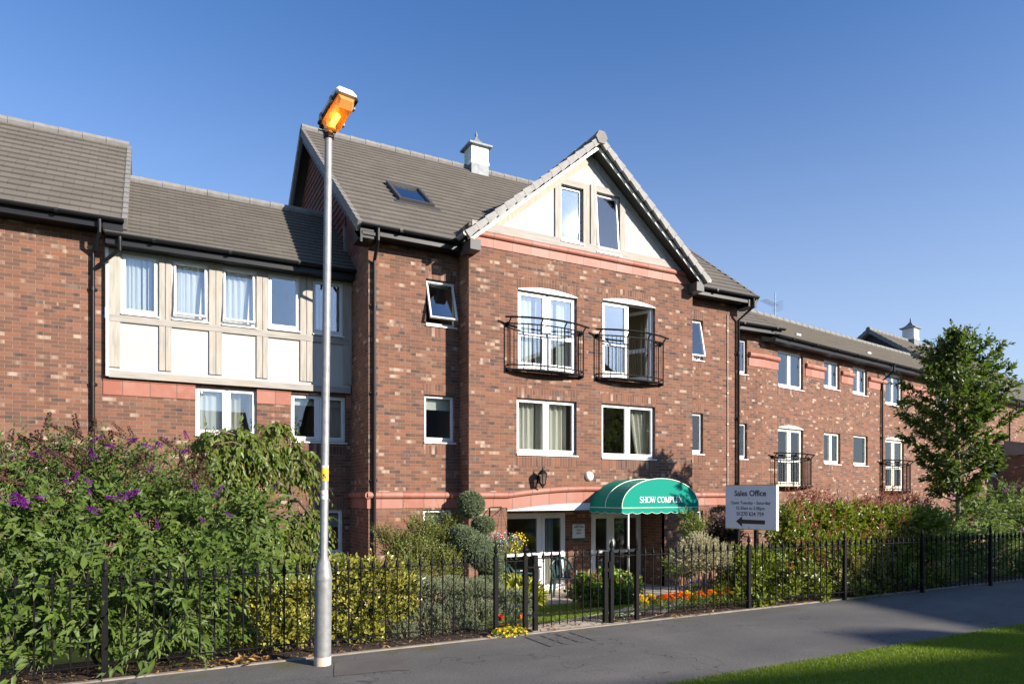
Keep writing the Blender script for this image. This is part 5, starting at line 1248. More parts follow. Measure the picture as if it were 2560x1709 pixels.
def stems_geo(P, r0, r1):
    """P (n,K,3) polylines -> three sided tubes"""
    n, K, _ = P.shape; T = norm(np.gradient(P, axis=1)); up = np.array([.3, .1, 1.0]); A = norm(np.cross(T, up)); B = np.cross(T, A)
    rr = (r0[:, None]*(1-np.linspace(0, 1, K))[None, :] + r1[:, None]*np.linspace(0, 1, K)[None, :])[..., None]
    ring = [P + (A*math.cos(w)+B*math.sin(w))*rr for w in (0, 2.094, 4.189)]
    V = np.stack(ring, 2).reshape(-1, 3); base = (np.arange(n)*K*3)[:, None, None] + (np.arange(K-1)*3)[None, :, None]
    q = np.array([[0, 1, 4, 3], [1, 2, 5, 4], [2, 0, 3, 5]]).ravel(); I = (base + q[None, None, :]).ravel(); return V, I, np.full(n*(K-1)*3, 4)
def stems(name, mat, parent, P, r0, r1):
    V, I, sz = stems_geo(P, r0, r1); o = bpy.data.objects.new(name, np_mesh(name, V, I, sz, mat)); col.objects.link(o); o.parent = parent; return o
class Rg:
    def __init__(s, seed): s.g = np.random.default_rng(seed)
    def u(s, a, b, n=None): return s.g.uniform(a, b, n)
    def n(s, m, d, n=None): return s.g.normal(m, d, n)
    def sph(s, n): return norm(s.g.normal(size=(n, 3)))
def in_clumps(rg, clumps, n, r0=.5, r1=1.0, low=-.6):
    """points in the outer part of a union of ellipsoids, with outward directions"""
    c = np.array(clumps, float); vol = np.prod(c[:, 3:], axis=1)**(2/3); k = rg.g.choice(len(c), n, p=vol/vol.sum())
    d = rg.sph(n); bad = d[:, 2] < low; d[bad, 2] *= -1; r = rg.u(r0**2, r1**2, n)**.5
    p = c[k, :3] + d*c[k, 3:]*r[:, None]; o = norm(d/c[k, 3:]*c[k, 3:].min(axis=1, keepdims=True)); return p, o
def shoot_leaves(rg, P0, D0, Ln, grav, m, L, W, alpha=55, start=.1, K=5, opp=True, lvar=.3, upn=.8):
    n = len(P0); D0 = norm(D0); tt = np.linspace(0, 1, K); g = np.array([0, 0, -1.0])
    pos = lambda t: P0 + D0*(Ln*t)[:, None] + g*(grav*Ln*t*t)[:, None]
    tan = lambda t: norm(D0*Ln[:, None] + 2*g*(grav*Ln*t)[:, None])
    poly = np.stack([pos(np.full(n, t)) for t in tt], 1); C, D, NN, LL = [], [], [], []
    a = math.radians(alpha)
    for j in range(m):
        t = np.full(n, start + (1-start)*(j+.5)/m) + rg.u(-.02, .02, n); p = pos(t); tg = tan(t)
        ref = norm(np.cross(tg, np.array([.2, .4, 1.0]))); ref2 = np.cross(tg, ref)
        ph = (j*2.4 if not opp else (j//2)*1.57 + (j % 2)*math.pi) + rg.u(-.5, .5, n) + (np.arange(n)*1.7)
        rad = ref*np.cos(ph)[:, None] + ref2*np.sin(ph)[:, None]; aa = a*rg.u(.7, 1.15, n)
        aa = aa*(1-.55*t)
        d = tg*np.cos(aa)[:, None] + rad*np.sin(aa)[:, None]; nn = np.array([.28, -.62, upn*.6]) + norm(D0*np.array([1, 1, .2]))*.45 + rg.n(0, .38, (n, 3))
        C.append(p); D.append(d); NN.append(nn); LL.append(L*rg.u(1-lvar, 1+lvar, n)*(1.05-.45*np.clip(t, 0, 1)))
    C, D, NN, LL = map(np.concatenate, (C, D, NN, LL)); return poly, C, D, NN, LL, LL*W
def base_at(px, v): return (U(px, v), v)
def clump(px, py, v, rx, ry=None, rz=None, dv=0):
    """ellipsoid whose centre is seen at px,py standing at depth v; radii in metres"""
    x, z = hit(px, py, v); return (x, v+dv, z, rx, ry or rx, rz or rx)
def plant(name, label, cat, x, v, z=None, group=None): return thing(name, label, cat, (0, 0, 0), 0, group)
# ---- leaf materials
LM = {}
LM['bud'] = leaf_mat('butterfly_bush_leaf', [(.075, .13, .022), (.115, .18, .028), (.155, .215, .036), (.095, .16, .04), (.13, .19, .03)], .38, .5, .35, back=(.20, .24, .15))
LM['cherry'] = leaf_mat('weeping_tree_leaf', [(.095, .155, .016), (.135, .20, .022), (.18, .225, .03), (.11, .17, .018), (.21, .20, .035)], .4, .4, .4)
LM['vari'] = leaf_mat('variegated_leaf', [(.42, .36, .035), (.06, .09, .014), (.50, .42, .06), (.10, .13, .02), (.07, .10, .015), (.40, .36, .07), (.05, .08, .014)], .25, .3, .5)
LM['hebe'] = leaf_mat('grey_green_leaf', [(.15, .175, .095), (.21, .235, .14), (.27, .29, .19), (.18, .20, .11)], .25, .55, .3)
LM['spirea'] = leaf_mat('small_shrub_leaf', [(.10, .14, .018), (.14, .185, .024), (.17, .19, .03), (.18, .15, .035)], .3, .45, .4)
LM['conifer'] = leaf_mat('conifer_needle', [(.14, .18, .10), (.18, .225, .125), (.23, .265, .155), (.15, .19, .095)], .2, .6, .25)
LM['photinia'] = leaf_mat('hedge_leaf', [(.115, .16, .014), (.185, .23, .022), (.26, .285, .035), (.13, .18, .017), (.34, .31, .05)], .38, .36, .5)
LM['red'] = leaf_mat('red_shoot_leaf', [(.26, .045, .03), (.36, .085, .055), (.30, .10, .05), (.22, .10, .04)], .3, .3, .5)
LM['vhedge'] = leaf_mat('cream_edged_leaf', [(.40, .35, .09), (.48, .42, .16), (.10, .13, .025), (.30, .28, .07), (.13, .16, .03)], .25, .3, .5)
LM['tree'] = leaf_mat('broad_tree_leaf', [(.065, .105, .02), (.10, .15, .028), (.14, .19, .036), (.08, .125, .024)], .36, .42, .4)
LM['willow'] = leaf_mat('pale_pink_leaf', [(.58, .54, .38), (.52, .50, .32), (.62, .56, .46), (.30, .32, .14), (.58, .46, .36), (.55, .52, .36)], .3, .45, .3)
LM['purple'] = leaf_mat('purple_leaf', [(.035, .012, .014), (.055, .018, .02), (.04, .02, .016)], .2, .35, .5)
LM['bed'] = leaf_mat('bedding_leaf', [(.14, .22, .03), (.20, .29, .04), (.11, .18, .025)], .3, .4, .4)
LM['lime'] = leaf_mat('lime_leaf', [(.30, .30, .025), (.40, .38, .05), (.18, .21, .025), (.34, .33, .04)], .3, .35, .4)
def petal(n, c, t=.25): return leaf_mat(n, [c, tuple(min(1, x*1.25) for x in c), tuple(x*.8 for x in c)], t, .6, .2)
LM['p_purple'] = petal('purple_petal', (.20, .020, .26)); LM['p_brown'] = leaf_mat('dry_flower', [(.075, .045, .028), (.11, .065, .035), (.13, .05, .07)], .1, .8, .1)
LM['p_yellow'] = petal('yellow_petal', (.80, .52, .02)); LM['p_orange'] = petal('orange_petal', (.80, .20, .008)); LM['p_red'] = petal('red_petal', (.60, .012, .012))
LM['p_pink'] = petal('magenta_petal', (.50, .05, .22)); LM['p_white'] = petal('white_petal', (.65, .63, .62)); LM['p_blue'] = petal('blue_petal', (.24, .26, .50)); LM['p_lilac'] = petal('lilac_petal', (.40, .26, .55))
LM['litter'] = leaf_mat('dead_leaf', [(.34, .19, .06), (.42, .26, .09), (.24, .12, .05), (.15, .09, .05)], .1, .8, .1)

# ---- butterfly bushes
def panicle(seed, L=.16, R0=.026, n=170):
    rg = Rg(seed); t = rg.u(0, 1, n)**.8; a = rg.u(0, 6.283, n); r = R0*(1-t*.85)*rg.u(.75, 1.1, n)
    C = np.stack([r*np.cos(a), r*np.sin(a), t*L], 1); D = np.stack([np.cos(a), np.sin(a), .5+0*a], 1); Nn = rg.sph(n)
    return leaf_geo(C, D, Nn, np.full(n, .016), np.full(n, .014), fold=.3, droop=.1)
pan = [np_mesh('flower_spike', *panicle(k, .13+.03*(k % 3), .024+.003*(k % 2)), LM['p_purple']) for k in range(4)]
panb = [np_mesh('dry_flower_spike', *panicle(k+20, .15+.03*(k % 3), .015, 110), LM['p_brown']) for k in range(3)]
def spike(parent, mesh, p, d, nm, s=1.0):
    o = bpy.data.objects.new(nm, mesh); col.objects.link(o); o.parent = parent; o.location = p
    o.rotation_euler = Vector(d).to_track_quat('Z', 'Y').to_euler(); o.scale = (s, s, s); return o
def buddleia(root, rg, clumps, nsh, m, L, flowers, dry, lowshoots=None, roots=(), Lsh=(.35, .75)):
    p, o = in_clumps(rg, clumps, nsh, .35, .98, -.75)
    d = norm(o*rg.u(.5, 1.0, (nsh, 1)) + np.array([0, -.15, .55]) + rg.n(0, .25, (nsh, 3)))
    Ln = rg.u(*Lsh, nsh); poly, C, D, NN, LL, WW = shoot_leaves(rg, p - d*Ln[:, None]*.45, d, Ln, rg.u(.10, .45, nsh), m, L*np.where(p[:, 2] > 1.55, rg.u(.5, .8, nsh), rg.u(.75, 1.3, nsh)), .34, 62, .15, lvar=.4)
    leaves('foliage', LM['bud'], root, C, D, NN, LL, WW, fold=.3, droop=.28, big=True)
    stems('twigs', M['stem'], root, poly, np.full(nsh, .004), np.full(nsh, .0015))
    for (x, y), tops in roots:
        mb = MB()
        for (tx, ty, tz) in tops:
            a = Vector((x, y, G(y)-.05)); b = Vector((tx, ty, tz)); mid = a.lerp(b, .5)+Vector((rg.u(-.1, .1), rg.u(-.1, .1), .15))
            mb.tube([a, a.lerp(mid, .5)+Vector((0, 0, .08)), mid, b], [.018, .015, .012, .005], 6)
        mb.build('trunk', M['bark'], root, None, True)
    tip = poly[:, -1]; td = norm(poly[:, -1]-poly[:, -2]); order = np.argsort(-(tip[:, 2]*1.0 - .25*tip[:, 1] + rg.u(0, .9, nsh)))
    return tip, td, order
rg = Rg(11)
bb = plant('butterfly_bush', 'big butterfly bush with purple flower spikes growing over the left railings', 'bush', 0, 0)
cl = []
for px, py, v, r in ((40, 1190, 7.6, .42), (150, 1180, 7.7, .42), (260, 1180, 7.8, .44), (360, 1190, 7.8, .42), (450, 1220, 7.7, .38), (20, 1330, 7.3, .46), (140, 1330, 7.3, .44), (280, 1300, 7.4, .46), (400, 1320, 7.4, .42), (520, 1330, 7.4, .38), (60, 1470, 7.1, .38), (200, 1430, 7.0, .34), (330, 1440, 7.1, .36), (450, 1440, 7.0, .36), (560, 1440, 7.1, .32), (300, 1540, 6.9, .22), (430, 1540, 6.8, .26), (120, 1530, 6.9, .26), (-120, 1250, 7.5, .5), (-120, 1450, 7.2, .45), (620, 1400, 7.2, .28), (20, 1600, 6.8, .2), (640, 1290, 7.6, .28), (70, 1570, 7.0, .24), (190, 1565, 7.0, .24), (265, 1590, 6.9, .2), (360, 1575, 6.95, .24), (490, 1590, 6.9, .22), (570, 1570, 7.0, .22), (120, 1480, 7.4, .36), (380, 1490, 7.4, .36), (250, 1500, 7.5, .36), (540, 1500, 7.4, .3), (40, 1450, 6.62, .2), (140, 1520, 6.6, .2), (235, 1500, 6.66, .16), (330, 1480, 6.62, .18), (420, 1560, 6.6, .18), (470, 1470, 6.62, .18), (100, 1620, 6.56, .15), (310, 1625, 6.6, .13), (20, 1540, 6.55, .18), (180, 1400, 6.7, .18), (540, 1450, 6.7, .16)):
    cl.append(clump(px, py, v, r, r*.95, r*.80))
rts = [((U(80, 7.5), 7.5), [c[:3] for c in cl[:3]]), ((U(250, 7.6), 7.6), [c[:3] for c in cl[2:6]]), ((U(420, 7.5), 7.5), [c[:3] for c in cl[8:12]])]
tip, td, order = buddleia(bb, rg, cl, 2600, 9, .110, 0, 0, roots=rts)
# measured flower spikes: (px, py, lean in the picture, scale)
fl_ = [(62, 1270, 10, 1.0), (150, 1138, 70, .8), (84, 1262, 80, 1), (30, 1240, 60, .7), (78, 1262, 40, 1.2), (240, 1155, 15, 1.1), (232, 1105, 60, .7), (110, 1140, 80, 1.0), (290, 1118, 85, .8), (312, 1104, 80, .9), (390, 1125, 70, .9), (408, 1118, 60, .8), (447, 1132, 75, .9), (468, 1102, 20, .8), (420, 1100, 80, .6), (186, 1200, 30, .9), (180, 1210, 50, .7), (300, 1243, -70, 1.3), (315, 1250, -80, 1.1), (235, 1208, 60, .8), (370, 1180, -40, .8), (490, 1225, -20, .8), (535, 1242, -30, .9), (677, 1222, -35, .8), (510, 1303, -50, .7), (255, 1282, 60, 1.0), (395, 1322, 10, .7), (438, 1560, -20, 1.0), (432, 1512, 40, .5), (352, 1290, 50, .7), (8, 1145, 85, .8), (12, 1245, 85, .8), (118, 1245, 80, .8), (20, 1260, 60, .9), (580, 1290, 60, .6), (230, 1238, 20, .7)]
for i, (px, py, ln, s_) in enumerate(fl_):
    v = 6.75+.55*rg.u(0, 1) if py > 1180 else 7.2+.4*rg.u(0, 1)
    x, z = hit(px, py, v); a = R(ln); d = (math.sin(a)*CA*-1 if i % 3 else math.sin(a)*CA, -.35, math.cos(a)*.8+.05)
    spike(bb, pan[i % 4], (x, v-.12, z), d, 'flower_spike', s_*.78)
for i in range(52):
    px = rg.u(-20, 560); py = 1085+ (abs(px-230)/230)**2*45 + rg.u(0, 1)**1.6*130; v = 7.15+rg.u(0, .5); x, z = hit(px, py, v)
    spike(bb, panb[i % 3], (x, v-.1, z), (rg.n(-.5, .6), rg.n(0, .4), .55), 'dry_flower_spike', rg.u(.8, 1.5))
b2 = plant('butterfly_bush', 'dark butterfly bush with few purple spikes behind the far right end of the railings', 'bush', 0, 0)
rg = Rg(12); cl = [clump(px, py, v, r, r, r*.8) for px, py, v, r in ((2440, 1300, 8.0, .62), (2520, 1270, 8.2, .7), (2400, 1370, 7.6, .5), (2510, 1380, 7.4, .55), (2600, 1330, 7.8, .8), (2360, 1330, 8.2, .5), (2470, 1450, 7.0, .35), (2560, 1450, 7.0, .4), (2380, 1430, 7.3, .38), (2420, 1470, 7.1, .32), (2345, 1450, 7.3, .36), (2350, 1500, 7.0, .26), (2480, 1500, 6.9, .25), (2550, 1500, 6.8, .25), (2420, 1400, 7.5, .4))]
rts = [((U(2460, 7.6), 7.6), [c[:3] for c in cl[:4]]), ((U(2540, 7.6), 7.6), [c[:3] for c in cl[3:6]])]
tip, td, order = buddleia(b2, rg, cl, 1300, 9, .13, 0, 0, roots=rts)
for i, (px, py) in enumerate(((2385, 1243), (2540, 1220), (2512, 1232), (2550, 1330))):
    v = 7.4; x, z = hit(px, py, v); spike(b2, pan[i % 4], (x, v, z), (rg.n(-.5, .5), -.3, .4), 'flower_spike', .9)

# ---- weeping tree
rg = Rg(21); wv = 8.6
wt = plant('weeping_tree', 'small weeping tree with drooping green leaves beside the lamp post', 'tree', 0, 0)
tp = [(735, 1480), (722, 1400), (732, 1320), (728, 1270), (725, 1235), (716, 1205), (700, 1175), (670, 1150)]
trp = [Vector((hit(a, b, wv)[0], wv, hit(a, b, wv)[1])) for a, b in tp]; trp[0].z = G(wv)-.05
mb = MB(); mb.tube(trp, [.045, .040, .038, .040, .033, .032, .028, .02], 10); mb.build('trunk', M['bark'], wt, None, True)
br = [((728, 1300), (640, 1290), (590, 1330)), ((722, 1235), (660, 1230), (600, 1290)), ((700, 1175), (620, 1120), (540, 1110)), ((670, 1150), (690, 1090), (690, 1050)), ((700, 1175), (750, 1150), (770, 1180)), ((730, 1290), (760, 1290), (790, 1330)), ((670, 1150), (580, 1085), (520, 1090)), ((728, 1320), (690, 1370), (650, 1420)), ((725, 1250), (770, 1280), (800, 1350)), ((670, 1150), (630, 1095), (600, 1075))]
bp = []
mb = MB()
for i, q in enumerate(br):
    vv = [wv, wv+(.25 if i % 2 else -.35), wv+(.45 if i % 2 else -.6)]
    pts = [Vector((hit(a, b, w)[0], w, hit(a, b, w)[1])) for (a, b), w in zip(q, vv)]; m1 = pts[0].lerp(pts[1], .5)+Vector((0, 0, .06)); pts = [pts[0], m1, pts[1], pts[1].lerp(pts[2], .5)+Vector((0, 0, .05)), pts[2]]; mb.tube(pts, [.02, .017, .013, .009, .005], 6); bp.append(pts)
mb.build('limbs', M['bark'], wt, None, True)
cl = [clump(px, py, v, r, r, r*.75) for px, py, v, r in ((530, 1120, 8.3, .30), (600, 1110, 8.4, .34), (690, 1075, 8.7, .20), (660, 1130, 8.5, .30), (735, 1140, 8.6, .26), (560, 1190, 8.3, .26), (640, 1190, 8.4, .24), (755, 1185, 8.6, .16), (600, 1270, 8.0, .26), (650, 1330, 8.0, .30), (700, 1370, 8.0, .30), (760, 1330, 8.2, .26), (770, 1290, 8.4, .18), (790, 1400, 7.8, .24), (620, 1400, 7.8, .30), (700, 1440, 7.7, .30), (560, 1350, 7.9, .22), (850, 1400, 8.2, .2), (780, 1450, 7.6, .2))]
n = 1350; p, o = in_clumps(rg, cl, n, .2, 1.0, -.8); d = norm(o*np.array([1, 1, .35])+rg.n(0, .3, (n, 3))+np.array([0, 0, -.05])); Ln = rg.u(.22, .5, n)
poly, C, D, NN, LL, WW = shoot_leaves(rg, p-d*Ln[:, None]*.4, d, Ln, rg.u(.5, 1.0, n), 9, .088, .46, 60, .1, opp=False)
D = norm(D*.7+np.array([0, 0, -.6])+rg.n(0, .18, D.shape)); NN = norm(o[np.tile(np.arange(n), 9)]*np.array([1, 1, .3])+rg.n(0, .45, D.shape)+np.array([.1, -.4, .3]))
leaves('crown', LM['cherry'], wt, C, D, NN, LL, WW, fold=.35, droop=.08, big=True); stems('twigs', M['stembrown'], wt, poly, np.full(n, .004), np.full(n, .0015))

# ---- generic leafy shrub
def shrub(root, rg, cl, n, m, L, W, mat, Ln=(.12, .3), grav=.2, up=.6, alpha=55, opp=True, big=False, stem='stem', r0=.45, out=.9, fold=.25, droop=.12, sr=.003, jitter=.22, low=-.6, name='foliage', upn=.8):
    p, o = in_clumps(rg, cl, n, r0, 1.0, low); d = norm(o*out+np.array([0, 0, up])+rg.n(0, jitter, (n, 3))); l = rg.u(*Ln, n)
    poly, C, D, NN, LL, WW = shoot_leaves(rg, p-d*l[:, None]*.6, d, l, rg.u(0, grav, n), m, L, W, alpha, .12, 4, opp, upn=upn)
    f = leaves(name, mat, root, C, D, NN, LL, WW, fold=fold, droop=droop, big=big)
    if stem: stems('twigs', M[stem], root, poly, np.full(n, sr), np.full(n, sr*.4))
    return poly, C
def core(root, cl, k=.62, mat=None, name='inner_branches', seed=3, n=26):
    """woody stems from the ground up into the clumps"""
    rg = Rg(seed); mb = MB()
    for c in cl:
        for i in range(max(2, n//len(cl))):
            e = Vector((c[0]+rg.n(0, .4)*c[3], c[1]+rg.n(0, .4)*c[4], c[2]+rg.n(.1, .35)*c[5])); b = Vector((c[0]+rg.n(0, .25)*c[3], c[1]+rg.n(0, .25)*c[4], G(c[1])-.04))
            mb.tube([b, b.lerp(e, .5)+Vector((rg.n(0, .04), rg.n(0, .04), .03)), e], [.010, .008, .003], 5)
    return mb.build(name, mat or M['stembrown'], root, None, True)
rg = Rg(31)
s1 = plant('variegated_shrub', 'yellow variegated shrub behind the railings just right of the lamp post', 'shrub', 0, 0)
cl = [clump(px, py, v, r, r, r*.85) for px, py, v, r in ((870, 1450, 7.5, .30), (940, 1450, 7.55, .32), (1000, 1475, 7.5, .24), (880, 1530, 7.3, .32), (950, 1530, 7.3, .30), (1020, 1520, 7.3, .17), (850, 1570, 7.2, .2), (930, 1590, 7.15, .22))]
shrub(s1, rg, cl, 760, 8, .070, .5, LM['vari'], (.14, .28), .25, .35, big=True); core(s1, cl)
s2 = plant('variegated_shrub', 'yellow variegated shrub half hidden under the weeping tree left of the lamp post', 'shrub', 0, 0)
cl = [clump(px, py, v, r, r, r*.85) for px, py, v, r in ((640, 1500, 7.25, .24), (700, 1510, 7.3, .26), (760, 1500, 7.3, .24), (640, 1570, 7.0, .22), (710, 1580, 7.0, .24), (770, 1570, 7.1, .2), (600, 1590, 6.9, .13))]
shrub(s2, rg, cl, 500, 8, .066, .5, LM['vari'], (.14, .26), .25, .35, big=True); core(s2, cl, seed=4)
s3 = plant('hebe_bush', 'low grey green bush with tiny leaves behind the railings left of the gate', 'bush', 0, 0)
cl = [clump(px, py, v, r, r, r*.8) for px, py, v, r in ((1060, 1490, 7.7, .30), (1120, 1490, 7.8, .32), (1180, 1490, 7.9, .30), (1230, 1500, 7.9, .26), (1060, 1550, 7.35, .26), (1130, 1550, 7.4, .28), (1200, 1540, 7.5, .26), (1010, 1575, 7.1, .15), (1290, 1510, 8.0, .26), (1270, 1550, 7.6, .2), (1180, 1580, 7.2, .18))]
shrub(s3, rg, cl, 4200, 12, .024, .5, LM['hebe'], (.05, .11), .1, .8, 50, r0=.7, sr=.002, jitter=.3); core(s3, cl, seed=5)
s4 = plant('spirea_bush', 'loose twiggy green bush in front of the recessed brick wall behind the grey bush', 'bush', 0, 0)
cl = [clump(px, py, v, r, r, r*.9) for px, py, v, r in ((1040, 1400, 9.6, .42), (1090, 1370, 9.8, .40), (1000, 1370, 9.9, .34), (1060, 1330, 9.9, .36), (1110, 1420, 9.4, .36), (1030, 1450, 9.2, .4), (960, 1340, 10.0, .2), (1120, 1310, 9.9, .26))]
shrub(s4, rg, cl, 1700, 12, .040, .55, LM['spirea'], (.16, .36), .3, .8, 60, stem='stembrown', r0=.3, sr=.0016); core(s4, cl, seed=6)
for i, (px, py) in enumerate(((1002, 1285), (1115, 1290), (945, 1310), (970, 1300), (1090, 1300), (1135, 1275))):
    pass
P0 = np.array([[*hit(px, py+50, 9.8)][:1]+[9.8]+[hit(px, py+50, 9.8)[1]] for px, py in ((1002, 1270), (1115, 1275), (950, 1300), (972, 1290), (1090, 1290), (1138, 1265), (1020, 1300), (935, 1330))]); nS = len(P0)
poly, C, D, NN, LL, WW = shoot_leaves(rg, P0, np.tile([0, 0, 1.0], (nS, 1))+rg.n(0, .15, (nS, 3)), rg.u(.45, .6, nS), rg.u(0, .1, nS), 26, .03, .5, 60, .0)
leaves('foliage', LM['spirea'], s4, C, D, NN, LL, WW); stems('twigs', M['stembrown'], s4, poly, np.full(nS, .004), np.full(nS, .001))
# ---- clipped spiral conifer
tpv = 9.7
tpry = plant('topiary_conifer', 'clipped spiral conifer with a round ball on top beside the porch', 'topiary', 0, 0)
mb = MB(); t0 = hit(1190, 1300, tpv)[0]
mb.tube([(t0+.1, tpv, G(tpv)-.05), (t0+.06, tpv, .9), (t0, tpv, 1.2), (t0-.05, tpv, 1.35)], [.045, .04, .03, .02], 8); mb.build('trunk', M['bark'], tpry, None, True)
def needles(name, cl, n, seed, L=.035):
    rg = Rg(seed); p, o = in_clumps(rg, cl, n, .86, 1.02, -1.1); d = norm(o+rg.n(0, .55, (n, 3))); 
    C = np.concatenate([p, p, p]); D = np.concatenate([norm(d+rg.n(0, .5, d.shape)) for _ in range(3)]); NN = rg.sph(3*n)
    leaves(name, LM['conifer'], tpry, C, D, NN, rg.u(L*.7, L*1.3, 3*n), np.full(3*n, .009), fold=.2, droop=0)
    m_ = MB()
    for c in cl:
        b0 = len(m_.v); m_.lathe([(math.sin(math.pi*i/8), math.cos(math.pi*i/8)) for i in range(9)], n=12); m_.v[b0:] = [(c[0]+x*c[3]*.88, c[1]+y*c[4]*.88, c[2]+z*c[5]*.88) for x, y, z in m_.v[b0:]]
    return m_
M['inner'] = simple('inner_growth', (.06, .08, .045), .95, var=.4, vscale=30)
for nm, cl, n, sd in (('ball', [clump(1177, 1260, tpv, .205, .205, .20)], 2600, 1), ('coil', [clump(1208, 1312, tpv-.05, .175, .2, .135)], 1900, 2),
    ('coil', [clump(1152, 1338, tpv-.1, .17, .22, .16), clump(1168, 1352, tpv-.15, .23, .25, .20), clump(1192, 1372, tpv-.2, .26, .27, .23), clump(1214, 1392, tpv-.2, .25, .26, .22), clump(1232, 1412, tpv-.15, .18, .22, .20)], 8500, 3),
    ('coil', [clump(1215, 1462, tpv-.3, .30, .28, .14), clump(1170, 1480, tpv-.4, .3, .28, .14)], 3600, 4)):
    k = needles(nm, cl, n, sd); k.build('inner_growth', M['inner'], tpry, None, True)
# ---- hanging basket
hbv = 12.95; hx, hz = hit(1255, 1352, hbv)
hbk = plant('hanging_basket', 'hanging basket of blue, white and yellow flowers on a bracket left of the porch', 'flower basket', 0, 0)
mb = MB(); bx0, bz0 = hit(1228, 1268, VB); mb.tube([(hx-.12, VB-.01, bz0+.02), (hx-.12, VB-.02, bz0-.25)], .010, 5); mb.tube([(hx-.12, VB-.02, bz0), (hx-.02, hbv-.02, bz0+.02)], .010, 5); mb.tube([(hx-.12, VB-.02, bz0-.22), (hx-.06, hbv+.1, bz0-.1), (hx-.02, hbv, bz0)], .008, 5)
for a in (0, 2.1, 4.2): mb.tube([(hx-.02, hbv, bz0+.02), (hx+.2*math.cos(a), hbv+.18*math.sin(a), hz-.02)], .004, 4)
mb.build('bracket', M['iron'], hbk)
mb = MB(); mb.lathe([(.05, hz-.3), (.14, hz-.25), (.2, hz-.14), (.21, hz-.02)], hx, hbv, 16); mb.build('basket', M['bark'], hbk, None, True)
rg = Rg(41); cl = [(hx, hbv-.08, hz-.08, .38, .26, .26), (hx+.18, hbv-.1, hz-.16, .26, .22, .24), (hx-.18, hbv-.1, hz-.05, .22, .2, .2)]
shrub(hbk, rg, cl, 420, 7, .032, .5, LM['bed'], (.08, .18), .6, .1, 60, sr=.002)
def blossoms(name, mat, root, rg, cl, n, r=.012, pet=5, face=.5, r0=.92, r1=1.1, toward=(-.3, -1, .4), low=-.6):
    p, o = in_clumps(rg, cl, n, r0, r1, low); ax = norm(o*face+np.array(toward)*(1-face)+rg.n(0, .25, (n, 3)))
    a = norm(np.cross(ax, np.array([.3, .2, 1.0]))); b = np.cross(ax, a); C, D, NN = [], [], []
    for k in range(pet):
        w = 2*math.pi*k/pet; d = a*math.cos(w)+b*math.sin(w); C.append(p+d*r*.08); D.append(d+ax*.25); NN.append(ax)
    C, D, NN = map(np.concatenate, (C, D, NN)); return leaves(name, mat, root, C, D, NN, np.full(len(C), r), np.full(len(C), r*.95), fold=.1, droop=0)
yc = [(hx+.30, hbv-.12, hz-.10, .24, .22, .30), (hx+.12, hbv-.14, hz-.2, .2, .2, .2)]
shrub(hbk, rg, yc, 160, 7, .026, .4, LM['bed'], (.08, .2), .7, .1, 60, sr=.002, name='trailing_foliage')
blossoms('yellow_blossoms', LM['p_yellow'], hbk, rg, yc, 150, .015, 5, r0=.55); blossoms('blue_blossoms', LM['p_blue'], hbk, rg, [cl[0], cl[2]], 130, .014, 5); blossoms('white_blossoms', LM['p_white'], hbk, rg, [cl[0], cl[2]], 110, .012, 5); blossoms('red_blossoms', LM['p_red'], hbk, rg, [(hx-.14, hbv-.1, hz+.1, .12, .15, .1)], 10, .022, 5)
# ---- nasturtium and petunia bed by the door
nb = plant('flower_clump', 'round clump of magenta and yellow flowers with lush leaves in front of the entrance', 'flowers', 0, 0)
nv = 11.2; cl = [clump(px, py, v, r, r, r*.85) for px, py, v, r in ((1470, 1465, nv, .32), (1520, 1460, nv, .36), (1570, 1465, nv, .32), (1490, 1490, nv-.2, .3), (1550, 1490, nv-.2, .32), (1450, 1480, nv, .24), (1480, 1500, nv, .26), (1540, 1502, nv, .28))]
shrub(nb, rg, cl, 900, 5, .085, .95, LM['bed'], (.12, .25), .2, .6, 65, big=True, r0=.6, upn=.6)
blossoms('magenta_blossoms', LM['p_pink'], nb, rg, [cl[0], cl[5], cl[2]], 80, .028, 5); blossoms('yellow_blossoms', LM['p_yellow'], nb, rg, cl[:3], 26, .032, 5)
# ---- pale round standard bush
wb = plant('dappled_willow', 'pale cream and pink leaved round bush behind the railings left of the sales board', 'bush', 0, 0)
wv2 = 7.2; cl = [clump(px, py, v, r, r, r*.8) for px, py, v, r in ((1745, 1385, wv2, .33), (1785, 1390, wv2, .27), (1710, 1392, wv2, .2), (1750, 1365, wv2+.1, .24), (1790, 1415, wv2, .2), (1740, 1415, wv2, .17))]
shrub(wb, rg, cl, 1000, 11, .036, .36, LM['willow'], (.10, .22), .15, .35, 50, big=False, stem='stembrown', r0=.55); 
wx = hit(1760, 1400, wv2)[0]; mb = MB(); mb.tube([(wx, wv2, G(wv2)-.05), (wx+.02, wv2, .5), (wx, wv2, .8)], [.025, .022, .02], 8); mb.build('trunk', M['bark'], wb, None, True)
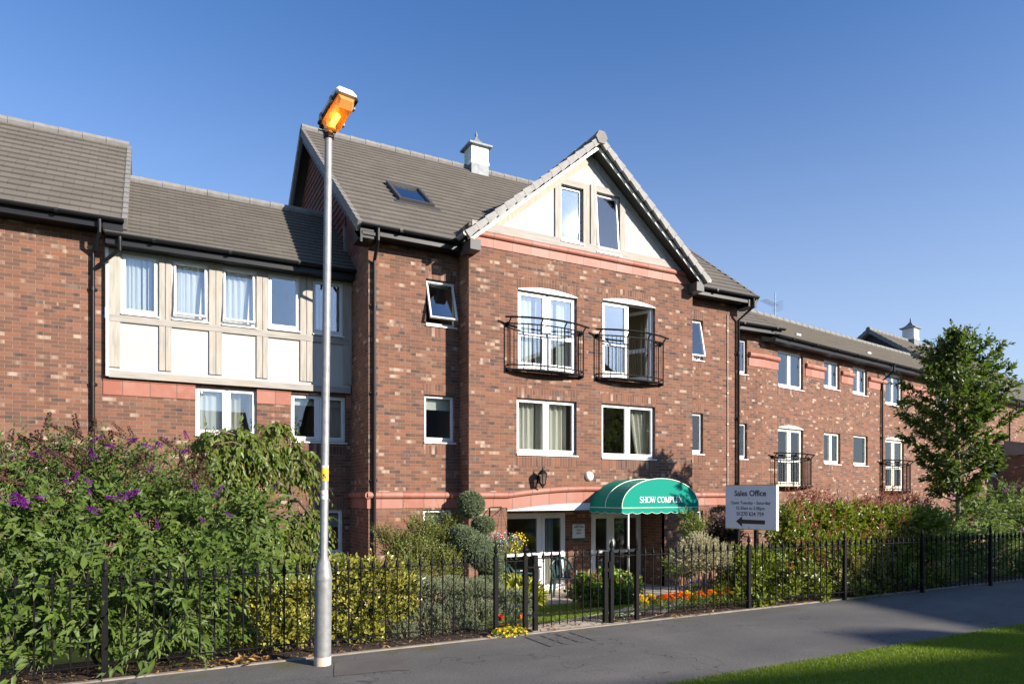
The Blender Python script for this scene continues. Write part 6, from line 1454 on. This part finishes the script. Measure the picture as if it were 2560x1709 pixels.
# ---- dark purple bush behind
pb = plant('purple_leaved_bush', 'dark purple leaved bush behind the sales board', 'bush', 0, 0)
cl = [clump(px, py, v, r, r, r*.8) for px, py, v, r in ((1795, 1345, 8.1, .24), (1830, 1340, 8.0, .2), (1800, 1312, 8.1, .16), (1765, 1352, 8.2, .16))]
shrub(pb, rg, cl, 420, 8, .06, .55, LM['purple'], (.15, .3), .3, .3, big=True); core(pb, cl, seed=8)
pt = plant('dark_topiary_ball', 'small dark ball shaped bush against the brick wall left of the sales board', 'topiary', 0, 0)
cl = [clump(1800, 1292, 11.5, .26, .26, .26)]
shrub(pt, rg, cl, 260, 6, .05, .5, LM['purple'], (.08, .15), .1, .1, r0=.8); mb = MB(); mb.tube([(cl[0][0], 11.5, -.85), (cl[0][0], 11.5, cl[0][2])], .025, 8); mb.build('trunk', M['bark'], pt)
hs = plant('porch_shrub', 'dark green shrub in the shade right of the awning', 'shrub', 0, 0)
cl = [clump(px, py, v, r, r, r*.9) for px, py, v, r in ((1700, 1420, 10.9, .4), (1740, 1330, 11.6, .4), (1720, 1300, 11.9, .3))]
shrub(hs, rg, cl, 420, 8, .06, .5, LM['photinia'], (.2, .4), .3, .4, big=True); core(hs, cl, seed=9)
# ---- the hedge: photinia with red shoots, and a cream edged shrub in it
rg = Rg(51); hd = plant('photinia_hedge', 'long glossy green hedge with red young shoots behind the right railings', 'hedge', 0, 0)
cl = []
for i in range(30):
    px = 1830+i*(2330-1830)/29; 
    for py, v, r in ((1300+(i % 3)*6, 7.5, .36), (1375, 7.3, .35), (1450, 7.15, .31)):
        if px < 1965 and py < 1340: continue
        if px < 1965: py += 42
        cl.append(clump(px+rg.u(-10, 10), py+rg.u(-8, 8), v+rg.u(-.08, .08)-.012*i, r, r*.9, r*.8))
cl += [clump(px, py, v, .26, .25, .24) for px, py, v in ((1850, 1510, 7.1), (1865, 1455, 7.2), (1855, 1490, 7.1), (1980, 1310, 7.7), (1985, 1350, 7.4))]
cl += [clump(px, py, 6.52-.0003*(px-1870), .15, .12, .15) for px, py in ((1880, 1440), (1905, 1500), (1950, 1400), (1985, 1470), (2030, 1420), (2060, 1490), (2090, 1400), (2150, 1480), (2270, 1400), (2290, 1450), (2200, 1490), (1930, 1520))]
shrub(hd, rg, cl, 6600, 8, .088, .46, LM['photinia'], (.18, .36), .25, .5, 60, big=True, r0=.62, droop=.15, fold=.3)
core(hd, cl[::4], seed=10, n=60)
n = 640; P0 = []
for i in range(n):
    px = rg.u(1965, 2330); py = 1250+rg.u(0, 45)+12*math.sin(px/33); v = 7.2+rg.u(0, .5)
    if rg.u(0, 1) < .25: py += rg.u(30, 190); v = 6.75+rg.u(0, .1)
    x, z = hit(px, py, v); P0.append((x, v, z))
P0 = np.array(P0); d = np.tile([0, -.1, 1.0], (n, 1))+rg.n(0, .35, (n, 3)); l = rg.u(.10, .30, n)
poly, C, D, NN, LL, WW = shoot_leaves(rg, P0, d, l, rg.u(0, .15, n), 7, .062, .36, 50, .15)
leaves('red_shoots', LM['red'], hd, C, D, NN, LL, WW, fold=.35, droop=.15, big=True); stems('twigs', M['stembrown'], hd, poly, np.full(n, .003), np.full(n, .0012))
vh = plant('cream_edged_shrub', 'cream and yellow edged shrub growing through the hedge by the right railings', 'shrub', 0, 0)
cl = [clump(px, py, v, r, r*.8, r*.85) for px, py, v, r in ((2130, 1420, 6.78, .28), (2180, 1440, 6.75, .30), (2230, 1430, 6.72, .24), (2110, 1390, 6.85, .2), (2200, 1395, 6.8, .24), (2160, 1475, 6.7, .22), (2230, 1470, 6.65, .2), (2100, 1450, 6.75, .18), (2240, 1390, 6.85, .18))]
shrub(vh, rg, cl, 900, 8, .066, .42, LM['vhedge'], (.14, .28), .25, .3, big=True, r0=.5); core(vh, cl, seed=12)
# ---- young tree at the right
rg = Rg(61); tv = 8.1; tr = plant('young_tree', 'young leafy tree with an upright crown in front of the right wing', 'tree', 0, 0)
ztop = hit(2370, 800, tv)[1]; tx = hit(2395, 1280, tv)[0]
mb = MB(); tk = [(tx, tv, G(tv)-.1), (tx+.02, tv, .9), (tx, tv, 1.6), (tx-.02, tv, 2.6), (tx-.06, tv, 3.6), (tx-.10, tv, ztop-.2)]
mb.tube(tk, [.056, .052, .046, .035, .02, .005], 12); mb.build('trunk', simple('green_grey_bark', (.13, .13, .075), .85, var=.3, vscale=15, bmp=.4), tr, None, True)
def crown_r(h): return max(.08, 1.15*math.sin(min(1, (h+.07))*math.pi*.93)**.7*(1-.28*h)) if h < .8 else max(.08, .60*(1-h)/.2)
L0 = []; mbl = MB(); starts, dirs, lens = [], [], []
z0c, z1c = 1.42, ztop
for i in range(86):
    h = (i+.5)/86; z = z0c+(z1c-z0c)*h*.93; a = i*2.4+rg.u(-.4, .4); rr = crown_r(h)*rg.u(.66, 1.14)*(1.10 if math.cos(a-.3) > .3 else .98); rise = .25+.55*h
    b0 = Vector((tx-.1*h, tv, z-.15)); e = b0+Vector((math.cos(a)*rr, math.sin(a)*rr, rr*rise+.12)); m_ = b0.lerp(e, .5)+Vector((0, 0, -.05*rr))
    mbl.tube([b0, m_, e], [.014*(1.3-h), .009*(1.3-h), .003], 5)
    for k in range(int(8+21*rr*rg.u(.5, 1.35))):
        t = rg.u(.2, 1.0); q = b0.lerp(m_, t*2) if t < .5 else m_.lerp(e, t*2-1); dd = (e-b0).normalized()
        starts.append(q); dirs.append((dd.x+rg.n(0, .6), dd.y+rg.n(0, .6), dd.z+.35+rg.n(0, .45))); lens.append(rg.u(.12, .34))
for px, py, ln in ((2370, 850, .45), (2352, 860, .35), (2410, 870, .35), (2505, 905, .5), (2530, 935, .4), (2320, 880, .4), (2545, 1000, .35), (2480, 880, .4)):
    x, z = hit(px, py, tv); starts.append(Vector((x, tv, z-.15))); dirs.append((rg.n(0, .15), 0, 1)); lens.append(ln)
mbl.build('limbs', M['bark'], tr, None, True)
P0 = np.array(starts); d = np.array(dirs); l = np.array(lens); n = len(l)
poly, C, D, NN, LL, WW = shoot_leaves(rg, P0, d, l, rg.u(0, .25, n), 8, .118, .5, 60, .15, opp=False)
leaves('crown', LM['tree'], tr, C, D, NN+rg.n(0, .25, D.shape), LL, WW, fold=.3, droop=.2, big=True); stems('twigs', M['stembrown'], tr, poly, np.full(n, .005), np.full(n, .002))
# ---- bedding plants by the gate and along the edging
def flower_head(seed, r=.032, n=70):
    rg_ = Rg(seed); o = rg_.sph(n); o[:, 2] = np.abs(o[:, 2])*.9; C = o*r*rg_.u(.55, .95, (n, 1))*np.array([1, 1, .7]); return leaf_geo(C, norm(o+rg_.n(0, .3, o.shape)), rg_.sph(n), np.full(n, r*.5), np.full(n, r*.42), fold=.2, droop=0)
hd_y = np_mesh('flower_head', *flower_head(1), LM['p_yellow']); hd_o = np_mesh('flower_head', *flower_head(2), LM['p_orange'])
mar = [(1597, 1528, 'y'), (1612, 1543, 'y'), (1640, 1530, 'y'), (1655, 1545, 'o'), (1668, 1525, 'o'), (1690, 1518, 'o'), (1692, 1538, 'o'), (1715, 1512, 'o'), (1732, 1530, 'y'), (1745, 1508, 'o'), (1772, 1512, 'o'), (1790, 1520, 'y'), (1812, 1518, 'o')]
desc = {'y': 'yellow', 'o': 'orange'}
for i, (px, py, c) in enumerate(mar):
    gx, gv = U(px, 6.78+.02*(i % 3)), 6.78+.06*(i % 3)
    lab = 'marigold plant with %s flower heads in the bed behind the railings right of the gate' % desc[c]
    t = thing('marigold', lab, 'flowers', (0, 0, 0), 0, '%s marigolds right of the gate' % desc[c])
    cl = [(gx, gv, G(gv)+.10, .085, .085, .09)]
    shrub(t, rg, cl, 26, 6, .028, .42, LM['bed'], (.06, .12), .2, .8, sr=.0015)
    for k in range(4 if i % 2 else 5):
        a = k*1.7+i; rr = .02+.055*(k % 3)/2; o = bpy.data.objects.new('flower_head', hd_y if c == 'y' else hd_o); col.objects.link(o); o.parent = t
        o.location = (gx+rr*math.cos(a), gv-.03+rr*math.sin(a), G(gv)+.19+.035*math.sin(k*2.1)); o.rotation_euler = (R(35), 0, k)
def small(name, label, cat, pxs, mat, n, L, W=.5, fl=None, Ln=(.05, .12), group=None, big=False):
    t = plant(name, label, cat, 0, 0, group=group); c_ = [clump(px, py, v, r, r, r*.75) for px, py, v, r in pxs]
    shrub(t, rg, c_, n, 7, L, W, mat, Ln, .2, .6, r0=.55, sr=.0015, big=big)
    for f in fl or (): blossoms(f[0], f[1], t, rg, c_, f[2], f[3], 5, toward=(-.3, -.7, .8), low=-.1)
    return t
small('euonymus', 'yellow green leaved mound behind the marigolds and right railings', 'shrub', ((1790, 1512, 7.1, .2), (1825, 1510, 7.1, .18), (1760, 1505, 7.2, .18), (1735, 1500, 7.3, .16), (1815, 1530, 6.95, .13)), LM['lime'], 480, .032, .55)
small('golden_ball', 'tiny round yellow green bush behind the marigolds nearest the gate', 'shrub', ((1642, 1515, 7.6, .15),), LM['lime'], 190, .026, .5, Ln=(.04, .08))
small('lilac_flowers', 'lilac flowered plant under the pale round bush', 'flowers', ((1745, 1475, 7.5, .18), (1775, 1468, 7.5, .16), (1725, 1482, 7.5, .12)), LM['bed'], 150, .05, .3, [('lilac_blossoms', LM['p_lilac'], 26, .032)], (.1, .25))
small('white_alyssum', 'low white flowered plant at the foot of the gate post on the right', 'flowers', ((1552, 1548, 6.75, .10), (1575, 1535, 6.85, .12), (1590, 1540, 6.8, .07)), LM['hebe'], 170, .022, .45, [('white_blossoms', LM['p_white'], 60, .008)])
small('grey_cushion', 'grey cushion plant spilling over the edging at the right gate post', 'flowers', ((1557, 1562, 6.5, .085), (1545, 1568, 6.48, .06)), LM['hebe'], 140, .018, .4, Ln=(.03, .06))
small('yellow_bedding', 'low yellow flowered mat spilling over the edging left of the gate', 'flowers', ((1252, 1588, 6.42, .10), (1278, 1585, 6.42, .11), (1302, 1582, 6.42, .08)), LM['lime'], 260, .024, .6, [('yellow_blossoms', LM['p_yellow'], 70, .014)], (.03, .07))
small('orange_bedding', 'orange red bedding flowers behind the yellow mat left of the gate', 'flowers', ((1255, 1572, 6.62, .07), (1280, 1565, 6.64, .07), (1304, 1570, 6.6, .06)), LM['bed'], 130, .026, .45, [('orange_blossoms', LM['p_orange'], 34, .014), ('red_blossoms', LM['p_red'], 14, .014)])
small('red_snapdragon', 'bright red flower stalk beside the railing post left of the gate', 'flowers', ((1252, 1545, 6.7, .045),), LM['bed'], 26, .03, .35, [('red_blossoms', LM['p_red'], 26, .02)])
small('orange_poppy', 'single orange flower beside the left gate post', 'flowers', ((1306, 1543, 6.72, .03),), LM['bed'], 14, .03, .35, [('orange_blossoms', LM['p_orange'], 8, .026)])
small('purple_sage', 'small purple flowered plant at the gate hinge', 'flowers', ((1322, 1560, 6.75, .07), (1325, 1535, 6.75, .05)), LM['hebe'], 70, .026, .3, [('purple_blossoms', LM['p_lilac'], 26, .009)])
small('hosta', 'pale striped leaf clump behind the railings between the grey bush and gate', 'plant', ((1300, 1480, 9.2, .28), (1325, 1490, 9.0, .22)), LM['lime'], 60, .16, .35, Ln=(.1, .2), big=True)
small('golden_euphorbia', 'yellow leaved plant in front of the white door frame left of the gate', 'plant', ((1262, 1455, 9.6, .2), (1270, 1470, 9.5, .18)), LM['lime'], 160, .04, .45)
# ---- litter, mulch chips and turf blades
rg = Rg(71)
def scatter(name, mat, n, x0, x1, y0, y1, L, W, zf, tilt=.3, kind='stuff'):
    x, y = rg.u(x0, x1, n), rg.u(y0, y1, n); z = np.array([zf(v) for v in y])+.006; a = rg.u(0, 6.283, n)
    C = np.stack([x, y, z], 1); D = np.stack([np.cos(a), np.sin(a), rg.u(-.1, tilt, n)], 1); NN = np.array([0, 0, 1.0])+rg.n(0, .35, (n, 3))
    o = leaves(name, mat, None, C, D, NN, rg.u(L*.5, L*1.4, n), rg.u(W*.6, W*1.3, n), fold=.5, droop=-.15); return tag(o, kind=kind)
LM['chip'] = leaf_mat('bark_chip', [(.05, .033, .022), (.10, .07, .047), (.17, .12, .08), (.07, .045, .03), (.26, .20, .14)], 0, .9, .1)
tag(scatter('bark_chips', LM['chip'], 9000, -2, 14, 6.41, 7.6, .028, .014, lambda v: G(v)-.002), 'brown bark chips covering the soil under the railings', 'bark chips')
lit = scatter('fallen_leaves', LM['litter'], 300, -1.5, 13, 6.33, 6.7, .05, .028, lambda v: G(v)+.006)
tag(lit, 'scattered dry fallen leaves along the garden edging', 'fallen leaves')
x0, v0 = onground(600, 1662, 0); n = 46
C = np.stack([x0+rg.n(0, .16, n), np.clip(v0+.02+rg.n(0, .05, n), 6.2, 6.5), rg.u(.012, .045, n)], 1); a = rg.u(0, 6.28, n)
pl_ = leaves('leaf_pile', LM['litter'], None, C, np.stack([np.cos(a), np.sin(a), rg.u(-.1, .3, n)], 1), np.array([0, 0, 1.0])+rg.n(0, .4, (n, 3)), rg.u(.04, .09, n), rg.u(.025, .045, n), fold=.6, droop=-.2, big=True)
tag(pl_, 'small drift of orange fallen leaves against the edging left of the lamp post', 'fallen leaves', kind='stuff')
LM['blade'] = leaf_mat('grass_blade', [(.13, .205, .015), (.19, .265, .022), (.24, .30, .034), (.155, .23, .017), (.26, .26, .07)], .4, .5, .3)
def turf(name, label, n, x0, x1, y0, y1, h, zf, ok=None):
    x, y = rg.u(x0, x1, n), rg.u(y0, y1, n)
    if ok is not None: k = ok(x, y); x, y = x[k], y[k]; n = len(x)
    z = np.array([zf(v) for v in y]); C = np.stack([x, y, z-.003], 1); D = np.stack([rg.n(0, .35, n), rg.n(0, .35, n), np.ones(n)], 1)
    o = leaves(name, LM['blade'], None, C, D, rg.sph(n)*np.array([1, 1, .2])+.001, rg.u(h*.5, h*1.2, n), np.full(n, .0055), fold=.1, droop=.12); return tag(o, label, 'grass', kind='stuff')
turf('grass_blades', 'short mown grass blades on the verge in the bottom right corner', 120000, 1.5, 14, 2.6, 4.10, .038, ZV)
turf('grass_blades', 'mown grass blades of the little lawn inside the gate', 60000, 3.4, 9.6, 7.25, 12.25, .04, G, lambda x, y: np.array([lawn_ok(q, w) for q, w in zip(x, y)]))
turf('grass_blades', 'ragged grass blades overhanging the pavement edge', 9000, 1.5, 14, 4.06, 4.17, .034, lambda v: .012)
# ---- across the road, behind the viewer: houses and trees that shade and are mirrored
M['houseb'] = simple('house_brick', (.24, .12, .08), .9, var=.3, vscale=3); M['houser'] = simple('house_roof', (.10, .085, .07), .85, var=.3, vscale=2)
def house(label, c, th, hw, hd_, ze, zr, axis=0, chim=None):
    t = thing('house', label, 'house', (c[0], c[1], 0), th)
    mb = MB(); mb.box(-hw, hw, -hd_, hd_, -.5, ze); 
    if axis == 0: mb.prism([(-hd_, ze), (hd_, ze), (0, zr-.1)], 'x', -hw, hw)
    else: mb.prism([(-hw, ze), (hw, ze), (0, zr-.1)], 'y', -hd_, hd_)
    mb.build('wall', M['houseb'], t); mb = MB(); e = .35; s_ = (zr-ze)/(hd_ if axis == 0 else hw)
    for q in (-1, 1):
        if axis == 0: mb.prism([(q*(hd_+e), ze-s_*e), (0, zr), (0, zr-.12), (q*(hd_+e), ze-s_*e-.12)], 'x', -hw-.3, hw+.3)
        else: mb.prism([(q*(hw+e), ze-s_*e), (0, zr), (0, zr-.12), (q*(hw+e), ze-s_*e-.12)], 'y', -hd_-.3, hd_+.3)
    r_ = mb.build('roof', M['houser'], t)
    if chim: mb = MB(); mb.box(*chim); mb.build('chimney', M['houseb'], r_)
    wb_ = MB(); nW = 4
    for i in range(nW):
        x = -hw+(i+.5)*2*hw/nW
        for z in (1.0, 3.5):
            if z+1.2 < ze: w_ = MB(); w_.box(x-.6, x+.6, hd_-.02, hd_+.03, z, z+1.2); w_.build('window', M['upvc'], t); w2_ = MB(); w2_.box(x-.52, x+.52, hd_+.031, hd_+.04, z+.08, z+1.12); w2_.build('pane', M['glassd'], t)
    return t
ra = math.atan2(-.56, 2.67); zrA = 10.34
cA = (19.33+2.67*-.95, -17.99-.56*-.95)
house('plain brick house across the road with a chimney at its right end', (cA[0]-.0, cA[1]), ra, 6.6, 3.6, 5.7, zrA, 0, (4.95, 5.95, -.35, .35, 7.5, 10.84))
house('taller brick house across the road to the right of the chimney house', (28.5, -21.5), 0, 7.4, 4.0, 9.5, 13.28, 1)
def bgtree(label, x, y, h, r, seed, n=1500, L=.16, z0=None):
    rg_ = Rg(seed); t = thing('roadside_tree', label, 'tree', (0, 0, 0)); cz = h-r*1.05
    c_ = [(x+rg_.n(0, .35)*r, y+rg_.n(0, .35)*r, cz+rg_.n(0, .4)*r, r*.6, r*.6, r*.6) for _ in range(9)]
    p, o = in_clumps(rg_, c_, n, .3, 1, -.9); d = norm(o+rg_.n(0, .4, (n, 3))); leaves('crown', LM['tree'], t, p, d, rg_.sph(n)+np.array([0, 0, .8]), rg_.u(L*.7, L*1.3, n), np.full(n, L*.6))
    mb = MB(); mb.tube([(x, y, -.2), (x, y, cz*.6), (x, y, cz)], [r*.09, r*.07, r*.03], 8)
    for k in range(6): c = c_[k]; mb.tube([(x, y, cz*.75), ((x+c[0])/2, (y+c[1])/2, cz*.95), c[:3]], [r*.04, r*.03, r*.01], 5)
    mb.build('trunk', M['bark'], t, None, True)
bgtree('broad tree across the road facing the left block', -9, -15, 7.2, 2.6, 6, 3500, .22); bgtree('round tree across the road facing the oak storey', -1, -16, 6.6, 2.4, 7, 3500, .22); bgtree('bushy tree across the road facing the bay', 7.5, -17, 6.8, 2.3, 8, 3500, .22)
house('long low brick house across the road on the left', (-3, -24), 0, 9, 4, 5.0, 7.6, 0)
